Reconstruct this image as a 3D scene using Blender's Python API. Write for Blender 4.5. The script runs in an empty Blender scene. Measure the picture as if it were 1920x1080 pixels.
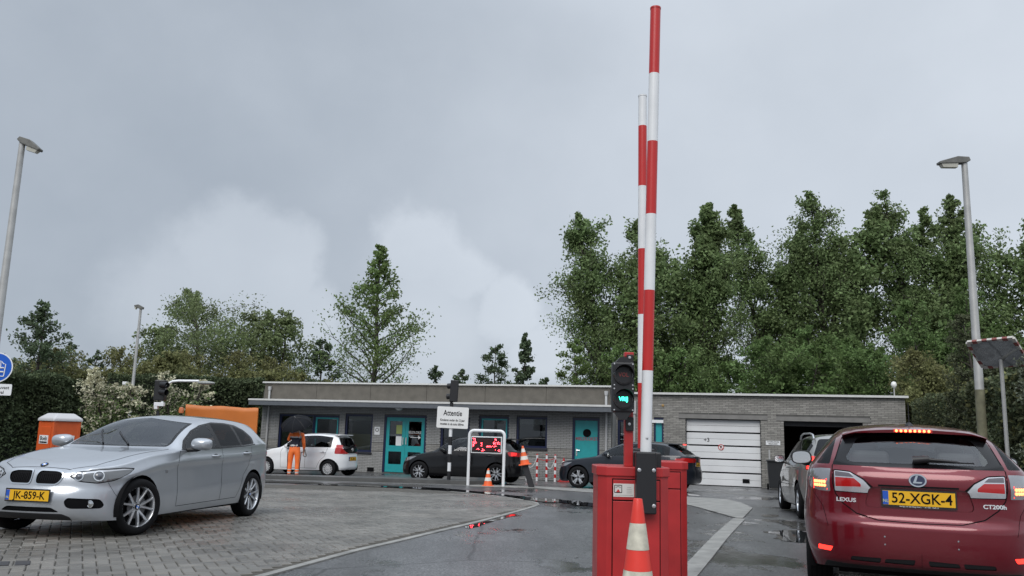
import bpy, bmesh, math, random
import numpy as np
from mathutils import Vector, Matrix, noise
from mathutils.bvhtree import BVHTree
random.seed(7); np.random.seed(7)
SC = bpy.context.scene
COL = SC.collection
R = math.radians
# ------------------------------------------------------------------ camera, sky, sun, exposure
CAM_H, FPX, ROLL, HOR = 1.31, 1560.0, 0.028, 808.0
PITCH = math.atan((HOR - 540) * math.cos(ROLL) / FPX)
cam_d = bpy.data.cameras.new('camera'); cam = bpy.data.objects.new('camera', cam_d); COL.objects.link(cam)
cam_d.sensor_width = 36; cam_d.lens = FPX / 1920 * 36; cam_d.clip_start = .1; cam_d.clip_end = 3000
CAM_M = Matrix.Translation((0, 0, CAM_H)) @ Matrix.Rotation(math.pi / 2 + PITCH, 4, 'X') @ Matrix.Rotation(ROLL, 4, 'Z')
cam.matrix_world = CAM_M
SC.camera = cam
SC.view_settings.view_transform = 'Standard'; SC.view_settings.look = 'None'
SC.view_settings.gamma = 1; SC.view_settings.use_curve_mapping = False
SC.view_settings.exposure = 0.42
SC.cycles.max_bounces = 8; SC.cycles.transparent_max_bounces = 16
SC.cycles.caustics_reflective = False; SC.cycles.caustics_refractive = False
SC.cycles.sample_clamp_indirect = 6
SUN_EL, SUN_AZ = R(44), R(200)
def make_world():
    w = bpy.data.worlds.new('World'); SC.world = w; w.use_nodes = True
    nt = w.node_tree; nt.nodes.clear()
    N = lambda t: nt.nodes.new(t); L = nt.links.new
    sky = N('ShaderNodeTexSky'); sky.sky_type = 'NISHITA'; sky.sun_disc = False
    sky.sun_elevation = SUN_EL; sky.sun_rotation = SUN_AZ
    b1 = N('ShaderNodeBackground'); b1.inputs[1].default_value = .08; L(sky.outputs[0], b1.inputs[0])
    tc = N('ShaderNodeTexCoord')
    def math_(op, a, b=None, c=None):
        m = N('ShaderNodeMath'); m.operation = op
        for i, v in enumerate((a, b, c)):
            if v is None: continue
            if isinstance(v, (int, float)): m.inputs[i].default_value = v
            else: L(v, m.inputs[i])
        return m.outputs[0]
    def noise_(sc, det, rough, loc=(0, 0, 0), stretch=(1, 1, 1)):
        mp = N('ShaderNodeMapping'); L(tc.outputs['Generated'], mp.inputs[0]); mp.inputs['Location'].default_value = loc
        mp.inputs['Scale'].default_value = stretch
        n = N('ShaderNodeTexNoise'); n.inputs['Scale'].default_value = sc; n.inputs['Detail'].default_value = det
        n.inputs['Roughness'].default_value = rough; L(mp.outputs[0], n.inputs['Vector']); return n
    def ramp(v, a, b, lo=0.0, hi=1.0):
        m = N('ShaderNodeMapRange'); m.interpolation_type = 'SMOOTHSTEP'; L(v, m.inputs[0])
        for i, q in enumerate((a, b, lo, hi)): m.inputs[i + 1].default_value = q
        return m.outputs[0]
    sep = N('ShaderNodeSeparateXYZ'); L(tc.outputs['Generated'], sep.inputs[0])
    n1 = noise_(1.6, 5, .5, (3.1, 1.7, .4), (1, 1, 1.8)); n2 = noise_(5.0, 6, .55, (0, 2, 5)); n3 = noise_(11, 5, .6)
    wob = math_('ADD', math_('MULTIPLY', math_('SUBTRACT', n2.outputs[0], .5), .16), math_('MULTIPLY', math_('SUBTRACT', n3.outputs[0], .5), .075))
    def blob(px, py, rad, soft):                     # a bank of brighter cloud in one direction of the sky
        d = (CAM_M.to_3x3() @ Vector(((px - 960) / FPX, (540 - py) / FPX, -1))).normalized()
        vm = N('ShaderNodeVectorMath'); vm.operation = 'DISTANCE'; L(tc.outputs['Generated'], vm.inputs[0]); vm.inputs[1].default_value = d
        return ramp(math_('ADD', vm.outputs['Value'], wob), rad, rad - soft)
    cl = None
    for b in ((430, 510, .080, .05), (510, 525, .075, .04), (590, 600, .07, .045), (785, 470, .065, .035), (870, 520, .06, .032), (950, 585, .065, .032), (1000, 650, .055, .04), (330, 570, .10, .08), (800, 600, .13, .10)):
        v = blob(*b); cl = v if cl is None else math_('MAXIMUM', cl, v)
    base = math_('ADD', math_('MULTIPLY', ramp(n1.outputs[0], .3, .7), .22), math_('MULTIPLY', ramp(sep.outputs[0], -.45, .55), .78))
    base = math_('ADD', base, math_('MULTIPLY', ramp(n2.outputs[0], .3, .75), .16))
    base = math_('ADD', base, math_('MULTIPLY', cl, .40))
    zen = ramp(sep.outputs[2], .42, 1.0, 1.0, 2.4)   # an overcast sky is brighter overhead
    mix = N('ShaderNodeMix'); mix.data_type = 'RGBA'; L(math_('MINIMUM', base, 1.4), mix.inputs[0]); mix.clamp_factor = False
    mix.inputs['A'].default_value = (.268, .308, .362, 1); mix.inputs['B'].default_value = (.50, .543, .60, 1)
    sc = N('ShaderNodeVectorMath'); sc.operation = 'SCALE'; L(mix.outputs['Result'], sc.inputs[0]); L(zen, sc.inputs['Scale'])
    b2 = N('ShaderNodeBackground'); b2.inputs[1].default_value = 1.0; L(sc.outputs[0], b2.inputs[0])
    mx = N('ShaderNodeMixShader'); mx.inputs[0].default_value = .96; L(b1.outputs[0], mx.inputs[1]); L(b2.outputs[0], mx.inputs[2])
    o = N('ShaderNodeOutputWorld'); L(mx.outputs[0], o.inputs[0])
make_world()
sl = bpy.data.lights.new('sun', 'SUN'); sl.energy = 1.5; sl.angle = R(40); sl.color = (1, .97, .93)
so = bpy.data.objects.new('sun', sl); COL.objects.link(so)
so.rotation_euler = (math.pi / 2 - SUN_EL, 0, -SUN_AZ + math.pi)

# ------------------------------------------------------------------ helpers
def zg(y, x=0.0):                                     # the yard falls gently towards the building and, near by, to the right
    lat = -.000 * max(-15, min(15, x)) * max(0.0, min(1.0, (22 - y) / 12))
    if y <= 9: return lat
    if y >= 29.5: return -.0238 * 18.5
    if y < 13: return lat - .0238 * (y - 9) ** 2 / 8
    return lat - .0238 * (y - 11)
def ray(px, py): return CAM_M.to_3x3() @ Vector(((px - 960) / FPX, (540 - py) / FPX, -1))
def at(px, py, Y):
    d = ray(px, py); t = Y / d.y; return Vector((d.x * t, Y, CAM_H + d.z * t))
def gnd(px, py, lift=0.0):                            # where a sight line meets the ground
    d = ray(px, py); z = 0.0
    for _ in range(30):
        t = (CAM_H - z - lift) / max(1e-4, -d.z); z = zg(d.y * t, d.x * t)
    return Vector((d.x * t, d.y * t, z + lift))
def lnk(o, parent=None):
    COL.objects.link(o)
    if parent is not None: o.parent = parent
    return o
def tag(o, label=None, cat=None, group=None, kind=None):
    if label: o['label'] = label
    if cat: o['category'] = cat
    if group: o['group'] = group
    if kind: o['kind'] = kind
    return o
def empty(name, loc=(0, 0, 0), rz=0.0, label=None, cat=None, group=None, parent=None):
    o = bpy.data.objects.new(name, None); o.location = loc; o.rotation_euler = (0, 0, rz); o.empty_display_size = .2
    lnk(o, parent); return tag(o, label, cat, group)
def copy_tree(o, parent=None):
    c = o.copy(); COL.objects.link(c); c.parent = parent
    for ch in list(o.children): copy_tree(ch, c)
    return c
MATS = {}
def mat(name, col=(.5, .5, .5), rough=.5, metal=0.0, coat=0.0, vary=0.0, vscale=8.0, world=False, wet=0.0, bump=0.0, bscale=60.0, emit=0.0, spec=.5, island=0.0, dirt=0.0, ecol=None):
    if name in MATS: return MATS[name]
    m = bpy.data.materials.new(name); m.use_nodes = True; nt = m.node_tree; b = nt.nodes['Principled BSDF']; L = nt.links.new
    b.inputs['Base Color'].default_value = (*col, 1); b.inputs['Roughness'].default_value = rough; b.inputs['Metallic'].default_value = metal
    b.inputs['Coat Weight'].default_value = coat; b.inputs['Coat Roughness'].default_value = .04; b.inputs['Specular IOR Level'].default_value = spec
    if emit: b.inputs['Emission Color'].default_value = (*(ecol or col), 1); b.inputs['Emission Strength'].default_value = emit
    tc = nt.nodes.new('ShaderNodeTexCoord')
    if world: gp = nt.nodes.new('ShaderNodeNewGeometry'); OC = gp.outputs['Position']
    else: OC = tc.outputs['Object']
    src = None
    if wet:
        n = nt.nodes.new('ShaderNodeTexNoise'); n.inputs['Scale'].default_value = .5; n.inputs['Detail'].default_value = 6; L(OC, n.inputs['Vector'])
        mr = nt.nodes.new('ShaderNodeMapRange'); L(n.outputs[0], mr.inputs[0]); mr.inputs[1].default_value = .38; mr.inputs[2].default_value = .62; mr.inputs[3].default_value = rough - wet; mr.inputs[4].default_value = rough + wet; L(mr.outputs[0], b.inputs['Roughness'])
    if vary:
        n = nt.nodes.new('ShaderNodeTexNoise'); n.inputs['Scale'].default_value = vscale; n.inputs['Detail'].default_value = 5; L(OC, n.inputs['Vector'])
        mr = nt.nodes.new('ShaderNodeMapRange'); L(n.outputs[0], mr.inputs[0]); mr.inputs[1].default_value = .3; mr.inputs[2].default_value = .7
        mr.inputs[3].default_value = 1 - vary; mr.inputs[4].default_value = 1 + vary; src = mr.outputs[0]
    if island:
        g = nt.nodes.new('ShaderNodeNewGeometry'); oi = nt.nodes.new('ShaderNodeObjectInfo')
        a = nt.nodes.new('ShaderNodeMath'); a.operation = 'ADD'; L(g.outputs['Random Per Island'], a.inputs[0]); L(oi.outputs['Random'], a.inputs[1])
        f = nt.nodes.new('ShaderNodeMath'); f.operation = 'FRACT'; L(a.outputs[0], f.inputs[0])
        mr = nt.nodes.new('ShaderNodeMapRange'); L(f.outputs[0], mr.inputs[0]); mr.inputs[3].default_value = 1 - island; mr.inputs[4].default_value = 1 + island
        if src is not None:
            q = nt.nodes.new('ShaderNodeMath'); q.operation = 'MULTIPLY'; L(src, q.inputs[0]); L(mr.outputs[0], q.inputs[1]); src = q.outputs[0]
        else: src = mr.outputs[0]
    if src is not None:
        v = nt.nodes.new('ShaderNodeVectorMath'); v.operation = 'SCALE'; v.inputs[0].default_value = col; L(src, v.inputs['Scale']); L(v.outputs[0], b.inputs['Base Color'])
    if bump:
        n = nt.nodes.new('ShaderNodeTexNoise'); n.inputs['Scale'].default_value = bscale; n.inputs['Detail'].default_value = 4; L(OC, n.inputs['Vector'])
        bp = nt.nodes.new('ShaderNodeBump'); bp.inputs['Strength'].default_value = bump; bp.inputs['Distance'].default_value = .01; L(n.outputs[0], bp.inputs['Height']); L(bp.outputs[0], b.inputs['Normal'])
    MATS[name] = m; return m
def glass_mat(name, tint=(.25, .3, .3), rough=.0, refl=1.0):
    if name in MATS: return MATS[name]
    m = bpy.data.materials.new(name); m.use_nodes = True; nt = m.node_tree; nt.nodes.clear(); L = nt.links.new
    t = nt.nodes.new('ShaderNodeBsdfTransparent'); t.inputs[0].default_value = (*tint, 1)
    g = nt.nodes.new('ShaderNodeBsdfGlossy'); g.inputs['Roughness'].default_value = rough; g.inputs[0].default_value = (.95, .97, 1, 1)
    fr = nt.nodes.new('ShaderNodeFresnel'); fr.inputs[0].default_value = 1.5
    k = nt.nodes.new('ShaderNodeMath'); k.operation = 'MULTIPLY_ADD'; k.inputs[1].default_value = refl; k.inputs[2].default_value = .02; L(fr.outputs[0], k.inputs[0])
    mx = nt.nodes.new('ShaderNodeMixShader'); L(k.outputs[0], mx.inputs[0]); L(t.outputs[0], mx.inputs[1]); L(g.outputs[0], mx.inputs[2])
    o = nt.nodes.new('ShaderNodeOutputMaterial'); L(mx.outputs[0], o.inputs[0]); MATS[name] = m; return m
class MB:
    def __init__(s): s.v = []; s.f = []; s.mi = []
    def add(s, vs, fs, m=0, M=None):
        o = len(s.v)
        if M is not None: vs = [M @ Vector(p) for p in vs]
        s.v += [tuple(p) for p in vs]; s.f += [tuple(i + o for i in f) for f in fs]; s.mi += [m] * len(fs); return s
    def box(s, c, d, m=0, M=None, bottom=True):
        x, y, z = c; a, b, h = d[0] / 2, d[1] / 2, d[2] / 2
        vs = [(x + i * a, y + j * b, z + k * h) for k in (-1, 1) for j in (-1, 1) for i in (-1, 1)]
        fs = [(4, 5, 7, 6), (0, 1, 5, 4), (1, 3, 7, 5), (3, 2, 6, 7), (2, 0, 4, 6)] + ([(0, 2, 3, 1)] if bottom else [])
        return s.add(vs, fs, m, M)
    def tube(s, pts, rad, n=8, m=0, M=None, caps=True):
        pts = [Vector(p) for p in pts]; k = len(pts); rad = [rad] * k if isinstance(rad, (int, float)) else rad
        vs = []; ref = None
        for i, p in enumerate(pts):
            t = (pts[min(i + 1, k - 1)] - pts[max(i - 1, 0)]).normalized()
            if ref is None: ref = t.orthogonal().normalized()
            ref = (ref - t * ref.dot(t)); ref = ref.normalized() if ref.length > 1e-6 else t.orthogonal().normalized()
            b = t.cross(ref)
            for q in range(n):
                a = 2 * math.pi * q / n; vs.append(p + (ref * math.cos(a) + b * math.sin(a)) * rad[i])
        fs = [(i * n + q, i * n + (q + 1) % n, (i + 1) * n + (q + 1) % n, (i + 1) * n + q) for i in range(k - 1) for q in range(n)]
        if caps: fs += [tuple(range(n))[::-1], tuple((k - 1) * n + q for q in range(n))]
        return s.add(vs, fs, m, M)
    def lathe(s, prof, n=24, m=0, M=None, closed=False):   # prof: (r, z) about +Z
        k = len(prof); vs = []
        for r, z in prof:
            for q in range(n): a = 2 * math.pi * q / n; vs.append((r * math.cos(a), r * math.sin(a), z))
        fs = []
        for i in range(k - 1 + (1 if closed else 0)):
            j = (i + 1) % k
            for q in range(n): fs.append((i * n + q, i * n + (q + 1) % n, j * n + (q + 1) % n, j * n + q))
        return s.add(vs, fs, m, M)
    def prism(s, poly, h0, h1, m=0, M=None):           # poly in XY, extruded along Z
        n = len(poly); vs = [(x, y, h0) for x, y in poly] + [(x, y, h1) for x, y in poly]
        fs = [tuple(range(n))[::-1], tuple(range(n, 2 * n))] + [(i, (i + 1) % n, n + (i + 1) % n, n + i) for i in range(n)]
        return s.add(vs, fs, m, M)
    def build(s, name, mats, parent=None, smooth=35, loc=None, rot=None, bevel=0.0, seg=2):
        me = bpy.data.meshes.new(name); me.from_pydata(s.v, [], s.f)
        for m in (mats if isinstance(mats, (list, tuple)) else [mats]): me.materials.append(m)
        me.polygons.foreach_set('material_index', s.mi)
        if smooth: me.shade_smooth(); me.set_sharp_from_angle(angle=R(smooth))
        me.update(); o = bpy.data.objects.new(name, me); lnk(o, parent)
        if loc is not None: o.location = loc
        if rot is not None: o.rotation_euler = rot
        if bevel:
            md = o.modifiers.new('bevel', 'BEVEL'); md.width = bevel; md.segments = seg; md.limit_method = 'ANGLE'; md.angle_limit = R(40)
        return o
_tc = {}
def text_geo(txt, size, ext=.002, bold=0.0, sx=1.0):   # centred lettering in XY facing +Z
    key = (txt, size, ext, bold, sx)
    if key in _tc: return _tc[key]
    cu = bpy.data.curves.new('t', 'FONT'); cu.body = txt; cu.size = size; cu.extrude = ext; cu.offset = bold; cu.align_x = 'CENTER'; cu.align_y = 'CENTER'; cu.resolution_u = 3
    o = bpy.data.objects.new('t', cu); COL.objects.link(o); bpy.context.view_layer.update()
    me = o.evaluated_get(bpy.context.evaluated_depsgraph_get()).to_mesh()
    r = ([(v.co.x * sx, v.co.y, v.co.z) for v in me.vertices], [tuple(p.vertices) for p in me.polygons])
    bpy.data.objects.remove(o); bpy.data.curves.remove(cu); _tc[key] = r; return r
def frame_m(o, x, z, y=None):                          # matrix with columns x, y, z at origin o
    x = Vector(x).normalized(); z = Vector(z).normalized(); y = z.cross(x) if y is None else Vector(y)
    M = Matrix((x, y, z)).transposed().to_4x4(); M.translation = o; return M
def chaikin(p, it=2, closed=True):
    p = [tuple(q) for q in p]
    for _ in range(it):
        o = [] if closed else [p[0]]
        for i in range(len(p) if closed else len(p) - 1):
            a, b = p[i], p[(i + 1) % len(p)]
            o.append(tuple(.75 * s + .25 * t for s, t in zip(a, b))); o.append(tuple(.25 * s + .75 * t for s, t in zip(a, b)))
        if not closed: o.append(p[-1])
        p = o
    return p
def catmull(p, n):                                     # evenly spaced samples along a smooth curve
    p = [np.array(q, float) for q in p]; q = [2 * p[0] - p[1]] + p + [2 * p[-1] - p[-2]]; out = []
    for i in range(1, len(q) - 2):
        for t in np.linspace(0, 1, 12, endpoint=False):
            a, b, c, d = q[i - 1:i + 3]
            out.append(.5 * ((2 * b) + (c - a) * t + (2 * a - 5 * b + 4 * c - d) * t * t + (3 * b - a - 3 * c + d) * t ** 3))
    out.append(p[-1]); out = np.array(out); s = np.r_[0, np.cumsum(np.linalg.norm(np.diff(out, axis=0), axis=1))]
    u = np.linspace(0, s[-1], n); return np.stack([np.interp(u, s, out[:, k]) for k in range(out.shape[1])], 1)
class Tab:                                             # monotone cubic table
    def __init__(s, pts):
        p = sorted(pts); s.x = np.array([q[0] for q in p], float); s.y = np.array([q[1] for q in p], float)
        h = np.diff(s.x); d = np.diff(s.y) / h; m = np.zeros(len(p)); m[0] = d[0]; m[-1] = d[-1]
        for i in range(1, len(p) - 1):
            if d[i - 1] * d[i] > 0: w1, w2 = 2 * h[i] + h[i - 1], h[i] + 2 * h[i - 1]; m[i] = (w1 + w2) / (w1 / d[i - 1] + w2 / d[i])
        s.m = m; s.h = h
    def __call__(s, v):
        if v <= s.x[0]: return float(s.y[0])
        if v >= s.x[-1]: return float(s.y[-1])
        i = int(np.searchsorted(s.x, v)) - 1; t = (v - s.x[i]) / s.h[i]; h = s.h[i]
        return float((1 + 2 * t) * (1 - t) ** 2 * s.y[i] + t * (1 - t) ** 2 * h * s.m[i] + t * t * (3 - 2 * t) * s.y[i + 1] + t * t * (t - 1) * h * s.m[i + 1])
def inpoly(x, y, P):
    c = False; j = len(P) - 1
    for i in range(len(P)):
        if (P[i][1] > y) != (P[j][1] > y) and x < (P[j][0] - P[i][0]) * (y - P[i][1]) / (P[j][1] - P[i][1]) + P[i][0]: c = not c
        j = i
    return c
# ------------------------------------------------------------------ cars
M_TYRE = mat('tyre_rubber', (.007, .007, .008), .8, bump=.3, bscale=80, spec=.2)
M_ALLOY = mat('alloy', (.62, .63, .65), .28, .85)
M_DARKMETAL = mat('dark_metal', (.03, .03, .033), .5, .4)
M_BLACK = mat('black_plastic', (.012, .012, .014), .45)
M_GLOSSBLACK = mat('gloss_black', (.005, .005, .006), .22, spec=.3)
M_SEAM = mat('seam_black', (.004, .004, .005), .7, spec=.12)
M_CHROME = mat('chrome', (.78, .79, .8), .09, 1.0)
M_WHITE = mat('white_paint', (.78, .79, .8), .35)
M_PLATE = mat('plate_yellow', (.78, .43, .015), .35)
M_PLATEBLUE = mat('plate_blue', (.02, .09, .45), .35)
M_INTERIOR = mat('interior', (.03, .03, .034), .8)
M_SEAT = mat('seat_fabric', (.10, .10, .105), .85)
M_REDLENS = mat('red_lens', (.42, .012, .012), .12, coat=.8)
M_SMOKELENS = mat('clear_lens', (.34, .35, .37), .12, .55, coat=.8)
M_LED = mat('brake_led', (1, .10, .03), .4, emit=6, ecol=(1, .16, .05))
M_REDGLOW = mat('red_lens_glow', (.9, .03, .02), .3, emit=2.2, ecol=(1, .03, .02))
GLASS = glass_mat('car_glass', (.75, .79, .78), refl=.65); WSGLASS = glass_mat('windscreen_glass', (.80, .83, .82), refl=1.25); GLASSDARK = glass_mat('car_glass_tinted', (.14, .15, .155), refl=.32); LENS = glass_mat('lamp_glass', (.9, .92, .95))
def rc(P, r, n=3):                                     # round the corners of an outline
    out = []
    for i in range(len(P)):
        a, b, c = (np.array(P[i - 1], float), np.array(P[i], float), np.array(P[(i + 1) % len(P)], float)); u, v = a - b, c - b
        lu, lv = np.linalg.norm(u), np.linalg.norm(v); k = min(r, .45 * lu, .45 * lv)
        if k < 1e-4: out.append(tuple(b)); continue
        p, q = b + u / lu * k, b + v / lv * k
        for t in np.linspace(0, 1, n + 1): out.append(tuple((1 - t) ** 2 * p + 2 * t * (1 - t) * b + t * t * q))
    return out
def paint(name, col, metal, rough=.32, drops=.0, coat=1.0, spec=.5):
    return mat(name, col, rough, metal, coat=coat, spec=spec, bump=drops, bscale=420, vary=.03, vscale=3)

class Car:
    def __init__(s, sp, name, label, paintm, group='cars in the yard'):
        s.sp = sp; s.xr = (sp['ax'][0] + sp['ax'][1]) / 2; s.paint = paintm
        s.root = empty(name, label=label, cat='car', group=group)
        s.half(); s.bvh = BVHTree.FromBMesh(s.bm); s.parts = []
    def half(s):
        sp = s.sp; N = sp.get('n', 90)
        ol = catmull(sp['outline'], N); belt = Tab(sp['belt']); bot = Tab(sp['bottom']); top = Tab(sp['top']); rf = Tab(sp['rail_f']); rz = Tab(sp['rail_z'])
        so, fo, ro = Tab(sp['side_off']), Tab(sp['front_off']), Tab(sp['rear_off'])
        s.belt, s.top, s.rf, s.rz, s.ol = belt, top, rf, rz, ol
        fr = np.linspace(0, 1, sp.get('rows', 20)); bm = bmesh.new(); cols = []
        tg = np.gradient(ol, axis=0); tg /= np.linalg.norm(tg, axis=1)[:, None]
        for i, (x, y) in enumerate(ol):
            nx, ny = -tg[i][1], tg[i][0]               # outward: left of the travel direction front->rear is +y
            zb, z0 = belt(x), bot(x); col = []
            for f in fr:
                z = z0 + (zb - z0) * f; d = so(z - zb) * ny * ny
                fl = sum(sp.get('flare', .02) * math.exp(-((x - a) / .36) ** 2) * max(0, 1 - abs(z - .52) / .35) for a in sp['ax']) * ny * ny
                d += fl; dx = (fo(z) if nx < 0 else ro(z)) * nx * abs(nx); k = ny * d
                px, py = x + dx, max(0, y + k)
                if i in (0, N - 1): py = 0
                col.append((px, py, z))
            yr, zr, zc = y * rf(x), max(rz(x), zb + .0), max(top(x), zb + .0)
            P0 = np.array((y, zb)); P1 = np.array((yr, min(zr, zc))); pts = [P0]
            for q in (.25, .6, .92): pts.append(P0 + (P1 - P0) * q + np.array((sp.get('tumble', .022) * math.sin(q * math.pi), 0)) * min(1, (zr - zb) * 3))
            for q in (.10, .32, .62, 1.0): pts.append(np.array((yr * (1 - q), P1[1] + (zc - P1[1]) * (1 - (1 - q) ** 2))))
            for (yy, zz) in chaikin(pts, 2, False)[1:]: col.append((x, max(0, yy), zz))
            cols.append([bm.verts.new((s.xr - a, b, c)) for a, b, c in col])
        for i in range(N - 1):
            for j in range(len(cols[0]) - 1):
                try: bm.faces.new((cols[i][j], cols[i][j + 1], cols[i + 1][j + 1], cols[i + 1][j]))
                except ValueError: pass
        bmesh.ops.remove_doubles(bm, verts=bm.verts, dist=1e-4); bmesh.ops.dissolve_degenerate(bm, dist=1e-4, edges=bm.edges)
        bm.normal_update()
        if sum(f.normal.y * f.calc_area() for f in bm.faces) < 0: bmesh.ops.reverse_faces(bm, faces=bm.faces); bm.normal_update()
        s.bm = bm; s.id = bm.faces.layers.int.new('rid')
    def proj(s, p):                                    # name -> (u axis, v axis, direction towards the viewer of that side)
        X, Y, Z = Vector((-1, 0, 0)), Vector((0, 1, 0)), Vector((0, 0, 1))   # u along spec x = -X
        if p == 'S': return X, Z, Y
        if p == 'F': return Y, Z, Vector((1, 0, 0))
        if p == 'R': return Y, Z, Vector((-1, 0, 0))
        if p == 'T': return X, Y, Z
        k, a = p; a = R(a)                             # ('FC', deg) front corner, ('RC', deg) rear corner
        d = Vector((math.cos(a), math.sin(a), 0)) if k == 'FC' else Vector((-math.cos(a), math.sin(a), 0))
        u = Vector((-math.sin(a), math.cos(a), 0)) if k == 'FC' else Vector((math.sin(a), math.cos(a), 0))
        return u, Z, d
    def uv(s, p, u, v):                                # spec coordinates to projection coordinates
        if p in ('S', 'T'): return (u - s.xr, v)
        return (u, v)
    def c3(s, p, x, y, z):                             # spec point -> projection coordinates (for corner projections)
        U, V, d = s.proj(p); q = Vector((s.xr - x, y, z)); return (q.dot(U), q.dot(V))
    def cut(s, rid, poly, p, thr=.12, rnd=.03, cond=None, raw=False):
        bm = s.bm; U, V, d = s.proj(p); P = poly if raw else [s.uv(p, *q) for q in poly]
        if rnd: P = rc(P, rnd)
        u0, u1, v0, v1 = min(q[0] for q in P), max(q[0] for q in P), min(q[1] for q in P), max(q[1] for q in P)
        def bb(f):
            us = [v.co.dot(U) for v in f.verts]; vs = [v.co.dot(V) for v in f.verts]; return min(us), max(us), min(vs), max(vs)
        def near(b, q): return b[1] >= q[0] and b[0] <= q[1] and b[3] >= q[2] and b[2] <= q[3]
        box = (u0, u1, v0, v1); cand = {}
        for f in bm.faces:
            if f.normal.dot(d) > thr and (cond is None or cond(f)):
                b = bb(f)
                if near(b, box): cand[f] = b
        for i in range(len(P)):
            a, c = P[i], P[(i + 1) % len(P)]; e = 1e-4
            q = (min(a[0], c[0]) - e, max(a[0], c[0]) + e, min(a[1], c[1]) - e, max(a[1], c[1]) + e)
            sub = [f for f, b in cand.items() if f.is_valid and near(b, q)]
            if not sub: continue
            n2 = (U * (c[1] - a[1]) - V * (c[0] - a[0]))
            if n2.length < 1e-7: continue
            co = U * a[0] + V * a[1]
            n2 = n2 - d * n2.dot(d)
            geom = list({*sub, *(x for f in sub for x in f.edges), *(x for f in sub for x in f.verts)})
            r = bmesh.ops.bisect_plane(bm, geom=geom, dist=2e-5, plane_co=co, plane_no=n2.normalized())
            for f in sub: cand.pop(f, None)
            for g in r['geom']:
                if isinstance(g, bmesh.types.BMFace): g.normal_update(); cand[g] = bb(g)
            for f in sub:
                if f.is_valid and f not in cand: f.normal_update(); cand[f] = bb(f)
        hit = []
        for f in cand:
            if f.is_valid:
                m = f.calc_center_median()
                if inpoly(m.dot(U), m.dot(V), P): f[s.id] = rid; hit.append(f)
        return hit
    def region(s, name, m, poly, p, mode='c', thr=.12, rnd=.03, cond=None, raw=False, parent=None, push=0.0):
        rid = len(s.parts) + 1; s.parts.append((name, m, mode, parent, push)); s.cut(rid, poly, p, thr, rnd, cond, raw); return rid
    def hole(s, poly, p, thr=.12, rnd=.03): s.cut(-1, poly, p, thr, rnd)
    def hit(s, p, u, v, raw=False):
        U, V, d = s.proj(p); u, v = (u, v) if raw else s.uv(p, u, v)
        neg = u < 0 and p in ('F', 'R')
        o = U * abs(u) + V * v + d * 6 if p in ('F', 'R') else U * u + V * v + d * 6
        h, n, _, _ = s.bvh.ray_cast(o, -d)
        if h is None:
            r = s.bvh.find_nearest(U * abs(u) + V * v if p in ('F', 'R') else U * u + V * v + d); h, n = r[0], r[1]
        if n.dot(d) < 0: n = -n
        h, n = Vector(h), Vector(n)
        if neg: h.y *= -1; n.y *= -1
        return h, n
    def ribbon(s, mb, p, pts, w=.006, lift=.0012, closed=False, m=0, step=.03, both=True, raw=False, thick=0.0):
        if closed: pts = list(pts) + [pts[0]]
        dense = []
        for a, b in zip(pts, pts[1:]):
            k = max(1, int(math.dist(a, b) / step)); dense += [(a[0] + (b[0] - a[0]) * i / k, a[1] + (b[1] - a[1]) * i / k) for i in range(k)]
        dense.append(pts[-1]); H = [s.hit(p, *q, raw=raw) for q in dense]
        vs = []; n = len(H)
        for i, (h, nn) in enumerate(H):
            t = H[min(i + 1, n - 1)][0] - H[max(i - 1, 0)][0]
            if t.length < 1e-6: t = Vector((0, 0, 1))
            sd = t.normalized().cross(nn).normalized() * w / 2
            if thick: vs += [h + sd, h + sd * .8 + nn * thick, h - sd * .8 + nn * thick, h - sd]
            else: vs += [h + sd + nn * lift, h - sd + nn * lift]
        k = 4 if thick else 2
        fs = [(i * k + j, i * k + j + 1, (i + 1) * k + j + 1, (i + 1) * k + j) for i in range(n - 1) for j in range(k - 1)]
        mb.add(vs, fs, m)
        if both: mb.add([(v[0], -v[1], v[2]) for v in vs], [f[::-1] for f in fs], m)
        return mb
    def on(s, p, u, v, raw=False, lift=0.0, up=(0, 0, 1)):       # frame on the skin: x sideways, y up, z out
        h, n = s.hit(p, u, v, raw); z = n; x = Vector(up).cross(z).normalized(); return frame_m(h + n * lift, x, z)
    def decal(s, name, m, p, u, v, txt, size, ext=.002, bold=0.0, sx=1.0, parent=None, lift=.001):
        vs, fs = text_geo(txt, size, ext, bold, sx); mb = MB(); mb.add(vs, fs, 0, s.on(p, u, v, lift=lift)); return mb.build(name, m, parent or s.root, 0)
    def flush(s):
        bm = s.bm; bm.normal_update()
        for v in bm.verts:
            if abs(v.co.y) < 1e-4: v.normal = Vector((v.normal.x, 0, v.normal.z)).normalized()
        bm.verts.index_update(); made = {}
        groups = {}
        for f in bm.faces: groups.setdefault(f[s.id], []).append(f)
        def mesh(faces, mirror, push):
            idx = {}; vs = []; ns = []; fs = []
            for f in faces:
                t = []
                for v in f.verts:
                    if v not in idx: idx[v] = len(vs); vs.append(v.co + v.normal * push); ns.append(v.normal.copy())
                    t.append(idx[v])
                fs.append(t[::-1] if mirror else t)
            if mirror: vs = [Vector((a.x, -a.y, a.z)) for a in vs]; ns = [Vector((a.x, -a.y, a.z)) for a in ns]
            return vs, ns, fs
        def make(name, chunks, m, parent):
            vs, ns, fs = [], [], []
            for a, b, c in chunks: o = len(vs); vs += a; ns += b; fs += [[i + o for i in f] for f in c]
            me = bpy.data.meshes.new(name); me.from_pydata([tuple(v) for v in vs], [], fs); me.materials.append(m); me.shade_smooth()
            me.normals_split_custom_set_from_vertices([tuple(n) for n in ns]); o = bpy.data.objects.new(name, me); lnk(o, parent); return o
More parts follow.
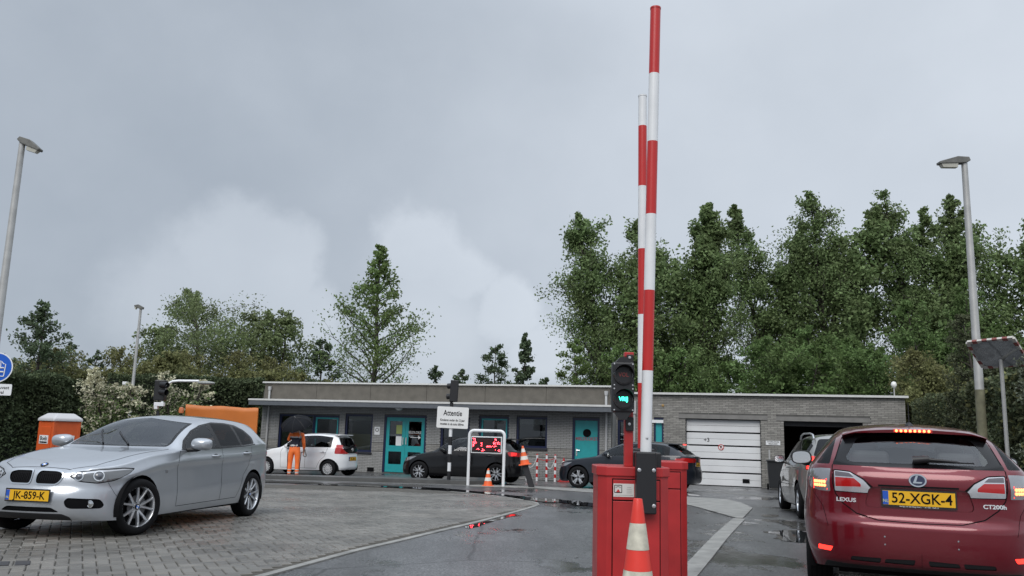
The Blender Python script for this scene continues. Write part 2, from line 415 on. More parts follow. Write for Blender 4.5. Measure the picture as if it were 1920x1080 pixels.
        if groups.get(0): s.body = make('body', [mesh(groups[0], False, 0), mesh(groups[0], True, 0)], s.paint, s.root)
        for i, (name, m, mode, parent, push) in enumerate(s.parts):
            F = groups.get(i + 1)
            if not F: continue
            if mode == 's':
                made[i + 1] = [make(name, [mesh(F, mir, push)], m, made[parent][int(mir)] if parent in made else s.root) for mir in (False, True)]
            else: made[i + 1] = [make(name, [mesh(F, False, push), mesh(F, True, push)], m, made[parent][0] if parent in made else s.root)] * 2
        s.made = made; return made
    def wheel(s, x, y, side, steer, style):
        sp = s.sp; Rr, w = sp['R'], sp.get('tw', .205); rr = sp['rim']
        t = MB(); hw = w / 2
        t.lathe([(rr - .01, -hw * .9), (rr + .012, -hw), (Rr - .035, -hw), (Rr - .008, -hw * .82), (Rr, -hw * .55), (Rr, hw * .55), (Rr - .008, hw * .82), (Rr - .035, hw), (rr + .012, hw), (rr - .01, hw * .9)], 48)
        for k in range(4): t.lathe([(Rr + .0005, -hw * .6 + k * hw * .4 - .004), (Rr + .0008, -hw * .6 + k * hw * .4 + .004)], 48, 1)
        tyre = t.build('wheel', [M_TYRE, M_SEAM], s.root, 50)
        tyre.matrix_local = Matrix.Translation((s.xr - x, side * y, Rr)) @ Matrix.Rotation(steer, 4, 'Z') @ Matrix.Rotation(-side * math.pi / 2, 4, 'X') @ Matrix.Rotation(x * 1.3 + side, 4, 'Z')
        r = MB(); f = hw * .86                          # outer face at +z
        r.lathe([(rr - .002, -hw * .8), (rr + .004, -hw * .85), (rr + .006, f + .004), (rr - .006, f + .006), (rr - .018, f - .012), (rr - .022, -hw * .6)], 40)
        n, sprd, wd, dish = style['n'], style.get('spread', 0), style['w'], style.get('dish', .02)
        r.lathe([(0, f - dish), (style.get('hub', .055), f - dish), (style.get('hub', .055) + .012, f - dish - .02), (.07, f - dish - .06)], 24)
        for k in range(n):
            a0 = 2 * math.pi * k / n
            for sg in ((-1, 1) if sprd else (0,)):
                a1 = a0 + sg * sprd; a_in = a0 + sg * style.get('spread_in', sprd * .35); ri = .045; ro = rr - .012
                pi_, po = Vector((math.cos(a_in) * ri, math.sin(a_in) * ri, 0)), Vector((math.cos(a1) * ro, math.sin(a1) * ro, 0)); q = (po - pi_).normalized().cross(Vector((0, 0, 1)))
                w0, w1 = wd, wd * style.get('taper', .8); vs = []
                for (pp, ww, zt) in ((pi_, w0, f - dish - .002), ((pi_ + po) / 2, (w0 + w1) / 2 * .85, f - dish * .55 + .004), (po, w1, f - .006)):
                    vs += [pp + q * ww + Vector((0, 0, zt - .012)), pp + q * ww * .55 + Vector((0, 0, zt)), pp - q * ww * .55 + Vector((0, 0, zt)), pp - q * ww + Vector((0, 0, zt - .012)), pp - q * ww * .9 + Vector((0, 0, zt - .035)), pp + q * ww * .9 + Vector((0, 0, zt - .035))]
                r.add(vs, [(b * 6 + j, b * 6 + (j + 1) % 6, b * 6 + 6 + (j + 1) % 6, b * 6 + 6 + j) for b in range(2) for j in range(6)])
        for k in range(style.get('bolts', 5)):
            a = 2 * math.pi * (k + .5) / style.get('bolts', 5); c, sn = math.cos(a) * .05, math.sin(a) * .05
            r.lathe([(.009, f - dish - .001), (.009, f - dish + .002), (0, f - dish + .002)], 8, 1, Matrix.Translation((c, sn, 0)))
        r.build('rim', [style.get('mat', M_ALLOY), M_DARKMETAL], tyre, 40)
        b = MB(); b.lathe([(rr - .02, f - .075), (0, f - .075)], 32); b.lathe([(.13, f - .05), (.13, f - .04), (.05, f - .04)], 32, 1); b.build('brake_disc', [M_SEAM, mat('brake_steel', (.12, .12, .125), .4, .8)], tyre, 40)
        c = MB(); c.lathe([(.034, f - dish), (.033, f - dish + .006), (.028, f - dish + .008), (0, f - dish + .009)], 24); hc = c.build('hub_cap', style.get('cap', M_DARKMETAL), tyre, 40)
        if style.get('roundel'):
            for a in range(4):
                b = MB(); P = [(0, 0)] + [(.021 * math.cos(R(90 * a + q)), .021 * math.sin(R(90 * a + q))) for q in range(0, 91, 15)]; b.prism(P, f - dish + .009, f - dish + .0105); b.build('emblem_quarter', (M_WHITE if a % 2 else mat('emblem_blue', (.03, .17, .6), .3)), tyre, 0)
        return tyre
    def running_gear(s, style, steer=0.0):
        sp = s.sp
        for i, x in enumerate(sp['ax']):
            for sd in (1, -1): s.wheel(x, sp['track'], sd, steer if i == 0 else 0.0, style)
        u = MB(); z0 = sp.get('floor', .17); Rw = sp['R'] + .05; k = s.xr; X0, X1 = sp['ax']; yw = sp['track'] - .16
        u.box((0, 0, .34), (sp['L'] - 1.0, 2 * yw, .28)); u.box((k - (X0 + X1) / 2, 0, .30), (X1 - X0 - 2 * Rw, 2 * (sp['W'] - .06), .22))
        u.box((k - .48, 0, .33), (.30, 2 * (sp['W'] - .38), .22)); u.box((k - sp['L'] + .50, 0, .36), (.30, 2 * (sp['W'] - .32), .2))
        u.build('underbody', M_SEAM, s.root, 0)
        for x in sp['ax']:
            for sd in (1, -1):
                l = MB(); ys = (sp['W'] - .035, yw - .06); pts = [(math.cos(a) * (Rw + .004), math.sin(a) * (Rw + .004)) for a in np.linspace(-.25, math.pi + .25, 22)]
                vs = [(k - x + c, sd * y, sp['R'] + z) for y in ys for c, z in pts]; n = len(pts)
                l.add(vs, [(i, i + 1, n + i + 1, n + i) for i in range(n - 1)]); l.add([(k - x + c, sd * ys[1], sp['R'] + z) for c, z in pts], [tuple(range(n))])
                l.build('wheel_liner', M_SEAM, s.root, 50)
    def arches(s, grow=.05):
        for x in s.sp['ax']:
            Ra = s.sp['R'] + grow; s.hole([(x + Ra * math.cos(a), s.sp['R'] + .01 + Ra * math.sin(a)) for a in np.linspace(0, 2 * math.pi, 28, endpoint=False)], 'S', .05, 0)
    def seats(s, xs, dash_x, zs=.52, rear=None, wheel_y=.36):
        b = MB(); k = s.xr
        def seat(nm, x, y, w, hr=True, h=.58):
            q = MB(); q.box((k - x, y, zs - .06), (.5, w, .14)); M = Matrix.Translation((k - x - .26, y, zs)) @ Matrix.Rotation(R(-18), 4, 'Y')
            q.box((0, 0, h / 2), (.13, w, h), 0, M)
            if hr: q.box((.01, 0, h + .12), (.09, w * .5, .17), 0, M)
            q.build(nm, M_SEAT, s.root, 0, bevel=.04, seg=3)
        for x in xs:
            for y in (wheel_y, -wheel_y): seat('seat', x, y, .48)
        if rear:
            for y in (.34, -.34): seat('rear_seat', rear, y, .62, h=.52)
        d = MB(); d.box((k - dash_x, 0, .80), (.45, 2 * (s.sp['W'] - .2), .22)); d.build('dashboard', M_INTERIOR, s.root, 0, bevel=.06, seg=3)
        w = MB(); M = Matrix.Translation((k - dash_x - .30, wheel_y, .86)) @ Matrix.Rotation(R(-62), 4, 'Y')
        w.tube([(.18 * math.cos(a), .18 * math.sin(a), 0) for a in np.linspace(0, 2 * math.pi, 25)], .015, 6, 0, M, False); w.tube([(-.18, 0, 0), (.18, 0, 0)], .018, 6, 0, M); w.build('steering_wheel', M_BLACK, s.root, 40)
    def plate(s, p, u, z, txt, name='number_plate', out=.008, tilt=0.0, w=.52, h=.11, off=None, foot=None):
        h0, n = s.hit(p, u, z); sgn = 1 if p == 'F' else -1; o = Vector((h0.x + sgn * out, 0 + u, z)) if off is None else Vector((off, u, z))
        Mx = frame_m(o, (0, sgn, 0), (sgn, 0, tilt)); b = MB(); b.box((0, 0, -.004), (w + .024, h + .03, .006), 1, Mx); b.box((0, 0, 0), (w, h, .004), 0, Mx)
        b.box((-w / 2 + .021, 0, .0012), (.042, h - .004, .004), 2, Mx)
        pl = b.build(name, [M_PLATE, M_BLACK, M_PLATEBLUE], s.root, 0)
        vs, fs = text_geo(txt, h * 1.02, .001, .0012, .92); q = MB(); q.add(vs, fs, 0, Mx @ Matrix.Translation((.022, -.002, .0035))); q.build('plate_lettering', M_SEAM, pl, 0)
        vs, fs = text_geo('NL', .035, .0005, 0); q = MB(); q.add(vs, fs, 0, Mx @ Matrix.Translation((-w / 2 + .021, -.025, .0042))); q.build('plate_country', mat('plate_pale', (.6, .62, .3), .4), pl, 0)
        if foot:
            vs, fs = text_geo(foot, .014, .0004, 0); q = MB(); q.add(vs, fs, 0, Mx @ Matrix.Translation((0, -h / 2 - .0085, .0005))); q.build('plate_frame_lettering', M_WHITE, pl, 0)
        return pl
    def mirror(s, x, y, z, m=None, w=.22, h=.14, glass=True):
        for sd in (1, -1):
            b = MB(); prof = chaikin([(-w / 2, -h * .40), (w / 2 * .8, -h * .5), (w / 2, 0), (w / 2 * .85, h * .42), (-w / 2 * .6, h * .5), (-w / 2, h * .2)], 2)
            n = len(prof); rings = [(-.035, 1.0), (-.005, 1.03), (.04, .95), (.075, .78), (.095, .5)]; vs = []
            for dx, k in rings: vs += [(dx, sd * a * k, c * k) for a, c in prof]
            fs = [(i * n + j, i * n + (j + 1) % n, (i + 1) * n + (j + 1) % n, (i + 1) * n + j) for i in range(len(rings) - 1) for j in range(n)] + [tuple((len(rings) - 1) * n + j for j in range(n))]
            if sd < 0: fs = [f[::-1] for f in fs]
            b.add(vs, fs, 0); mo = b.build('mirror_housing', m or s.paint, s.root, 60); mo.location = (s.xr - x, sd * (y + w / 2), z)
            g = MB(); g.add([(-.030, sd * a * .9, c * .9) for a, c in prof], [tuple(range(n))]); g.build('mirror_glass', M_CHROME, mo, 0)
            e = MB(); e.add([(-.034, sd * a * .99, c * .99) for a, c in prof] + [(-.034, sd * a * .88, c * .88) for a, c in prof], [(j, (j + 1) % n, n + (j + 1) % n, n + j) for j in range(n)]); e.build('mirror_rim', M_BLACK, mo, 0)
            a = MB(); a.tube([(.01, -sd * (w / 2 + .06), -h * .45), (.015, -sd * w * .2, -h * .42), (.02, 0, -h * .36)], [.03, .026, .02], 8); a.build('mirror_arm', M_BLACK, mo, 40)
    def handle(s, x, z, m=None, parent=None, w=.19):
        for sd in (1, -1):
            h, n = s.hit('S', x, z); b = MB()
            b.tube([(w / 2, -.004, 0), (w / 2 * .85, .022, 0), (0, .030, 0), (-w / 2 * .85, .022, 0), (-w / 2, -.004, 0)], [.012, .014, .015, .014, .012], 8)
            b.lathe([(.036, .0), (.034, .002), (.012, .0012), (0, .001)], 16, 1, Matrix.Rotation(R(-90), 4, 'X') @ Matrix.Scale(1.6, 4, (1, 0, 0)) @ Matrix.Scale(.8, 4, (0, 1, 0)))
            o = b.build('door_handle', [m or s.paint, M_DARKMETAL], (s.made[parent][0 if sd > 0 else 1] if parent else s.root), 50)
            o.location = (h.x, sd * (h.y + .001), h.z); o.rotation_euler = (0, 0, 0 if sd > 0 else math.pi)
    def place(s, F, Rr, zf=None):                      # left front and left rear contact points in the world
        fw = (F - Rr); fw.z = 0; fw.normalize(); lf = Vector((-fw.y, fw.x, 0)); M = (F + Rr) / 2 - lf * (s.sp['track'] + .06)
        a, b = M + fw * 1.3, M - fw * 1.3; f3 = Vector((fw.x, fw.y, (zg(a.y, a.x) - zg(b.y, b.x)) / 2.6)).normalized(); c, e = M + lf, M - lf
        l3 = Vector((lf.x, lf.y, (zg(c.y, c.x) - zg(e.y, e.x)) / 2)); u3 = f3.cross(l3).normalized(); l3 = u3.cross(f3)
        m = Matrix((f3, l3, u3)).transposed().to_4x4(); m.translation = (M.x, M.y, zg(M.y, M.x) + .012 + (zf or 0)); s.root.matrix_world = m
    def glass_house(s, side_polys, ws, rw, tint=None, dark=None, ws_cond=None, rear_mat=None):
        sp = s.sp; ids = []
        s.region('windscreen', tint or WSGLASS, ws, 'F', 'c', .08, .02, lambda f: f.calc_center_median().x > s.xr - sp['roof_x'])
        for nm, poly, dk in side_polys: ids.append(s.region(nm, (dark or GLASSDARK) if dk else (tint or GLASS), poly, 'S', 's', .1, .03))
        s.region('rear_window', rear_mat or dark or GLASSDARK, rw, 'R', 'c', .08, .05, lambda f: f.calc_center_median().x < s.xr - sp['roof_x'])
        return ids
    def aerial(s, x, z, h=.22, tilt=.25):
        b = MB(); b.lathe([(.035, 0), (.028, .012), (.01, .03)], 12); b.tube([(0, 0, .02), (-h * tilt, 0, h)], [.005, .0025], 6); o = b.build('aerial', M_BLACK, s.root, 40); o.location = (s.xr - x, 0, z)
    def wiper(s, p, a, b, m=0):
        q = MB(); s.ribbon(q, p, [a, b], .02, .004, both=False, thick=.018); q.build('wiper', M_BLACK, s.root, 0)
# --- the six cars: body tables (x backwards from the front bumper, y half width, z up, metres)
def wsp(c, x0, x1, m=.05, zlow=None):                   # windscreen outline between the pillars, seen from the front
    P = [(-.1, c.top(x1) - .008)]; xs = np.linspace(x1, x0, 8); ol = c.ol
    for x in xs: P.append((float(np.interp(x, ol[:60 if len(ol) > 80 else 40, 0], ol[:60 if len(ol) > 80 else 40, 1])) * c.rf(x) - m, c.rz(x) - .004))
    P.append((-.1, zlow)); return P

SILVER = paint('silver_paint', (.46, .485, .52), .55, .28)
SP1 = dict(L=4.324, W=.868, ax=(.77, 3.46), R=.316, rim=.232, track=.762, n=112, rows=26, roof_x=2.6, flare=.018,
  outline=[(.13, 0), (.145, .25), (.185, .45), (.255, .60), (.35, .695), (.50, .757), (.80, .795), (1.3, .808), (2.0, .816), (2.8, .823), (3.4, .815), (3.8, .78), (4.05, .73), (4.2, .60), (4.27, .35), (4.285, 0)],
  belt=[(.13, .735), (.3, .765), (.5, .80), (.8, .865), (1.0, .90), (1.5, .945), (2.0, .965), (2.5, .98), (3.0, .995), (3.5, 1.02), (4.0, 1.04), (4.285, 1.0)],
  side_off=[(-.85, -.03), (-.78, .005), (-.68, .032), (-.5, .046), (-.36, .036), (-.2, .026), (-.14, .042), (-.12, .036), (-.05, .010), (0, 0)],
  front_off=[(.15, -.08), (.20, .03), (.25, .085), (.33, .115), (.42, .125), (.50, .11), (.55, .085), (.62, .072), (.70, .045), (.735, 0)],
  rear_off=[(.2, -.08), (.3, .02), (.4, .04), (.55, .05), (.66, .045), (.72, .0), (.9, -.01), (1.04, 0)],
  bottom=[(.0, .20), (.5, .19), (1.4, .20), (2.9, .215), (3.9, .22), (4.3, .25)],
  top=[(.13, .738), (.2, .775), (.4, .845), (.8, .915), (1.15, .955), (1.30, .973), (1.37, 1.0), (1.6, 1.13), (1.9, 1.285), (2.1, 1.355), (2.3, 1.388), (2.6, 1.408), (3.0, 1.412), (3.4, 1.405), (3.7, 1.385), (3.90, 1.355), (3.98, 1.31), (4.11, 1.17), (4.25, 1.02), (4.285, 1.002)],
  rail_f=[(.13, .7), (.5, .74), (1.0, .80), (1.38, .86), (1.55, .87), (1.8, .80), (2.1, .74), (2.4, .705), (3.0, .69), (3.5, .68), (3.9, .69), (4.1, .74), (4.285, .7)],
  rail_z=[(.13, .737), (.3, .79), (.5, .845), (1.0, .935), (1.36, .968), (1.46, .99), (1.7, 1.105), (2.0, 1.235), (2.25, 1.308), (2.6, 1.350), (3.0, 1.355), (3.5, 1.340), (3.83, 1.305), (3.98, 1.22), (4.14, 1.08), (4.285, 1.0)])
def silver_car():
    c = Car(SP1, 'hatchback_car', 'silver hatchback turning on the block paving, front towards the viewer, yellow plate JK-859-K', SILVER)
    c.region('windscreen_surround', M_GLOSSBLACK, wsp(c, 1.47, 2.2, .025, .985), 'F', 'c', .08, .02, lambda f: f.calc_center_median().x > c.xr - 2.6)
    c.region('bonnet', SILVER, [(.155, -.05), (.155, .36), (.30, .56), (.55, .635), (1.0, .70), (1.42, .745), (1.36, .5), (1.33, .2), (1.325, -.05)], 'T', 'c', .1, .03)
    d1 = c.region('door', SILVER, [(1.50, .27), (2.53, .29), (2.545, .965), (1.56, .945), (1.475, .80)], 'S', 's', .1, .04)
    d2 = c.region('door', SILVER, [(2.538, .29), (2.98, .30), (3.06, .42), (3.13, .60), (3.30, .74), (3.40, .98), (2.553, .965)], 'S', 's', .1, .04)
    c.region('window_surround', M_GLOSSBLACK, [(1.60, .968), (1.72, 1.065), (2.0, 1.20), (2.26, 1.275), (2.6, 1.323), (2.95, 1.322), (3.22, 1.298), (3.42, 1.235), (3.55, 1.13), (3.52, 1.04), (3.2, 1.015), (2.5, .985), (1.9, .97)], 'S', 's', .1, .03)
    c.glass_house([('side_window', [(1.69, .985), (1.80, 1.08), (2.02, 1.18), (2.24, 1.252), (2.42, 1.296), (2.43, 1.0), (2.1, .99)], False),
        ('side_window', [(2.53, 1.003), (2.52, 1.305), (2.92, 1.303), (3.06, 1.292), (3.08, 1.018)], True), ('quarter_window', [(3.14, 1.023), (3.125, 1.284), (3.36, 1.235), (3.49, 1.13), (3.46, 1.048)], True)],
        wsp(c, 1.50, 2.17, .055, 1.0), [(-.1, 1.08), (-.1, 1.235), (.40, 1.215), (.52, 1.10), (.45, 1.07)])
    H = [c.c3(('FC', 45), *q) for q in ((.16, .355, .668), (.20, .46, .715), (.32, .62, .738), (.52, .74, .752), (.66, .79, .745), (.58, .77, .69), (.42, .715, .625), (.28, .62, .60), (.19, .47, .615))]
    ctr = np.mean(H, 0); c.region('headlight_seal', M_SEAM, [tuple(ctr + (np.array(q) - ctr) * np.array((1.05, 1.14))) for q in H], ('FC', 45), 's', .05, .03, raw=True)
    hl = c.region('headlight', mat('headlight_unit', (.17, .175, .18), .10, .5, coat=1), H, ('FC', 45), 's', .05, .03, raw=True)
    BR = [c.c3(('FC', 45), *q) for q in ((.205, .465, .708), (.32, .62, .732), (.52, .74, .746), (.63, .785, .740), (.50, .735, .732), (.33, .62, .716), (.22, .475, .695))]
    c.region('headlight_brow', mat('lamp_silver', (.62, .63, .66), .15, .5, coat=1), BR, ('FC', 45), 's', .05, .006, raw=True, parent=hl)
    c.region('kidney_grille_frame', M_CHROME, [(.028, .565), (.016, .65), (.033, .728), (.26, .725), (.338, .70), (.33, .62), (.28, .565)], 'F', 's', .1, .06, push=.006)
    c.region('kidney_grille', M_SEAM, [(.040, .580), (.030, .65), (.046, .714), (.25, .711), (.322, .69), (.315, .625), (.272, .580)], 'F', 's', .1, .05, push=-.01)
    c.region('fog_light_intake', M_SEAM, [(.40, .40), (.42, .345), (.46, .325), (.70, .325), (.715, .36), (.69, .425), (.43, .44)], 'F', 's', .05, .03, push=-.012)
    c.region('lower_intake', M_SEAM, [(-.1, .285), (-.1, .335), (.27, .335), (.36, .285)], 'F', 'c', .05, .03, push=-.01)
    c.region('bumper_lip', M_DARKMETAL, [(-.1, .15), (-.1, .268), (.38, .268), (.45, .235), (.45, .15)], 'F', 'c', .02, .02)
    c.arches(.030); c.flush()
    c.running_gear(dict(n=5, spread=.30, spread_in=.10, w=.019, taper=.75, dish=.028, hub=.05, cap=M_GLOSSBLACK, roundel=True), steer=-R(15))
    c.seats([2.45], 1.62, rear=3.35)
    for sd in (1, -1):                                   # lamp units behind the headlight glass
        for (y, z, r) in ((.60, .672, .058), (.44, .662, .046)):
            q = c.c3(('FC', 45), {.60: .30, .44: .19}[y], y, z); M = c.on(('FC', 45), q[0], q[1], raw=True, lift=.002)
            if sd < 0: M = Matrix.Scale(-1, 4, (0, 1, 0)) @ M
            b = MB(); b.lathe([(r, 0), (r, .006), (r * .82, .008), (r * .78, .002)], 24, 0, M); b.lathe([(r * .78, .002), (r * .6, .003), (r * .45, .012), (r * .2, .018), (0, .019)], 24, 1, M)
            b.build('lamp_ring', [M_CHROME, mat('projector_lens', (.10, .11, .13), .05, coat=1)], c.made[hl][0 if sd > 0 else 1], 50)
        h, n = c.hit('F', .625, .375); b = MB(); M = frame_m(h + n * .002, (0, 1, 0), (1, .25, 0))
        if sd < 0: M = Matrix.Scale(-1, 4, (0, 1, 0)) @ M
        b.lathe([(.042, -.01), (.042, .006), (.034, .008), (.03, .002), (0, .004)], 20, 0, M); b.build('fog_light', M_CHROME, c.root, 50)
    g = MB()                                             # upright bars of the two grilles
    for y in np.linspace(.06, .29, 11):
        for sd in (1, -1): h0, _ = c.hit('F', y, .60); h1, _ = c.hit('F', y, .69); g.tube([(h0.x - .004, sd * y, .60), (h1.x - .004, sd * y, .69)], .003, 4)
    tag(g.build('grille_bars', M_GLOSSBLACK, c.root, 0), kind='stuff')
    M = c.on('F', 0.0, .775, lift=.003); M.translation.y = 0; b = MB(); b.lathe([(.041, 0), (.040, .005), (.034, .005), (.034, .004), (0, .004)], 32, 0, M); e = b.build('emblem', M_GLOSSBLACK, c.root, 40)
    for a in range(4):
        b = MB(); P = [(0, 0)] + [(.026 * math.cos(R(90 * a + q)), .026 * math.sin(R(90 * a + q))) for q in range(0, 91, 15)]; b.prism(P, .004, .0055, 0, M); b.build('emblem_quarter', M_WHITE if a % 2 else mat('emblem_blue', (.03, .17, .6), .3), e, 0)
    c.plate('F', 0, .455, 'JK-859-K', out=.012)
    c.mirror(1.72, .86, 1.03, w=.27, h=.165); c.handle(2.36, .875, parent=d1); c.handle(3.22, .905, parent=d2)
    m = MB(); rb = lambda p, q, **k: c.ribbon(m, p, q, **k)
    rb('S', [(1.50, .28), (1.475, .80), (1.555, .945)], w=.006); rb('S', [(2.535, .29), (2.55, .97)], w=.006); rb('S', [(1.5, .275), (2.98, .30), (3.06, .42), (3.13, .60), (3.30, .74), (3.41, .99)], w=.006)
    rb('T', [(.155, 0), (.155, .36), (.30, .56), (.55, .635), (1.0, .70), (1.40, .74)], w=.007); rb('S', [(.33, .60), (.40, .48), (.47, .40)], w=.004)
    m.build('panel_seam', M_SEAM, c.root, 0)
    m = MB(); c.ribbon(m, 'S', [(1.6, .962), (2.5, .978), (3.2, 1.006), (3.53, 1.03)], w=.014, thick=.008); m.build('waist_moulding', M_BLACK, c.root, 0)
    m = MB(); c.ribbon(m, 'F', [(.12, .545), (.36, .545)], w=.004); c.wiper('F', (-.16, 1.005), (-.44, 1.17)); c.wiper('F', (.20, 1.0), (-.12, 1.15))
    b = MB(); b.box((c.xr - 2.12, 0, 1.27), (.04, .22, .06)); b.build('rear_view_mirror', M_BLACK, c.root, 0, bevel=.015)
    b = MB(); b.box((0, 0, 0), (.01, .05, .03)); o = b.build('side_repeater', M_SMOKELENS, c.root, 0)
    h, n = c.hit('S', 1.25, .70); o.location = (h.x, h.y, h.z); o.rotation_euler = (0, 0, math.pi / 2)
    F = gnd(253, 1006.5); F.z = 0; q = at(464, 965, F.y + 2.64); q.z = 0; c.place(F, F + (q - F).normalized() * 2.69)
    return c

M_BADGE = mat('badge_silver', (.72, .73, .75), .35, .3)
RED = paint('red_paint', (.145, .005, .013), .30, .30, .0, .9, .4)
SP2 = dict(L=4.33, W=.8825, ax=(.93, 3.53), R=.317, rim=.205, track=.775, n=116, rows=30, roof_x=2.6, flare=.022,
  outline=[(.1, 0), (.12, .3), (.2, .5), (.4, .66), (.8, .75), (1.3, .79), (2.2, .825), (3.0, .835), (3.5, .835), (3.85, .82), (4.03, .775), (4.14, .69), (4.20, .56), (4.24, .35), (4.255, 0)],
  belt=[(.1, 0.7500), (1.0, 0.9900), (1.6, 1.0300), (2.5, 1.0600), (3.3, 1.0650), (3.8, 1.0780), (4.1, 1.0840), (4.255, 1.0830)],
  side_off=[(-.85, -.02), (-.75, .015), (-.6, .04), (-.42, .05), (-.3, .045), (-.2, .035), (-.1, .03), (-.03, .012), (0, 0)],
  front_off=[(.15, -.05), (.3, .09), (.5, .09), (.75, 0)],
  rear_off=[(0.2100, -.14), (0.2700, -.07), (0.3200, .03), (0.3700, .06), (0.4500, .085), (0.5600, .095), (0.6350, .095), (0.6650, .075), (0.6850, .045), (0.7700, .040), (0.8600, .038), (0.8950, .044), (0.9300, .052), (1.0000, .048), (1.0400, .035), (1.0700, .012), (1.0830, 0)],
  bottom=[(.0, .20), (1.4, .20), (3.2, .22), (3.9, .255), (4.3, .27)],
  top=[(.1, 0.7600), (.4, 0.9100), (.8, 0.9700), (1.25, 1.0350), (1.35, 1.0800), (1.9, 1.3500), (2.3, 1.4500), (2.6, 1.4650), (3.0, 1.4650), (3.4, 1.4500), (3.7, 1.4300), (3.88, 1.4100), (3.93, 1.3900), (4.05, 1.2800), (4.22, 1.1070), (4.255, 1.0850)],
  rail_f=[(.1, .7), (.5, .74), (1.0, .80), (1.38, .86), (1.55, .87), (1.8, .80), (2.1, .74), (2.4, .705), (3.0, .70), (3.5, .695), (3.8, .70), (3.95, .735), (4.1, .84), (4.18, .90), (4.255, .9)],
  rail_z=[(.1, 0.7600), (.5, 0.9000), (1.0, 1.0000), (1.36, 1.0380), (1.46, 1.0600), (1.7, 1.1850), (2.0, 1.3100), (2.25, 1.3750), (2.6, 1.4050), (3.0, 1.4050), (3.5, 1.3800), (3.8, 1.3350), (3.93, 1.2850), (4.05, 1.2050), (4.2, 1.1070), (4.255, 1.0840)])
ZQ = Tab([(.2, .21), (.30, .305), (.45, .435), (.65, .665), (.70, .755), (.785, .855), (.87, .875), (.955, .995), (1.05, 1.088), (1.4, 1.435)])
def zq(P): return [(*q[:-1], ZQ(q[-1])) for q in P]
def red_car():
    c = Car(SP2, 'hatchback_car', 'dark red hatchback seen from behind with brake lights lit, yellow plate 52-XGK-4', RED)
    d1 = c.region('door', RED, [(1.50, .27), (2.53, .29), (2.545, .965), (1.56, .945), (1.475, .80)], 'S', 's', .1, .04)
    c.region('tailgate', RED, zq([(-.1, .648), (.30, .652), (.46, .675), (.56, .72), (.615, .80), (.632, .92), (.632, 1.03), (.60, 1.10), (.53, 1.33), (-.1, 1.36)]), 'R', 'c', .1, .05, lambda f: f.calc_center_median().x < c.xr - 3.8)
    c.region('quarter_window', GLASSDARK, zq([(.655, 1.06), (.60, 1.285), (.66, 1.21), (.765, 1.06)]), 'R', 's', .1, .015, lambda f: f.calc_center_median().x < c.xr - 3.6)
    c.region('window_surround', M_GLOSSBLACK, [(1.60, 1.020), (2.0, 1.260), (2.26, 1.335), (2.6, 1.370), (3.0, 1.365), (3.5, 1.335), (3.75, 1.275), (3.9, 1.095), (3.3, 1.065), (2.5, 1.040)], 'S', 's', .1, .03)
    c.region('side_window', GLASSDARK, [(2.57, 1.060), (2.56, 1.353), (3.0, 1.348), (3.3, 1.323), (3.35, 1.083)], 'S', 's', .1, .03); c.region('side_window', GLASS, [(1.69, 1.035), (2.02, 1.235), (2.46, 1.343), (2.47, 1.050)], 'S', 's', .1, .03)
    c.region('windscreen', WSGLASS, wsp(c, 1.50, 2.17, .055, 1.0), 'F', 'c', .08, .02, lambda f: f.calc_center_median().x > c.xr - 2.6)
    c.region('rear_window_surround', M_GLOSSBLACK, zq([(-.1, 1.052), (-.1, 1.355), (.40, 1.335), (.535, 1.30), (.628, 1.075), (.63, 1.055)]), 'R', 'c', .06, .03, lambda f: f.calc_center_median().x < c.xr - 3.8)
    c.region('rear_window', glass_mat('rear_glass', (.74, .78, .78), refl=1.3), zq([(-.1, 1.085), (-.1, 1.315), (.40, 1.295), (.44, 1.27), (.525, 1.12), (.50, 1.085)]), 'R', 'c', .06, .05, lambda f: f.calc_center_median().x < c.xr - 3.8)
    RCA = ('RC', 35)
    Lo = [c.c3(RCA, *q) for q in zq(((4.17, .636, 1.022), (4.10, .72, 1.022), (3.93, .81, 1.005), (3.88, .83, .95), (3.98, .815, .895), (4.12, .74, .872), (4.17, .636, .87)))]
    lo = c.region('tail_light', M_SMOKELENS, Lo, RCA, 's', .05, .012, raw=True)
    li = c.region('tail_light_surround', M_SEAM, zq([(.626, 1.018), (.50, 1.008), (.40, .955), (.30, .898), (.29, .872), (.38, .868), (.626, .872)]), 'R', 's', .1, .012)
    l2 = c.region('tailgate_light', mat('lamp_silver', (.62, .63, .66), .15, .5, coat=1), zq([(.620, 1.008), (.50, .998), (.40, .945), (.325, .892), (.33, .880), (.40, .878), (.620, .882)]), 'R', 's', .1, .01)
    c.region('lamp_smoke', mat('lamp_smoke', (.11, .10, .115), .1, coat=1), zq([(.614, 1.002), (.505, .992), (.47, .960), (.614, .962)]), 'R', 's', .1, .006, parent=l2)
    c.region('lamp_red', M_REDLENS, zq([(.614, .955), (.47, .952), (.42, .925), (.42, .912), (.614, .908)]), 'R', 's', .1, .006, parent=l2)
    rf = c.region('reflector', M_REDGLOW, [c.c3(RCA, *q) for q in zq(((4.2, .625, .452), (4.1, .755, .452), (4.1, .765, .412), (4.2, .66, .412)))], RCA, 's', .05, .008, raw=True)  # passive reflector, no lamp; its glow is put in by the emissive material
    c.region('plate_recess', RED, [(-.1, .765), (.40, .77), (.36, .922), (.30, .935), (-.1, .935)], 'R', 'c', .1, .05, push=-.015)
    for a, b in ((.025, .27), (.27, .52), (.05, 0)):
        if b: c.region('diffuser_strip', M_BLACK, zq([(a + .02, .395 - a * .02), (b - .01, .385), (b, .345), (a + .03, .34)]), 'R', 's', .02, .012, push=-.006)
    c.region('bumper_valance', M_BLACK, zq([(-.1, .2), (-.1, .302), (.55, .302), (.70, .315), (.75, .2)]), 'R', 'c', .06, .02)
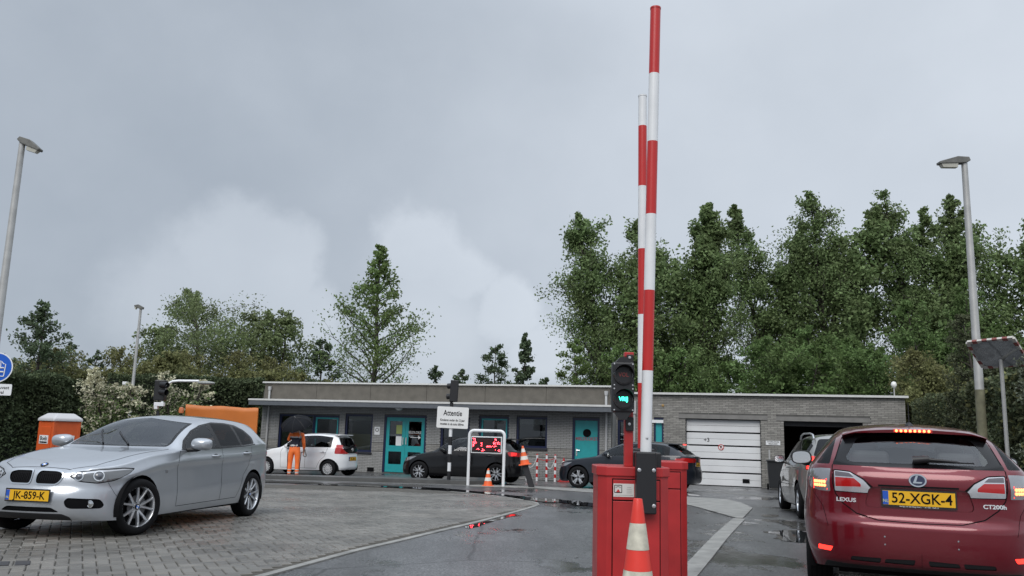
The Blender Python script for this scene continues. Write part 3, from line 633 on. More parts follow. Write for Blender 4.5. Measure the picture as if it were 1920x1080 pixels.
    c.arches(.05); c.flush(); c.running_gear(dict(n=5, spread=.2, w=.02, dish=.02))
    c.seats([2.55], 1.62, rear=3.4); c.mirror(1.80, .885, 1.10, M_BLACK, w=.22, h=.155)
    c.plate('R', 0, .853, '52-XGK-4', foot='Garage van den Berg Auto\'s  *  tel. 020 - 4560 12', out=.004)
    for sd in (1, -1):                                    # rows of lit diodes in each tail light
        par = c.made[lo][0 if sd > 0 else 1]
        base = MB()
        for r_ in range(2):
            for k in range(5):
                q = c.c3(RCA, 4.13 - k * .012, .672 + k * .0265, ZQ(.955) - .045 - r_ * .030); M = c.on(RCA, q[0], q[1], raw=True, lift=.003)
                if sd < 0: M = Matrix.Scale(-1, 4, (0, 1, 0)) @ M
                b = MB(); b.lathe([(.0125, -.002), (.0115, .003), (.006, .006), (0, .007)], 10, 0, M); b.build('diode', M_LED, par, 50)
        q0 = [c.c3(RCA, *p) for p in ((4.145, .652, ZQ(.965) - .03), (4.07, .80, ZQ(.965) - .03), (4.07, .80, ZQ(.9) - .02), (4.145, .652, ZQ(.9) - .02))]
        vs = []
        for q in q0:
            M = c.on(RCA, q[0], q[1], raw=True, lift=.0015); M = Matrix.Scale(-1, 4, (0, 1, 0)) @ M if sd < 0 else M; vs.append(M.translation)
        base.add(vs, [(0, 1, 2, 3)]); base.build('lit_lens', M_REDGLOW, par, 0)
    t = MB(); xs = c.xr - 3.955                            # roof spoiler over the rear window with the third brake light
    P = [(-.55, -.030), (-.40, .012), (0, .032), (.40, .012), (.55, -.030)]
    pr = catmull(P, 21); vs = []
    for y, z in pr:
        e = 1 - abs(y / .55) ** 3; zz = 1.375 + z; vs += [(xs + .20, y * .97, zz + .025 * e + .002), (xs + .02 * e, y, zz + .012 * e), (xs - .075 * e, y, zz - .008), (xs - .07 * e, y, zz - .030 * e - .004), (xs + .06, y, zz - .038)]
    n = len(pr); t.add(vs, [(i * 5 + j, i * 5 + 5 + j, i * 5 + 6 + j, i * 5 + 1 + j) for i in range(n - 1) for j in range(4)])
    spo = t.build('roof_spoiler', RED, c.root, 60)
    b = MB(); b.box((xs - .074, 0, 1.387), (.012, .30, .030)); tl = b.build('third_brake_light', M_REDLENS, spo, 0, bevel=.004)
    for k in range(8): b = MB(); b.lathe([(.011, 0), (.010, .003), (0, .006)], 10, 0, frame_m(Vector((xs - .081, -.122 + k * .035, 1.387)), (0, -1, 0), (-1, 0, 0))); b.build('diode', M_LED, spo, 40)
    M = c.on('R', 0, .995, lift=.004); M.translation.y = 0; b = MB(); S = Matrix.Diagonal((1.28, 1, 1, 1))
    b.lathe([(.052, 0), (.050, .006), (.041, .006), (.040, .003)], 40, 0, M @ S); b.lathe([(.0405, .003), (0, .003)], 40, 1, M @ S)
    b.prism([(-.012, .036), (.004, .038), (-.012, -.010), (.034, -.010), (.026, -.022), (-.036, -.022)], .003, .007, 0, M); b.build('emblem', [M_CHROME, mat('emblem_dark_blue', (.015, .02, .06), .2, coat=1)], c.root, 30)
    c.decal('lettering', M_BADGE, 'R', .535, .815, 'LEXUS', .043, .003, .0012, 1.28); c.decal('lettering', M_BADGE, 'R', -.535, .815, 'CT200h', .043, .003, .0012, 1.22)
    w = MB(); w.tube([(c.xr - 4.205, -.01, 1.156), (c.xr - 4.215, -.06, 1.163), (c.xr - 4.2, -.32, 1.148)], [.020, .017, .006], 8); w.tube([(c.xr - 4.20, .02, 1.150), (c.xr - 4.215, -.10, 1.165)], [.034, .028], 10); w.tube([(c.xr - 4.205, -.42, 1.143), (c.xr - 4.2, -.10, 1.143)], .007, 6); w.build('rear_wiper', M_BLACK, c.root, 50)
    m = MB(); rb = lambda p, q, **k: c.ribbon(m, p, q, **k)
    rb('R', zq([(0, .650), (.30, .654), (.46, .677), (.56, .722), (.615, .80), (.634, .92), (.634, 1.045), (.61, 1.10), (.545, 1.31)]), w=.009); rb('R', zq([(.80, .855), (.72, .70), (.68, .60)]), w=.004); rb('R', zq([(0, .45), (.0, .33)]), w=.003)
    m.build('panel_seam', M_SEAM, c.root, 0)
    q = MB(); c.ribbon(q, 'R', [(0, .945), (.29, .945)], w=.014, lift=.002); q.build('tailgate_groove', M_SEAM, c.root, 0)
    for y in (.26, -.26):
        for z in (.49, .55):
            h, n = c.hit('R', y, z); b = MB(); b.lathe([(.007, 0), (.006, .002), (0, .003)], 10, 0, frame_m(h, (0, -1, 0), n)); b.build('parking_sensor', M_SMOKELENS, c.root, 40)
    c.aerial(3.62, 1.437, .20, .05); c.handle(2.36, .875, parent=d1)
    th = R(22); f = Vector((math.sin(th), math.cos(th), 0)); l = Vector((-f.y, f.x, 0)); P = at(1706, 940, 6.85); P.z = 0; rear = P + f * (4.24 - 3.53)
    c.place(rear + f * 2.6 + l * .775, rear + l * .775)
    return c

def mk(L, H, W, f, wb, Rw, hood, cowl, roof0, roof1, rearz, tailx, beltz, noz=.70, hatch=.25, n=64, rim=.2, bulge=.05, rear_low=.05):
    """a plain hatchback or estate table from a handful of side-view measures"""
    b0, b1 = beltz; wi = W - bulge; re = tailx
    return dict(L=L, W=W, ax=(f, f + wb), R=Rw, rim=rim, track=W - .10, n=n, rows=18, roof_x=(roof0 + roof1) / 2, flare=.02,
      outline=[(.10, 0), (.12, wi * .38), (.19, wi * .62), (.31, wi * .82), (.50, wi * .92), (.9, wi * .975), (1.7, wi), (L * .6, wi * 1.005), (L - .75, wi * .985), (L - .42, wi * .93), (L - .20, wi * .80), (L - .09, wi * .60), (L - .055, wi * .35), (L - .05, 0)],
      belt=[(.10, noz), (.5, noz + (hood - noz) * .45), (cowl, hood + .0), (cowl + .4, b0), (L * .6, (b0 + b1) / 2), (L - .4, b1), (L - .05, b1 - .01)],
      side_off=[(-.9, -.03), (-.78, .005), (-.65, bulge * .75), (-.48, bulge), (-.3, bulge * .8), (-.16, bulge * .75), (-.08, bulge * .4), (0, 0)],
      front_off=[(.15, -.06), (.24, .07), (.4, .10), (.5, .09), (noz - .1, .05), (noz, 0)],
      rear_off=[(.2, -.08), (.32, .03), (.45, rear_low), (.58, rear_low), (.68, rear_low * .5), (b1 - .2, .0), (b1, 0)],
      bottom=[(0, .19), (1.4, .2), (L - 1, .22), (L, .25)],
      top=[(.10, noz + .003), (.2, noz + .04), (.45, noz + (hood - noz) * .62), (cowl - .12, hood + .045), (cowl, hood + .065), (cowl + (roof0 - cowl) * .5, hood + (H - hood) * .62), (roof0 - .12, H - .06), (roof0 + .1, H - .02), ((roof0 + roof1) / 2, H), (roof1 - .3, H - .02), (roof1, rearz), (roof1 + (re - roof1) * .5, rearz - (rearz - b1) * .5), (re, b1 + .012), (L - .05, b1 - .008)],
      rail_f=[(.1, .7), (.6, .75), (cowl, .86), (cowl + .15, .88), ((cowl + roof0) / 2, .80), (roof0, .735), (roof0 + .3, .715), (roof1 - .2, .71), (roof1, .73), ((roof1 + re) / 2, .80), (L - .05, .85)],
      rail_z=[(.1, noz + .002), (.5, noz + (hood - noz) * .55), (cowl, hood + .02), (cowl + .08, hood + .045), ((cowl + roof0) / 2 + .08, hood + (H - hood) * .57), (roof0 + .05, H - .095), ((roof0 + roof1) / 2, H - .055), (roof1 - .25, H - .085), (roof1, rearz - .07), ((roof1 + re) / 2, rearz - (rearz - b1) * .55), (re, b1 + .005), (L - .05, b1 - .009)])
def dlo(c, x0, x1, splits, m=.05, up=.02):             # side windows between waist and roof rail; splits are pillar positions
    edge = [x0] + [q for s_ in splits for q in (s_ - .03, s_ + .03)] + [x1]; out = []
    for a, b in zip(edge[::2], edge[1::2]):
        P = [(a, max(c.belt(a) + up, min(c.rz(a) - m, 9)))] if a == x0 else [(a, c.belt(a) + up), (a, c.rz(a) - m)]
        P += [(x, c.rz(x) - m) for x in np.linspace(a, b, 6)[1:-1]] + [(b, c.rz(b) - m), (b - (.0 if b != x1 else -.02), c.belt(b) + up)] + [((a + b) / 2, c.belt((a + b) / 2) + up)] + ([(a + .03, c.belt(a) + up)] if a == x0 else [])
        out.append(P)
    return out
def common(c, cowl, roof0, dl, rw, paintm, style, seat, rear_seat, dash, steer=0, dark_rear=True, ws_low=None):
    c.region('windscreen', WSGLASS, wsp(c, cowl + .17, roof0 - .06, .05, ws_low), 'F', 'c', .08, .02, lambda f: f.calc_center_median().x > c.xr - c.sp['roof_x'])
    c.region('window_surround', M_GLOSSBLACK, dl[0], 'S', 's', .1, .03)
    for i, P in enumerate(dl[1]): c.region('side_window', GLASSDARK if i else GLASS, P, 'S', 's', .1, .02)
    c.region('rear_window', GLASSDARK, rw, 'R', 'c', .06, .05, lambda f: f.calc_center_median().x < c.xr - c.sp['roof_x'])
def surround(c, x0, x1, m=.03, up=.005):
    xs = np.linspace(x0, x1, 12); return [(x, max(c.rz(x) - m, c.belt(x) + up)) for x in xs] + [(x1 + .03, c.belt(x1) + up)] + [(x, c.belt(x) + up) for x in xs[::-1][1:]]

def white_car():
    sp = mk(3.54, 1.478, .82, .58, 2.42, .285, .93, 1.0, 1.75, 3.12, 1.43, 3.42, (.96, 1.0), .74, rim=.19, rear_low=.03); pm = paint('white_car_paint', (.80, .81, .82), 0, .3)
    c = Car(sp, 'small_car', 'small white five-door car standing by the person with the umbrella', pm)
    common(c, 1.0, 1.75, (surround(c, 1.28, 3.02), dlo(c, 1.40, 2.92, [2.12])), None or [(-.1, .80), (-.1, 1.36), (.45, 1.34), (.54, 1.10), (.52, .80)], pm, None, None, None, None, ws_low=1.03)
    c.parts[-1] = ('tailgate_glass', M_GLOSSBLACK, 'c', None, 0); c.region('rear_window', GLASSDARK, [(-.1, 1.03), (-.1, 1.32), (.42, 1.30), (.49, 1.06)], 'R', 'c', .06, .05, lambda f: f.calc_center_median().x < c.xr - 2.5)
    c.region('tail_light', M_REDLENS, [(3.18, .79), (3.20, 1.10), (3.34, 1.10), (3.5, .79)], 'S', 's', .02, .04, lambda f: f.calc_center_median().x < c.xr - 3.2); c.region('tail_light', M_REDLENS, [(.56, .79), (.58, 1.08), (.66, 1.08), (.74, .79)], 'R', 's', .15, .03, lambda f: f.calc_center_median().x < c.xr - c.sp['L'] + .32)
    d1 = c.region('door', pm, [(1.16, .27), (2.10, .28), (2.11, .95), (1.2, .94), (1.13, .8)], 'S', 's', .1, .04); d2 = c.region('door', pm, [(2.112, .28), (2.55, .29), (2.68, .55), (2.85, .7), (2.92, .97), (2.12, .95)], 'S', 's', .1, .04)
    c.arches(.045); c.flush(); c.running_gear(dict(n=14, w=.014, taper=1.4, dish=.006, hub=.075, mat=mat('wheel_trim', (.66, .67, .68), .35, .3), cap=M_ALLOY)); c.seats([1.95], 1.15, rear=2.75)
    c.mirror(1.42, .80, 1.0, w=.17, h=.13); c.handle(1.98, .83, parent=d1); c.handle(2.78, .84, parent=d2); c.plate('R', 0, .62, 'TK-204-X', out=.006)
    m = MB(); c.ribbon(m, 'S', [(1.16, .28), (1.13, .8), (1.2, .95)], w=.008); c.ribbon(m, 'S', [(2.11, .28), (2.115, .96)], w=.008); c.ribbon(m, 'S', [(1.16, .275), (2.55, .285), (2.68, .55), (2.85, .7), (2.93, .98)], w=.008); c.ribbon(m, 'R', [(0, .78), (.55, .78)], w=.008); m.build('panel_seam', M_SEAM, c.root, 0)
    M = c.on('R', 0, .93, lift=.004); M.translation.y = 0; b = MB(); b.lathe([(.065, 0), (.064, .006), (.054, .006), (.053, .002)], 24, 0, M)
    for pts in (((-.02, .05), (0, .008), (.02, .05)), ((-.046, .03), (-.02, -.045), (0, .0), (.02, -.045), (.046, .03))): b.tube([(x, y, .004) for x, y in pts], .006, 5, 0, M)
    b.build('emblem', M_CHROME, c.root, 30); c.wiper('R', (0, 1.04), (-.3, 1.07))
    t = MB(); t.box((c.xr - 3.13, 0, 1.425), (.22, 1.02, .03)); t.build('roof_spoiler', pm, c.root, 40, bevel=.012); c.aerial(2.9, 1.455, .2, .9)
    Rr = at(614, 890, 29.2); c.place(Rr + Vector((-2.36, .70, 0)).normalized() * 2.42, Rr); return c
def black_car():
    sp = mk(4.22, 1.50, .872, .82, 2.64, .318, .93, 1.15, 2.10, 3.62, 1.43, 4.07, (.97, 1.04), .70, rim=.215); pm = paint('black_paint', (.005, .005, .006), 0, .3, .0, .55, .2)
    c = Car(sp, 'hatchback_car', 'black hatchback queueing by the kerb behind the red dot display', pm)
    common(c, 1.15, 2.05, (surround(c, 1.45, 3.60), dlo(c, 1.62, 3.48, [2.46, 3.14])), [(-.1, 1.08), (-.1, 1.36), (.46, 1.34), (.58, 1.12), (.56, 1.08)], pm, None, None, None, None, ws_low=1.0)
    c.region('tail_light', M_REDLENS, [(3.86, .88), (3.80, 1.0), (3.92, 1.02), (4.2, .98), (4.2, .86)], 'S', 's', .02, .03); c.region('tail_light', mat('tail_glow', (.6, .02, .02), .2, emit=.7, ecol=(1, .03, .03)), [(.62, .90), (.60, .99), (.8, 1.0), (.82, .88)], 'R', 's', .15, .03, lambda f: f.calc_center_median().x < c.xr - c.sp['L'] + .32)
    c.region('headlight', M_SMOKELENS, [c.c3(('FC', 45), *q) for q in ((.16, .45, .66), (.42, .70, .77), (.72, .79, .80), (.5, .74, .68), (.22, .55, .60))], ('FC', 45), 's', .05, .03, raw=True)
    d1 = c.region('door', pm, [(1.42, .27), (2.40, .28), (2.42, .95), (1.45, .94), (1.38, .8)], 'S', 's', .1, .04); d2 = c.region('door', pm, [(2.404, .28), (3.0, .29), (3.12, .55), (3.28, .7), (3.36, .98), (2.424, .95)], 'S', 's', .1, .04)
    c.arches(.045); c.flush(); c.running_gear(dict(n=5, spread=.26, spread_in=.04, w=.022, dish=.02)); c.seats([2.2], 1.35, rear=3.05)
    c.mirror(1.68, .85, 1.02, w=.2, h=.14); c.handle(2.26, .86, parent=d1); c.handle(3.2, .88, parent=d2); c.plate('R', .0, .62, 'GV-518-R', out=.006)
    t = MB(); t.box((c.xr - 3.67, 0, 1.425), (.30, 1.08, .03)); t.build('roof_spoiler', pm, c.root, 40, bevel=.012); c.wiper('R', (0, 1.09), (-.3, 1.12))
    m = MB(); c.ribbon(m, 'S', [(1.5, .98), (2.4, 1.0), (3.4, 1.03)], w=.014, thick=.006); m.build('waist_moulding', M_DARKMETAL, c.root, 0)
    Rr = at(930, 890, 27.1); c.place(Rr + Vector((-2.44, .72, 0)).normalized() * 2.64, Rr); return c
def grey_hatch():
    sp = mk(4.36, 1.45, .90, .88, 2.67, .325, .93, 1.35, 2.25, 3.70, 1.37, 4.18, (.97, 1.04), .70, rim=.225); pm = paint('slate_paint', (.012, .015, .022), .2, .3, .0, .7, .3)
    c = Car(sp, 'hatchback_car', 'dark slate hatchback beyond the red barrier cabinets, facing left', pm)
    common(c, 1.35, 2.25, (surround(c, 1.62, 3.68), dlo(c, 1.80, 3.55, [2.62, 3.28])), [(-.1, 1.10), (-.1, 1.33), (.50, 1.31), (.62, 1.12), (.60, 1.09)], pm, None, None, None, None, ws_low=1.0)
    c.region('tail_light', M_REDLENS, [(3.90, .84), (3.86, .96), (4.4, .98), (4.4, .86)], 'S', 's', .02, .03); c.region('tail_light', M_REDLENS, [(.40, .87), (.42, .97), (.8, .99), (.84, .86)], 'R', 's', .15, .03, lambda f: f.calc_center_median().x < c.xr - c.sp['L'] + .32)
    c.region('headlight', M_SMOKELENS, [c.c3(('FC', 45), *q) for q in ((.16, .45, .66), (.42, .72, .74), (.70, .80, .77), (.5, .76, .66), (.22, .55, .60))], ('FC', 45), 's', .05, .03, raw=True)
    d1 = c.region('door', pm, [(1.6, .27), (2.60, .28), (2.62, .95), (1.63, .94), (1.56, .8)], 'S', 's', .1, .04); d2 = c.region('door', pm, [(2.604, .28), (3.1, .29), (3.22, .55), (3.4, .7), (3.46, .98), (2.624, .95)], 'S', 's', .1, .04)
    c.arches(.045); c.flush(); c.running_gear(dict(n=5, spread=.16, spread_in=.05, w=.026, dish=.015)); c.seats([2.4], 1.55, rear=3.3)
    c.mirror(1.85, .88, 1.02, w=.2, h=.14); c.handle(2.46, .87, parent=d1); c.handle(3.30, .90, parent=d2); c.plate('R', 0, .80, 'SX-332-D', out=.006)
    t = MB(); t.box((c.xr - 3.76, 0, 1.375), (.34, 1.12, .03)); sp_ = t.build('roof_spoiler', pm, c.root, 40, bevel=.012); b = MB(); b.box((c.xr - 3.935, 0, 1.375), (.015, .3, .028)); b.build('third_brake_light', M_REDGLOW, sp_, 0); c.aerial(3.4, 1.40, .2, .6)
    F = at(1084, 900, 25.8); c.place(F, F + Vector((.891, -.454, 0)) * 2.67); return c
def grey_estate():
    sp = mk(4.42, 1.52, .87, .85, 2.70, .315, .95, 1.25, 2.15, 3.85, 1.48, 4.25, (.99, 1.04), .72, rim=.20); pm = paint('taupe_paint', (.27, .265, .25), .6, .34)
    c = Car(sp, 'estate_car', 'pale taupe estate car with roof rails, half hidden by the dark red car', pm)
    common(c, 1.25, 2.15, (surround(c, 1.52, 3.98), dlo(c, 1.72, 3.9, [2.52, 3.25])), [(-.1, 1.08), (-.1, 1.42), (.52, 1.40), (.64, 1.12), (.62, 1.08)], pm, None, None, None, None, ws_low=1.03)
    c.region('tail_light', M_REDLENS, [(4.05, .86), (4.02, 1.1), (4.4, 1.1), (4.4, .86)], 'S', 's', .02, .03); c.region('tail_light', M_REDGLOW, [(.66, .88), (.64, 1.10), (.84, 1.1), (.86, .88)], 'R', 's', .15, .03, lambda f: f.calc_center_median().x < c.xr - c.sp['L'] + .32)
    d1 = c.region('door', pm, [(1.5, .27), (2.50, .28), (2.52, .97), (1.53, .96), (1.46, .8)], 'S', 's', .1, .04); d2 = c.region('door', pm, [(2.504, .28), (3.05, .29), (3.2, .55), (3.35, .7), (3.4, .99), (2.524, .97)], 'S', 's', .1, .04)
    c.arches(.045); c.flush(); c.running_gear(dict(n=7, w=.026, dish=.02)); c.seats([2.3], 1.5, rear=3.2)
    c.mirror(1.75, .86, 1.04, w=.2, h=.15); c.handle(2.36, .88, parent=d1); c.handle(3.24, .90, parent=d2); c.plate('R', 0, .72, '27-LTV-9', out=.006)
    for sd in (1, -1):
        b = MB(); y = sd * .60; b.tube([(c.xr - 2.3, y, 1.42), (c.xr - 2.4, y, 1.485), (c.xr - 2.7, y, 1.52), (c.xr - 3.5, y, 1.51), (c.xr - 3.85, y, 1.475), (c.xr - 3.95, y, 1.40)], .016, 8); b.build('roof_rail', M_ALLOY, c.root, 50)
    m = MB(); c.ribbon(m, 'S', [(1.5, .275), (1.46, .8), (1.53, .97)], w=.008); c.ribbon(m, 'S', [(2.51, .28), (2.525, .98)], w=.008); c.ribbon(m, 'S', [(1.2, .56), (2.2, .57), (3.1, .58)], w=.012, thick=.008); m.build('panel_seam', M_DARKMETAL, c.root, 0)
    F = at(1466, 930, 18.0); c.place(F, F + Vector((-.53, -2.62, 0)).normalized() * 2.7); return c
# ------------------------------------------------------------------ ground
def asphalt_mat():
    m = bpy.data.materials.new('wet_asphalt'); m.use_nodes = True; nt = m.node_tree; b = nt.nodes['Principled BSDF']; L = nt.links.new
    tc = nt.nodes.new('ShaderNodeTexCoord')
    def nz(sc, det=5, rough=.55, st=(1, 1, 1)):
        mp = nt.nodes.new('ShaderNodeMapping'); mp.inputs['Scale'].default_value = st; L(tc.outputs['Object'], mp.inputs[0])
        n = nt.nodes.new('ShaderNodeTexNoise'); n.inputs['Scale'].default_value = sc; n.inputs['Detail'].default_value = det; n.inputs['Roughness'].default_value = rough; L(mp.outputs[0], n.inputs[0]); return n.outputs[0]
    def mr(v, a, b_, lo, hi):
        q = nt.nodes.new('ShaderNodeMapRange'); q.interpolation_type = 'SMOOTHSTEP'; L(v, q.inputs[0])
        for i, x in enumerate((a, b_, lo, hi)): q.inputs[i + 1].default_value = x
        return q.outputs[0]
    def mul0(a, c): q = nt.nodes.new('ShaderNodeMath'); q.operation = 'MULTIPLY'; L(a, q.inputs[0]); L(c, q.inputs[1]); return q.outputs[0]
    wet = mr(nz(.55, 7, .65, (1, .6, 1)), .52, .62, 0, 1)           # film of rain water, thicker in the hollows
    patch = mr(nz(.22, 3), .35, .65, .8, 1.2); grit = mul0(mr(nz(140, 3), .35, .7, .6, 1.5), mr(nz(38, 4, .7), .38, .64, .42, 1.7)); mid = mr(nz(7, 4), .3, .7, .85, 1.15)
    mul = mul0
    streak = mr(nz(1.6, 4, .6, (1, .22, 1)), .35, .65, .82, 1.18); patch = mul(patch, streak); k = mul(mul(patch, grit), mul(mid, mr(wet, 0, 1, 1, .55)))
    # thin cracks
    v = nt.nodes.new('ShaderNodeTexVoronoi'); v.feature = 'DISTANCE_TO_EDGE'; v.inputs['Scale'].default_value = .22
    ad = nt.nodes.new('ShaderNodeMix'); ad.data_type = 'VECTOR'; ad.inputs[0].default_value = .12
    nn = nt.nodes.new('ShaderNodeTexNoise'); nn.inputs['Scale'].default_value = 1.5; nn.inputs['Detail'].default_value = 6; L(tc.outputs['Object'], nn.inputs[0]); L(tc.outputs['Object'], ad.inputs[4]); L(nn.outputs['Color'], ad.inputs[5]); L(ad.outputs[1], v.inputs['Vector'])
    crack = mr(v.outputs[0], .0, .006, .35, 1); k = mul(k, crack)
    s = nt.nodes.new('ShaderNodeVectorMath'); s.operation = 'SCALE'; s.inputs[0].default_value = (.098, .098, .100); L(k, s.inputs['Scale']); L(s.outputs[0], b.inputs['Base Color'])
    L(mr(wet, 0, 1, .34, .08), b.inputs['Roughness']); b.inputs['Specular IOR Level'].default_value = .42
    bp = nt.nodes.new('ShaderNodeBump'); bp.inputs['Distance'].default_value = .006; L(nz(110, 3), bp.inputs['Height']); L(mr(wet, 0, 1, .55, .06), bp.inputs['Strength']); L(bp.outputs[0], b.inputs['Normal'])
    return m
M_ASPHALT = asphalt_mat()
M_BAND = mat('pale_kerb_stone', (.26, .256, .24), .5, vary=.3, vscale=4, bump=.3, bscale=90)
M_PAVER = mat('paver', (.150, .142, .128), .35, vary=.32, vscale=.9, world=True, wet=.16, bump=.5, bscale=120, island=.22)
M_JOINT = mat('joint_sand', (.075, .07, .06), .9, vary=.3, vscale=4)
def puddle_mat():
    m = mat('puddle_water', (.016, .017, .018), .015, spec=.55); nt = m.node_tree; b = nt.nodes['Principled BSDF']
    tc = nt.nodes.new('ShaderNodeTexCoord'); n = nt.nodes.new('ShaderNodeTexNoise'); n.inputs['Scale'].default_value = 5; n.inputs['Detail'].default_value = 2; nt.links.new(tc.outputs['Object'], n.inputs[0])
    bp = nt.nodes.new('ShaderNodeBump'); bp.inputs['Strength'].default_value = .06; bp.inputs['Distance'].default_value = .004; nt.links.new(n.outputs[0], bp.inputs['Height']); nt.links.new(bp.outputs[0], b.inputs['Normal']); return m
M_PUDDLE = puddle_mat(); M_DAMP = mat('damp_stone', (.06, .057, .052), .16, vary=.3, vscale=9, bump=.12, bscale=60)
def sheet(name, poly, lift, m, ys=None, height=0.0, parent=None):
    bm = bmesh.new(); vs = [bm.verts.new((x, y, 0)) for x, y in poly]; bm.faces.new(vs)
    bmesh.ops.triangulate(bm, faces=bm.faces)
    for y in ([9.5, 10, 10.5, 11, 11.5, 12, 12.5, 13, 14, 15, 16, 17, 18, 19, 20, 21, 22, 29.5] if ys is None else ys):
        bmesh.ops.bisect_plane(bm, geom=list(bm.verts) + list(bm.edges) + list(bm.faces), plane_co=(0, y, 0), plane_no=(0, 1, 0), dist=1e-5)
    for x in (-15, -10, -6, -3, 0, 3, 6, 10, 15):
        bmesh.ops.bisect_plane(bm, geom=list(bm.verts) + list(bm.edges) + list(bm.faces), plane_co=(x, 0, 0), plane_no=(1, 0, 0), dist=1e-5)
    if height:
        r = bmesh.ops.extrude_face_region(bm, geom=list(bm.faces)); 
        for v in r['geom']:
            if isinstance(v, bmesh.types.BMVert): v.co.z += height
    for v in bm.verts: v.co.z += zg(v.co.y, v.co.x) + lift
    bm.normal_update(); bmesh.ops.recalc_face_normals(bm, faces=bm.faces)
    if not height:
        for f in bm.faces:
            if f.normal.z < 0: f.normal_flip()
    me = bpy.data.meshes.new(name); bm.to_mesh(me); bm.free(); me.materials.append(m); o = bpy.data.objects.new(name, me); lnk(o, parent); return o
G2 = lambda pts: [tuple(gnd(*p).to_2d()) for p in pts]
tag(sheet('asphalt_ground', [(-700, -60), (700, -60), (700, 1500), (-700, 1500)], 0, M_ASPHALT), kind='structure')
# block paving on the left, bounded by a flush kerb
edge = G2([(496, 1080), (629, 1043.7), (692, 1027), (749, 1014.5), (800, 1002), (885, 982), (955, 963.5), (990, 953.5), (1008, 947.5)])
far_edge = G2([(1004, 942.5), (960, 934.5), (900, 927), (844, 922), (760, 916.5), (681, 913), (600, 910), (490, 908)])
d0 = Vector((edge[1][0] - edge[0][0], edge[1][1] - edge[0][1])).normalized(); near0 = (edge[0][0] - d0.x * 4.5, edge[0][1] - d0.y * 4.5)
pave_poly = [near0] + edge + far_edge + [(-26, far_edge[-1][1] + .4), (-26, near0[1])]
paving = tag(sheet('block_paving', pave_poly, .004, M_JOINT), kind='structure')
def strip(name, pts, w, lift, m, h, seg=1.0):
    """flush kerb stones laid end to end along a line"""
    P = catmull(pts, max(3, int(sum(math.dist(a, b) for a, b in zip(pts, pts[1:])) / seg) + 1)); root = None; out = []
    for i, (a, b) in enumerate(zip(P, P[1:])):
        a, b = Vector((*a, 0)), Vector((*b, 0)); t = (b - a).normalized(); n = Vector((-t.y, t.x, 0)) * w / 2; a2, b2 = a + t * .004, b - t * .004
        vs = []
        for q, z in ((a2, zg(a2.y, a2.x)), (b2, zg(b2.y, b2.x))): vs += [(q.x + n.x, q.y + n.y, z - .02), (q.x + n.x, q.y + n.y, z + h), (q.x - n.x, q.y - n.y, z + h), (q.x - n.x, q.y - n.y, z - .02)]
        mb = MB(); mb.add(vs, [(0, 1, 5, 4), (1, 2, 6, 5), (2, 3, 7, 6), (3, 2, 1, 0), (4, 5, 6, 7)]); out.append(mb)
    return out
def stones(rootname, pts, w, m, h, seg):
    ms = strip(rootname, pts, w, 0, m, h, seg); r = None
    for k, mb in enumerate(ms):
        if k == 0: r = mb.build(rootname, m, None, 0); tag(r, kind='structure')
        else: mb.build('kerb_stone', m, r, 0)
    return r
stones('flush_kerb', [near0] + edge, .085, M_BAND, .013, 1.0)
stones('paving_edge', [edge[-1], *far_edge[:4]], .08, M_BAND, .010, .8)
def pavers():
    th = R(27); ca, sa = math.cos(th), math.sin(th); S_, gap = .111, .007; L_, W_ = 2 * S_, S_
    lng = Vector((-sa, ca)); lat = Vector((ca, sa)); org = Vector((near0[0], near0[1])); units = []; Ym = 20.5
    for i in range(-130, 140):                            # herringbone: cells (i, j), blocks two cells long either way
        for j in range(-40, 260):
            q = (i - j) % 4
            if q == 0: c = org + lat * (i + .5) * S_ + lng * (j * S_); ang = th + math.pi / 2
            elif q == 3: c = org + lat * (i * S_) + lng * (j + .5) * S_; ang = th
            else: continue
            x, y = c
            if y < 4.9 or y > Ym or x < -.64 * y - .6: continue
            if not all(inpoly(x + e, y + f, pave_poly) for e in (-.09, .09) for f in (-.09, .09)): continue
            units.append((c, y, ang))
    units.sort(key=lambda u: u[1]); base = MB(); a, b = L_ / 2 - gap / 2, W_ / 2 - gap / 2; e = .008
    def geo(mb, M, dz): mb.add([(x * (b - k), y * (a - k), z) for (k, z) in ((0, 0), (0, .012), (e, .020)) for x, y in ((-1, -1), (1, -1), (1, 1), (-1, 1))], [(q, (q + 1) % 4, 4 + (q + 1) % 4, 4 + q) for q in range(4)] + [(4 + q, 4 + (q + 1) % 4, 8 + (q + 1) % 4, 8 + q) for q in range(4)] + [(8, 9, 10, 11)], 0, M)
    geo(base, Matrix(), 0); first = None; rest = MB(); vis = [u for u in units if -.62 * u[1] - .3 < u[0].x and u[1] > 6.3]; ids = {id(u) for u in vis[:300]}
    dark = {3, 9}
    for n, u in enumerate(units):
        c, y, ang = u; z = zg(y, c.x) + random.uniform(-.0025, .0025); rx = (zg(y + .1, c.x) - zg(y - .1, c.x)) / .2; ry = -(zg(y, c.x + .1) - zg(y, c.x - .1)) / .2
        M = Matrix.Translation((c.x, c.y, z + .0)) @ Matrix.Rotation(rx, 4, 'X') @ Matrix.Rotation(ry, 4, 'Y') @ Matrix.Rotation(ang - 0 + random.gauss(0, .008), 4, 'Z') @ Matrix.Rotation(random.gauss(0, .006), 4, 'X') @ Matrix.Rotation(random.gauss(0, .006), 4, 'Y')
        if id(u) in ids:
            if first is None: first = base.build('paver', M_PAVER, paving, 0); o = first
            else: o = bpy.data.objects.new('paver', first.data); lnk(o, paving)
            o.matrix_local = M
        else: geo(rest, M, 0)
    r = rest.build('paver_field', M_PAVER, paving, 0); tag(r, kind='stuff')
pavers()
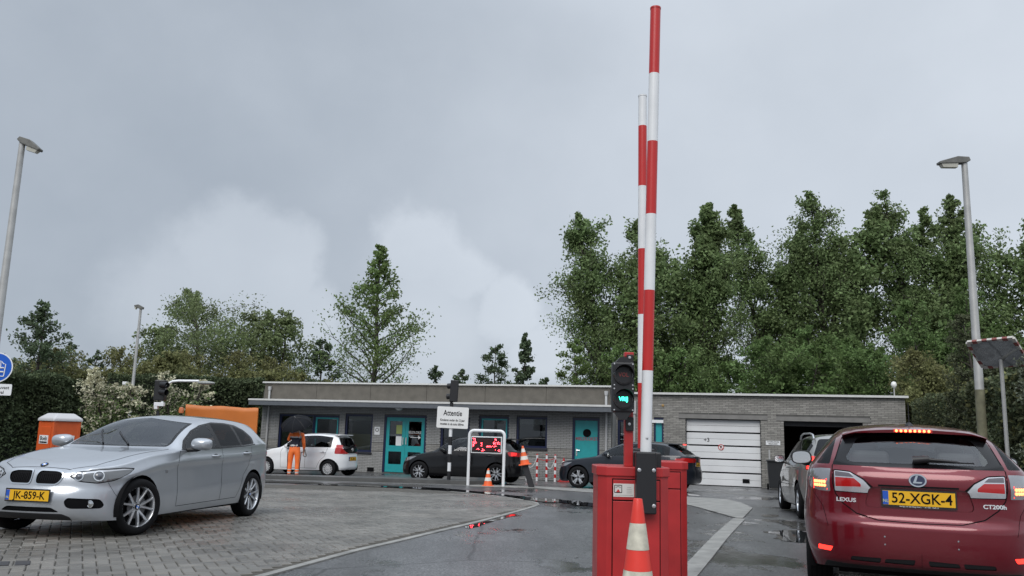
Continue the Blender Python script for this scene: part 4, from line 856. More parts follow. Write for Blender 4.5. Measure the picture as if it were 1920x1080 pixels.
for p in ((2, 1062), (42, 1061)):                        # two dark blocks let into the paving
    g = gnd(*p); b = MB(); b.box((0, 0, .012), (.12, .2, .034)); o = b.build('dark_block', mat('dark_block', (.03, .03, .035), .5), paving, 0, bevel=.006); o.location = (g.x, g.y, zg(g.y, g.x)); o.rotation_euler = (0, 0, R(27))
# pale band beyond the barriers and the strip that runs back beside the right lane
wedge = G2([(880, 909.5), (1001, 912.5), (1119, 918), (1210, 925), (1295, 932.8), (1363, 937.4), (1391, 944), (1411.5, 953.5), (1393, 972.6), (1381, 972.6), (1335.6, 959.6), (1294.8, 948.5), (1210, 936), (1119, 925), (1001, 916), (880, 912.5)])
wd = tag(sheet('pale_band', wedge, .006, M_BAND, None, .012), kind='structure')
stones('lane_strip', G2([(1386, 973.5), (1355, 1003.5), (1322, 1041), (1300, 1066), (1262, 1108)]), .20, M_BAND, .014, .5)
stones('far_strip', G2([(1300, 921), (1380, 926), (1452, 932)]), .10, M_BAND, .012, 1.0)
# raised kerb island in front of the white car
isl = G2([(380, 897.5), (490, 899), (640, 903), (800, 907.5), (880, 910)]); isl2 = [(x + .35, y + 1.3) for x, y in isl]
isl_poly = isl + [(isl[-1][0] + .55, isl[-1][1] + .45)] + isl2[::-1]
M_KERB = mat('kerb_concrete', (.085, .085, .083), .5, vary=.25, vscale=2.5, bump=.3, bscale=50)
tag(sheet('kerb_island', isl_poly, .0, M_KERB, None, .13), kind='structure')
stones('gutter_stone', [(x, y - .22) for x, y in isl], .30, mat('gutter', (.15, .15, .145), .4, vary=.2, vscale=3), .010, 1.0)
def blob_poly(pts, wob, n=120, seed=0):
    P = catmull(pts + [pts[0]], n)[:-1]; out = []
    for i, (x, y) in enumerate(P):
        k = noise.noise(Vector((x * 1.1, y * 2.2, seed))) * wob * 1.6 + noise.noise(Vector((x * 2.5, y * 9, seed + 5))) * wob * 1.4
        t = P[(i + 1) % len(P)] - P[i - 1]; t = t / (np.linalg.norm(t) + 1e-9); out.append((x - t[1] * k, y + t[0] * k))
    return out
PUD = [([(560, 909), (640, 911), (760, 916.5), (850, 922), (940, 930), (1000, 940), (1060, 945), (1118, 951), (1118, 945), (1050, 938), (1000, 934), (930, 926.5), (850, 918), (760, 912), (660, 907)], .10),
       ([(488, 905), (540, 906.5), (600, 908.5), (600, 905.5), (540, 903), (488, 902.5)], .05),
       ([(760, 927.5), (800, 931), (812, 933.5), (775, 931)], .06), ([(868, 989), (900, 979.5), (935, 969.5), (962, 964), (966, 967), (940, 974), (905, 985), (880, 992)], .025),
       ([(1440, 998), (1470, 994), (1512, 998), (1520, 1016), (1480, 1015), (1456, 1006)], .07), ([(1425, 965), (1458, 966), (1455, 970), (1430, 969)], .03), ([(1455, 975), (1505, 982), (1510, 995), (1480, 987), (1460, 981)], .06),
       ([(1405, 1058), (1440, 1048), (1486, 1052), (1490, 1066), (1440, 1070)], .05), ([(650, 1034), (700, 1025), (712, 1032), (690, 1041), (655, 1044)], .03), ([(630, 965), (660, 962), (668, 968), (640, 972)], .05), ([(618, 986), (655, 988), (690, 994), (660, 994), (625, 990)], .04),
       ([(1066, 1032), (1119, 1035), (1119, 1039), (1080, 1037)], .02), ([(1190, 918), (1300, 930), (1300, 927), (1220, 917)], .05)]
for k, (pts, w) in enumerate(PUD):
    if k in (2, 7, 8, 9, 10, 11): continue
    tag(sheet('damp_patch' if k in (2, 5, 6, 7, 8, 9, 10) else 'puddle', blob_poly(G2(pts), w, 260, k * 3.1), .0235 if k in (2, 9, 10) else .0165 if k in (0, 1) else .005, M_DAMP if k in (2, 5, 6, 7, 8, 9, 10) else M_PUDDLE), kind='structure')

# ------------------------------------------------------------------ buildings
YAW = -R(16.5); FAC = Vector((-4.23, 33.0, zg(33)))
BM = Matrix.Translation(FAC) @ Matrix.Rotation(YAW, 4, 'Z'); BI = BM.inverted()
def bl(px, py, off=0.0):                               # photo point -> (along, height) on a plane `off` in front of the facade
    o = BI @ Vector((0, 0, CAM_H)); d = BI.to_3x3() @ ray(px, py); t = (-off - o.y) / d.y; return o.x + d.x * t, o.z + d.z * t
M_BRICK = mat('brick', (.265, .256, .236), .75, vary=.12, vscale=3, bump=.35, bscale=70, island=.20)
M_BRICKP = mat('painted_brick', (.30, .302, .298), .6, vary=.10, vscale=2.2, bump=.2, bscale=60, island=.05)
M_MORTAR = mat('mortar', (.10, .098, .093), .9, vary=.2, vscale=6)
M_LIGHTBRICK = mat('pale_brick', (.27, .265, .25), .7, vary=.12, vscale=3, island=.12)
M_CONC = mat('aggregate_panel', (.120, .110, .094), .85, vary=.16, vscale=3.2, bump=.6, bscale=55)
M_TRIM = mat('white_trim', (.60, .60, .585), .4, vary=.06); M_FASCIA = mat('grey_fascia', (.105, .115, .13), .5, vary=.1)
M_NAVY = mat('navy_frame', (.012, .018, .06), .35); M_TEAL = mat('teal_paint', (.025, .33, .35), .35, vary=.06); M_PIPE = mat('pale_pipe', (.42, .42, .42), .4)
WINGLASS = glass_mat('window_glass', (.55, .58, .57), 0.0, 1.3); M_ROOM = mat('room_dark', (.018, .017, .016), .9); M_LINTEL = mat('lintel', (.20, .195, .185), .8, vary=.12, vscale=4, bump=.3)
M_ROOFING = mat('roof_felt', (.06, .06, .06), .9, vary=.2)
def wall_with_holes(mb, u0, u1, z0, z1, holes, y0, y1, m=0):
    us = sorted({u0, u1, *(h[0] for h in holes), *(h[1] for h in holes)}); us = [u for u in us if u0 <= u <= u1]
    for a, b in zip(us, us[1:]):
        cs = sorted((h[2], h[3]) for h in holes if h[0] < (a + b) / 2 < h[1]); z = z0
        for lo, hi in cs + [(z1, z1)]:
            if lo - z > .005: mb.box(((a + b) / 2, (y0 + y1) / 2, (z + lo) / 2), (b - a, y1 - y0, lo - z), m)
            z = max(z, hi)
def bricks(parent, u0, u1, z0, z1, holes, y, m, singles=0, nearkey=None, name='brick', stuff='brick_courses', L_=.21, H_=.05, J=.0115):
    full = MB(); P = .009
    def geo(mb, u, z, l, h, M=None): mb.add([(u + i * l / 2, yy, z + k * h / 2) for yy in (0, -P) for k in (-1, 1) for i in (-1, 1)], [(4, 5, 7, 6), (0, 1, 5, 4), (1, 3, 7, 5), (3, 2, 6, 7), (2, 0, 4, 6)], 0, M)
    geo(full, 0, 0, L_, H_); rows = int((z1 - z0) / (H_ + J)); lst = []
    for r in range(rows):
        z = z0 + J + H_ / 2 + r * (H_ + J); u = u0 + (0 if r % 2 == 0 else -(L_ + J) / 2)
        while u < u1:
            a, b = max(u, u0), min(u + L_, u1); u += L_ + J; segs = [(a, b)]
            for h in holes:
                if h[2] - .02 < z + H_ / 2 and z - H_ / 2 < h[3] + .02:
                    segs = [q for s_ in segs for q in ((s_[0], min(s_[1], h[0])), (max(s_[0], h[1]), s_[1])) if q[1] - q[0] > .03]
            for a2, b2 in segs:
                if b2 - a2 > .03: lst.append(((a2 + b2) / 2, z, b2 - a2))
    fulls = [q for q in lst if abs(q[2] - L_) < .002]
    fulls.sort(key=nearkey or (lambda q: -q[0])); own = set(fulls[:singles]); first = None; rest = MB()
    for q in lst:
        dy = random.uniform(-.002, .002)
        if q in own:
            if first is None: first = full.build(name, m, parent, 0); o = first
            else: o = bpy.data.objects.new(name, first.data); lnk(o, parent)
            o.location = (q[0], y + dy, q[1])
        else: geo(rest, q[0], q[1], q[2], H_, Matrix.Translation((0, y + dy, 0)))
    if rest.v: tag(rest.build(stuff, m, parent, 0), kind='stuff')
def rect(px0, py0, px1, py1, off=0.0):
    a, b = bl(px0, py0, off), bl(px1, py1, off); c, d = bl(px0, py1, off), bl(px1, py0, off)
    return (a[0] + c[0]) / 2, (b[0] + d[0]) / 2, (b[1] + c[1]) / 2, (a[1] + d[1]) / 2
def window(parent, u0, u1, z0, z1, y, fm=M_NAVY, blind=None, lower=None, sill=True, sash=None, name='window'):
    f = .075; mb = MB()
    mb.box((u0 + f / 2, y + .03, (z0 + z1) / 2), (f, .10, z1 - z0)); mb.box((u1 - f / 2, y + .03, (z0 + z1) / 2), (f, .10, z1 - z0))
    mb.box(((u0 + u1) / 2, y + .03, z1 - f / 2), (u1 - u0 - 2 * f, .10, f)); mb.box(((u0 + u1) / 2, y + .03, z0 + f / 2), (u1 - u0 - 2 * f, .10, f))
    w = mb.build(name, fm, parent, 0); a, b, c, d = u0 + f, u1 - f, z0 + f, z1 - f
    if sash:
        s_ = .06; q = MB()
        for uu in (a + s_ / 2 + .002, b - s_ / 2 - .002): q.box((uu, y + .035, (c + d) / 2), (s_, .05, d - c - .006))
        for zz in (d - s_ / 2 - .003, c + s_ / 2 + .003): q.box(((a + b) / 2, y + .035, zz), (b - a - 2 * s_ - .006, .05, s_))
        q.build('sash', sash, w, 0); a, b, c, d = a + s_, b - s_, c + s_, d - s_
    g = MB(); g.box(((a + b) / 2, y + .05, (c + d) / 2), (b - a, .006, d - c)); g.build('pane', WINGLASS, w, 0)
    if blind: q = MB(); q.box(((a + b) / 2, y + .10, d - blind / 2), (b - a - .02, .02, blind)); q.build('blind', mat('blind', (.62, .62, .6), .6), w, 0)
    if lower: q = MB(); q.box(((a + b) / 2, y + .085, c + lower[0] / 2), (b - a - .02, .01, lower[0])); q.build('screen_panel', lower[1], w, 0)
    if sill: q = MB(); q.box(((u0 + u1) / 2, y - .05, z0 - .035), (u1 - u0 + .06, .16, .06)); q.build('sill', mat('sill_dark', (.02, .022, .03), .5), w, 0)
    return w
def text_on(parent, name, m, u, z, y, txt, size, bold=0.0, sx=1.0):
    vs, fs = text_geo(txt, size, .002, bold, sx); q = MB(); q.add(vs, fs, 0, Matrix.Translation((u, y, z)) @ Matrix.Rotation(math.pi / 2, 4, 'X')); return q.build(name, m, parent, 0)
def office():
    r = empty('office_building', label='low grey office with a long canopy, teal doors and navy windows', cat='building'); r.matrix_world = BM
    uL, uR = bl(490, 800)[0], bl(1146, 800)[0]; zt = bl(820, 722)[1]; zc_t = bl(800, 755.5, .9)[1]; H = 2.62
    W = dict(w1=rect(522, 777, 588, 842), w2=rect(584.5, 779, 634, 887), w3=rect(646, 777, 698, 847), dd=rect(718.6, 779, 798, 886), w4=rect(826, 783, 880, 842), w5=rect(897, 781, 953, 889), w6=rect(968, 782, 1026, 840), d2=rect(1073, 784, 1124, 894))
    for k in ('w2', 'dd', 'w5', 'd2'): a = W[k]; W[k] = (a[0], a[1], .03, a[3])
    holes = list(W.values()); body = MB(); wall_with_holes(body, uL, uR, 0, H + .5, holes, 0, .25)
    body.build('wall', M_MORTAR, r, 0)
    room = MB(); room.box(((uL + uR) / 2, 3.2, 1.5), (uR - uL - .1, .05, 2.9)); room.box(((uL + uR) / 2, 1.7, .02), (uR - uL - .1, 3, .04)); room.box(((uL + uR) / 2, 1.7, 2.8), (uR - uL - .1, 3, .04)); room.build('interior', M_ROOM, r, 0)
    zb0, zb1 = bl(1048, 858)[1], bl(1048, 841)[1]
    bricks(r, uL, uR, 0, zb0, holes, 0, M_BRICKP, 100, lambda q: abs(q[0] - uR + 1.6) + abs(q[1] - .8), name='brick')
    bricks(r, uL, uR, zb0, zb1, holes, 0, M_LIGHTBRICK, 60, lambda q: abs(q[0] - W['d2'][0] + .6), name='brick', stuff='pale_brick_courses')
    bricks(r, uL, uR, zb1, H + .2, holes, 0, M_BRICKP, 140, lambda q: -q[0] if q[0] < uR else 0, name='brick')
    side = MB(); side.box((uL + .125 - .001, 3.2, 1.75), (.25, 5.9, 3.5)); side.box((uR - .1, 3.2, 1.75), (.25, 5.9, 3.5)); side.box(((uL + uR) / 2, 6.2, 1.75), (uR - uL, .2, 3.5)); side.build('side_wall', M_BRICKP, r, 0)
    p = MB(); u = uL + .05; k = 6; w = (uR - uL - .1) / k
    for i in range(k): b = MB(); b.box((u + w * (i + .5), .05, (zc_t - .05 + zt) / 2), (w - .012, .16, zt - zc_t + .05)); b.build('parapet_panel', M_CONC, r, 0)
    b = MB(); b.box(((uL + uR) / 2, 3.1, zt - .35), (uR - uL - .4, 6, .1)); b.build('roof', M_ROOFING, r, 0)
    b = MB(); b.box(((uL + uR) / 2, .04, zt + .025), (uR - uL + .06, .30, .06)); b.box((uL + .05, 3.2, zt + .022), (.3, 6.0, .06)); b.build('roof_trim', M_TRIM, r, 0)
    c0, c1 = bl(466, 757, .9)[0], bl(1148, 760, .9)[0]; zf = bl(800, 765.5, .9)[1]
    b = MB(); b.box(((c0 + c1) / 2, -.44, (zc_t + zf) / 2 - .01), (c1 - c0, .92, zc_t - zf - .02)); cn = b.build('canopy', M_FASCIA, r, 0)
    b = MB(); b.box(((c0 + c1) / 2, -.45, zc_t + .015), (c1 - c0 + .03, .95, .07)); b.build('canopy_trim', M_TRIM, cn, 0)
    for i, (pu, w_) in enumerate(((503, .03), (1137, .03))):
        uu = bl(pu, 800)[0]; b = MB(); b.tube([(uu, -.07, .05), (uu, -.07, zf + .02)], .045, 10); b.tube([(uu, -.10, zc_t + .03), (uu, -.10, zc_t + .45), (uu, .0, zc_t + .55)], .045, 10)
        for z in (.7, 1.6): b.box((uu, -.04, z), (.13, .08, .03))
        b.lathe([(.06, 0), (.075, .1), (.075, .16)], 12, 0, Matrix.Translation((uu, -.10, zc_t + .42))); b.build('downpipe', M_PIPE, r, 40)
    window(r, *W['w1'], .06, M_NAVY, lower=(.75, mat('pale_screen', (.30, .33, .30), .6)))
    window(r, *W['w3'], .06, M_NAVY, blind=.16, lower=(.62, mat('yellow_screen', (.34, .30, .10), .6)))
    window(r, *W['w4'], .06, M_NAVY); window(r, *W['w6'], .06, M_NAVY, blind=.20)
    for k in ('w2', 'w5'): window(r, *W[k], .06, M_NAVY, sash=M_TEAL, sill=False)
    u0, u1, z0, z1 = W['dd']; f = MB()                   # double teal door
    for uu in (u0 + .04, u1 - .04): f.box((uu, .08, (z0 + z1) / 2), (.08, .12, z1 - z0))
    f.box(((u0 + u1) / 2, .08, z1 - .04), (u1 - u0 - .16, .12, .08)); f.build('door_frame', M_NAVY, r, 0)
    mid = (u0 + u1) / 2
    for a, b_, first in ((u0 + .085, mid - .004, True), (mid + .004, u1 - .085, False)):
        d = MB(); za, zb_ = z0 + .02, z1 - .085; zm = z0 + (z1 - z0) * .47; zk0, zk1 = z0 + .32, z0 + .32 + (z1 - z0) * .22; ga, gb = a + .13, b_ - .13
        wall_with_holes(d, a, b_, za, zb_, [(ga, gb, zm, zb_ - .14), (ga, gb, zk0, zk1)], .05, .10)
        do = d.build('door', M_TEAL, r, 0)
        g = MB(); g.box(((ga + gb) / 2, .08, (zm + zb_ - .14) / 2), (gb - ga, .006, zb_ - .14 - zm)); g.box(((ga + gb) / 2, .08, (zk0 + zk1) / 2), (gb - ga, .006, zk1 - zk0)); g.build('pane', WINGLASS, do, 0)
        h = MB(); uu = (b_ - .06) if first else (a + .06); h.tube([(uu, .0, zm + .05), (uu, .0, zm + .32)], .018, 8); h.box((uu, .03, zm + .08), (.02, .06, .02)); h.box((uu, .03, zm + .29), (.02, .06, .02)); h.build('handle', M_TRIM, do, 0)
        if first:
            for zz, hh, mm in ((zm + .62, .34, mat('green_notice', (.30, .36, .12), .6)), (zm + .18, .36, M_WHITE)): q = MB(); q.box((gb - .14, .070, zz), (.24, .004, hh)); q.build('notice', mm, do, 0)
        else:
            text_on(do, 'door_lettering', mat('sign_grey', (.55, .55, .55), .5), (ga + gb) / 2, zm + .52, .066, 'MELDLOKET', .125, .003, .95)
            q = MB(); q.tube([((ga + gb) / 2 - .18, .068, zm + .33), ((ga + gb) / 2 + .17, .068, zm + .33)], .012, 6); q.prism([(0, -.07), (.11, 0), (0, .07)], -.003, .003, 0, Matrix.Translation(((ga + gb) / 2 + .14, .068, zm + .33)) @ Matrix.Rotation(math.pi / 2, 4, 'X')); q.build('arrow', M_WHITE, do, 0)
    u0, u1, z0, z1 = W['d2']; f = MB()
    for uu in (u0 + .04, u1 - .04): f.box((uu, .08, (z0 + z1) / 2), (.08, .12, z1 - z0))
    f.box(((u0 + u1) / 2, .08, z1 - .04), (u1 - u0 - .16, .12, .08)); f.build('door_frame', M_NAVY, r, 0)
    d = MB(); d.box(((u0 + u1) / 2, .09, (z0 + z1) / 2 - .04), (u1 - u0 - .17, .05, z1 - z0 - .10)); do = d.build('door', M_TEAL, r, 0)
    uc, zc = bl(1100, 812)[0], bl(1100, 812)[1]; q = MB(); q.lathe([(.15, 0), (.15, .012), (.13, .014), (.128, .004), (0, .004)], 28, 0, Matrix.Translation((uc, .066, zc)) @ Matrix.Rotation(math.pi / 2, 4, 'X')); q.build('porthole', M_SEAM, do, 40)
    text_on(do, 'door_lettering', mat('sign_red', (.28, .09, .12), .5), uc, bl(1098, 823)[1], .062, 'MELDLOKET', .16, .005, .95)
    h = MB(); uu = u0 + .15; h.box((uu, .058, 1.05), (.05, .012, .26)); h.tube([(uu, .02, 1.12), (uu + .13, .02, 1.12)], .012, 8); h.build('handle', M_CHROME, do, 0)
    s = rect(702.5, 800, 712.5, 815); q = MB(); q.box(((s[0] + s[1]) / 2, -.02, (s[2] + s[3]) / 2), (s[1] - s[0], .012, s[3] - s[2])); qs = q.build('wall_sign', M_WHITE, r, 0)
    q = MB(); q.lathe([(.075, 0), (.075, .003), (.055, .003), (.055, 0)], 20, 0, Matrix.Translation(((s[0] + s[1]) / 2, -.027, (s[2] + s[3]) / 2 + .03)) @ Matrix.Rotation(math.pi / 2, 4, 'X')); q.build('sign_ring', M_SEAM, qs, 0)
    lu, lz = bl(748, 766, .5); q = MB(); q.lathe([(0, -.09), (.09, -.075), (.14, -.03), (.15, 0)], 20, 0, Matrix.Translation((lu, -.5, zf - .01))); q.build('ceiling_lamp', M_WHITE, r, 50)
    v = bl(695, 880); q = MB(); q.box((v[0], -.015, v[1]), (.28, .02, .16)); q.build('vent', M_SEAM, r, 0)
    return r
def garage():
    r = empty('garage_building', label='grey brick garage wing with a white sectional door and an open dark bay', cat='building'); M2 = BM @ Matrix.Translation((0, 1.0, 0)); r.matrix_world = M2
    off = -1.0; uL, uR = bl(1150, 830, off)[0], bl(1697, 760, off)[0]; zt = bl(1450, 742, off)[1]
    R_ = lambda a, b, c, d: rect(a, b, c, d, off)
    W = dict(g1=R_(1286, 786, 1427, 912), g2=R_(1471, 791, 1620, 915), w1=R_(1158, 787, 1178, 850), d1=R_(1226, 783, 1244, 880))
    for k in ('g1', 'g2', 'd1'): a = W[k]; W[k] = (a[0], a[1], .0, a[3])
    holes = list(W.values()); body = MB(); wall_with_holes(body, uL - 1, uR, 0, zt - .02, holes, 0, .25); body.build('wall', M_MORTAR, r, 0)
    lint = [(W[k][0] - .25, W[k][1] + .25, W[k][3], W[k][3] + .16) for k in ('g1', 'g2')]
    bricks(r, uL - 1, uR, 0, zt - .03, holes + lint, 0, M_BRICK, 300, lambda q: (0 if q[1] > 2.2 and q[0] < uR - .1 else 50) + abs(q[0] - W['g2'][0] - .3))
    for a, b_, c, d in lint: q = MB(); q.box(((a + b_) / 2, .05, (c + d) / 2), (b_ - a, .13, d - c - .01)); q.build('lintel', M_LINTEL, r, 0)
    b = MB(); b.box((uR - .125, 4.3, zt / 2), (.25, 8, zt - .04)); b.box((uL - 1, 4.3, zt / 2), (.25, 8, zt - .04)); b.box(((uL + uR) / 2, 8.3, zt / 2), (uR - uL + 2, .2, zt - .04)); b.build('side_wall', M_BRICK, r, 0)
    b = MB(); b.box(((uL + uR) / 2 - .5, 4.2, zt - .2), (uR - uL + 1, 7.8, .1)); b.build('roof', M_ROOFING, r, 0)
    b = MB(); b.box(((uL + uR) / 2 - .45, .02, zt + .02), (uR - uL + 1.1, .34, .075)); b.box((uR - .1, 4.3, zt + .018), (.32, 8, .07)); b.build('roof_trim', M_TRIM, r, 0)
    for px in (1328, 1548): uu = bl(px, 760, off)[0]; b = MB(); b.box((uu, -.011, zt - .42), (.022, .01, .72)); b.build('expansion_joint', M_LINTEL, r, 0)
    u0, u1, z0, z1 = W['g1']; n = 5; D = MB(); D.box(((u0 + u1) / 2, .24, (z0 + z1) / 2), (u1 - u0, .02, z1 - z0)); gd = D.build('garage_door', M_SEAM, r, 0)
    hs = (z1 - z0) / n; M_DOORP = mat('door_panel_white', (.69, .70, .71), .4, vary=.06, vscale=1.5)
    for i in range(n):
        q = MB(); zlo, zhi = z0 + hs * i + .022, z0 + hs * (i + 1) - .022; k = 2
        for j in range(k): q.box(((u0 + u1) / 2, .19 + .002 * j, zlo + (zhi - zlo) * (j + .5) / k), (u1 - u0 - .03, .05, (zhi - zlo) / k - .008))
        q.build('door_panel', M_DOORP, gd, 0, bevel=.006)
    v = bl(1399, 902, off - .16); q = MB(); q.box((v[0], .155, v[1]), (.24, .02, .14)); q.build('vent', M_SEAM, gd, 0)
    v = bl(1325, 825, off - .16); text_on(gd, 'door_lettering', mat('sign_charcoal', (.05, .05, .055), .5), v[0], v[1], .160, '+3', .20, .003)
    v = bl(1352, 838.5, off - .16); Mx = Matrix.Translation((v[0], .160, v[1])) @ Matrix.Rotation(math.pi / 2, 4, 'X'); q = MB(); q.lathe([(.105, 0), (.105, .006), (0, .006)], 28, 1, Mx); q.lathe([(.107, .004), (.107, .010), (.082, .010), (.082, .004)], 28, 0, Mx); q.box((0, 0, .010), (.024, .17, .004), 0, Mx @ Matrix.Rotation(R(45), 4, 'Z')); ns = q.build('no_parking_sign', [mat('sign_red_bright', (.50, .05, .04), .4), M_WHITE], gd, 40)
    text_on(ns, 'sign_lettering', M_SEAM, v[0], v[1], .150, 'P', .13, .004)
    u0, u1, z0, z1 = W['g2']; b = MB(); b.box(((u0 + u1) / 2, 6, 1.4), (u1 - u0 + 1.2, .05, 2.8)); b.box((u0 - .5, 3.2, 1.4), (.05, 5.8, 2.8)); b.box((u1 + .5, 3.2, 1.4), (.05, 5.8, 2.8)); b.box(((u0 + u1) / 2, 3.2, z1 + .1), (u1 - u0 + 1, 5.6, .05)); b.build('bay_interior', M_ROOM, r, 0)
    b = MB(); b.box(((u0 + u1) / 2, .28, z1 - .09), (u1 - u0, .06, .16)); b.build('rolled_door', M_DARKMETAL, r, 0)
    window(r, *W['w1'], .06, M_NAVY, blind=.12, sill=False); u0, u1, z0, z1 = W['d1']; f = MB(); f.box((u0 + .03, .08, z1 / 2), (.06, .1, z1)); f.box((u1 - .03, .08, z1 / 2), (.06, .1, z1)); f.box(((u0 + u1) / 2, .08, z1 - .03), (u1 - u0 - .12, .1, .06)); f.build('door_frame', M_NAVY, r, 0)
    d = MB(); d.box(((u0 + u1) / 2, .10, z1 / 2 - .03), (u1 - u0 - .12, .05, z1 - .07)); do = d.build('door', M_TEAL, r, 0); q = MB(); q.box(((u0 + u1) / 2 - .03, -.03, z1 - .14), (.42, .03, .11)); q.build('door_sign', M_WHITE, r, 0)
    s = R_(1436, 826.5, 1463, 834.5); q = MB(); q.box(((s[0] + s[1]) / 2, -.02, (s[2] + s[3]) / 2), (s[1] - s[0], .012, s[3] - s[2])); qs = q.build('wall_sign', M_WHITE, r, 0)
    for k, t in enumerate(('AANMELDEN BIJ', 'MELDLOKET')): text_on(qs, 'sign_lettering', M_BLACK, (s[0] + s[1]) / 2, (s[2] + s[3]) / 2 + .035 - k * .07, -.029, t, .055, .001, 1.0)
    a = bl(1190, 752, off)[0]; z_a, z_b = bl(1190, 776, off)[1], bl(1190, 752, off)[1]; q = MB(); q.box((a, -.08, (z_a + z_b) / 2), (.14, .14, z_b - z_a)); q.tube([(a, -.08, .1), (a, -.08, z_a)], .045, 10); q.build('downpipe', M_PIPE, r, 0)
    uu, zz = bl(1243, 760, off); q = MB(); q.lathe([(.05, 0), (.05, .02), (0, .03)], 14, 0, Matrix.Translation((uu, -.005, zz)) @ Matrix.Rotation(math.pi / 2, 4, 'X')); q.build('wall_lamp', mat('amber', (.35, .22, .08), .4), r, 40)
    g = empty('globe_lamp', label='small white globe lamp on a post above the garage roof', cat='lamp'); g.matrix_world = M2 @ Matrix.Translation((bl(1666, 740, off)[0] + .3, .8, zt - .15))
    q = MB(); q.tube([(0, 0, 0), (0, 0, .55)], .022, 8); q.build('post', M_PIPE, g, 40); q = MB(); q.lathe([(.0, .52), (.05, .53), (.095, .60), (.10, .65), (.07, .73), (0, .755)], 16); q.build('globe', mat('globe', (.8, .8, .78), .3), g, 60)
    return r
office(); garage()
# ------------------------------------------------------------------ trees and hedges
def leaf_mat(name, col, vary=.35, trans=.35):
    m = bpy.data.materials.new(name); m.use_nodes = True; nt = m.node_tree; b = nt.nodes['Principled BSDF']; L = nt.links.new
    g = nt.nodes.new('ShaderNodeNewGeometry'); tc = nt.nodes.new('ShaderNodeTexCoord'); n = nt.nodes.new('ShaderNodeTexNoise'); n.inputs['Scale'].default_value = .55; n.inputs['Detail'].default_value = 3; L(tc.outputs['Object'], n.inputs[0])
    a = nt.nodes.new('ShaderNodeMapRange'); L(g.outputs['Random Per Island'], a.inputs[0]); a.inputs[3].default_value = 1 - vary; a.inputs[4].default_value = 1 + vary
    c = nt.nodes.new('ShaderNodeMapRange'); L(n.outputs[0], c.inputs[0]); c.inputs[1].default_value = .3; c.inputs[2].default_value = .7; c.inputs[3].default_value = .72; c.inputs[4].default_value = 1.3
    q = nt.nodes.new('ShaderNodeMath'); q.operation = 'MULTIPLY'; L(a.outputs[0], q.inputs[0]); L(c.outputs[0], q.inputs[1])
    hs = nt.nodes.new('ShaderNodeHueSaturation'); hs.inputs['Color'].default_value = (*col, 1); L(q.outputs[0], hs.inputs['Value'])
    h = nt.nodes.new('ShaderNodeMapRange'); L(n.outputs[0], h.inputs[0]); h.inputs[3].default_value = .47; h.inputs[4].default_value = .53; L(h.outputs[0], hs.inputs['Hue'])
    L(hs.outputs[0], b.inputs['Base Color']); b.inputs['Roughness'].default_value = .6; b.inputs['Specular IOR Level'].default_value = .18
    t = nt.nodes.new('ShaderNodeBsdfTranslucent'); L(hs.outputs[0], t.inputs[0]); mx = nt.nodes.new('ShaderNodeMixShader'); mx.inputs[0].default_value = trans; L(b.outputs[0], mx.inputs[1]); L(t.outputs[0], mx.inputs[2]); L(mx.outputs[0], nt.nodes['Material Output'].inputs[0])
    return m
LM = dict(poplar=leaf_mat('poplar_leaf', (.165, .225, .095)), pale=leaf_mat('young_leaf', (.17, .235, .085), .3, .5), birch=leaf_mat('birch_leaf', (.19, .235, .11), .3, .45), alder=leaf_mat('alder_leaf', (.11, .15, .085)),
    olive=leaf_mat('olive_leaf', (.19, .195, .085)), dark=leaf_mat('hedge_leaf', (.070, .092, .046), .4, .15), lush=leaf_mat('lush_leaf', (.13, .195, .07)), flower=leaf_mat('blossom', (.60, .58, .42), .15, .25), rhedge=leaf_mat('mixed_hedge_leaf', (.095, .11, .06), .4, .25), silver=leaf_mat('silver_leaf', (.20, .23, .17), .3, .3))
M_BARK = mat('bark', (.055, .047, .04), .9, vary=.3, vscale=4, bump=.5, bscale=25)
def leaves_mesh(name, C, size, mats, parent, mi=None, flat=0.0, seed=0, aspect=.55):
    rng = np.random.RandomState(seed); n = len(C); s = size * rng.uniform(.6, 1.3, n)[:, None]
    a = rng.normal(size=(n, 3)); a[:, 2] *= (1 - flat); a /= np.linalg.norm(a, axis=1)[:, None]; b = rng.normal(size=(n, 3)); b[:, 2] *= (1 - flat); b -= a * (a * b).sum(1)[:, None]; b /= np.linalg.norm(b, axis=1)[:, None]
    c = np.cross(a, b) * s * .12
    V = np.stack([C - a * s, C + b * s * aspect + c, C + a * s, C - b * s * aspect + c], 1).reshape(-1, 3).astype(np.float32)
    me = bpy.data.meshes.new(name); me.vertices.add(4 * n); me.vertices.foreach_set('co', V.ravel()); me.loops.add(4 * n); me.loops.foreach_set('vertex_index', np.arange(4 * n, dtype=np.int32))
    me.polygons.add(n); me.polygons.foreach_set('loop_start', np.arange(0, 4 * n, 4, dtype=np.int32)); 
    for m in (mats if isinstance(mats, list) else [mats]): me.materials.append(m)
    if mi is not None: me.polygons.foreach_set('material_index', np.asarray(mi, np.int32))
    me.update(calc_edges=True); me.validate(); o = bpy.data.objects.new(name, me); lnk(o, parent); return o
LEAFK, LEAFN = .64, 2.2
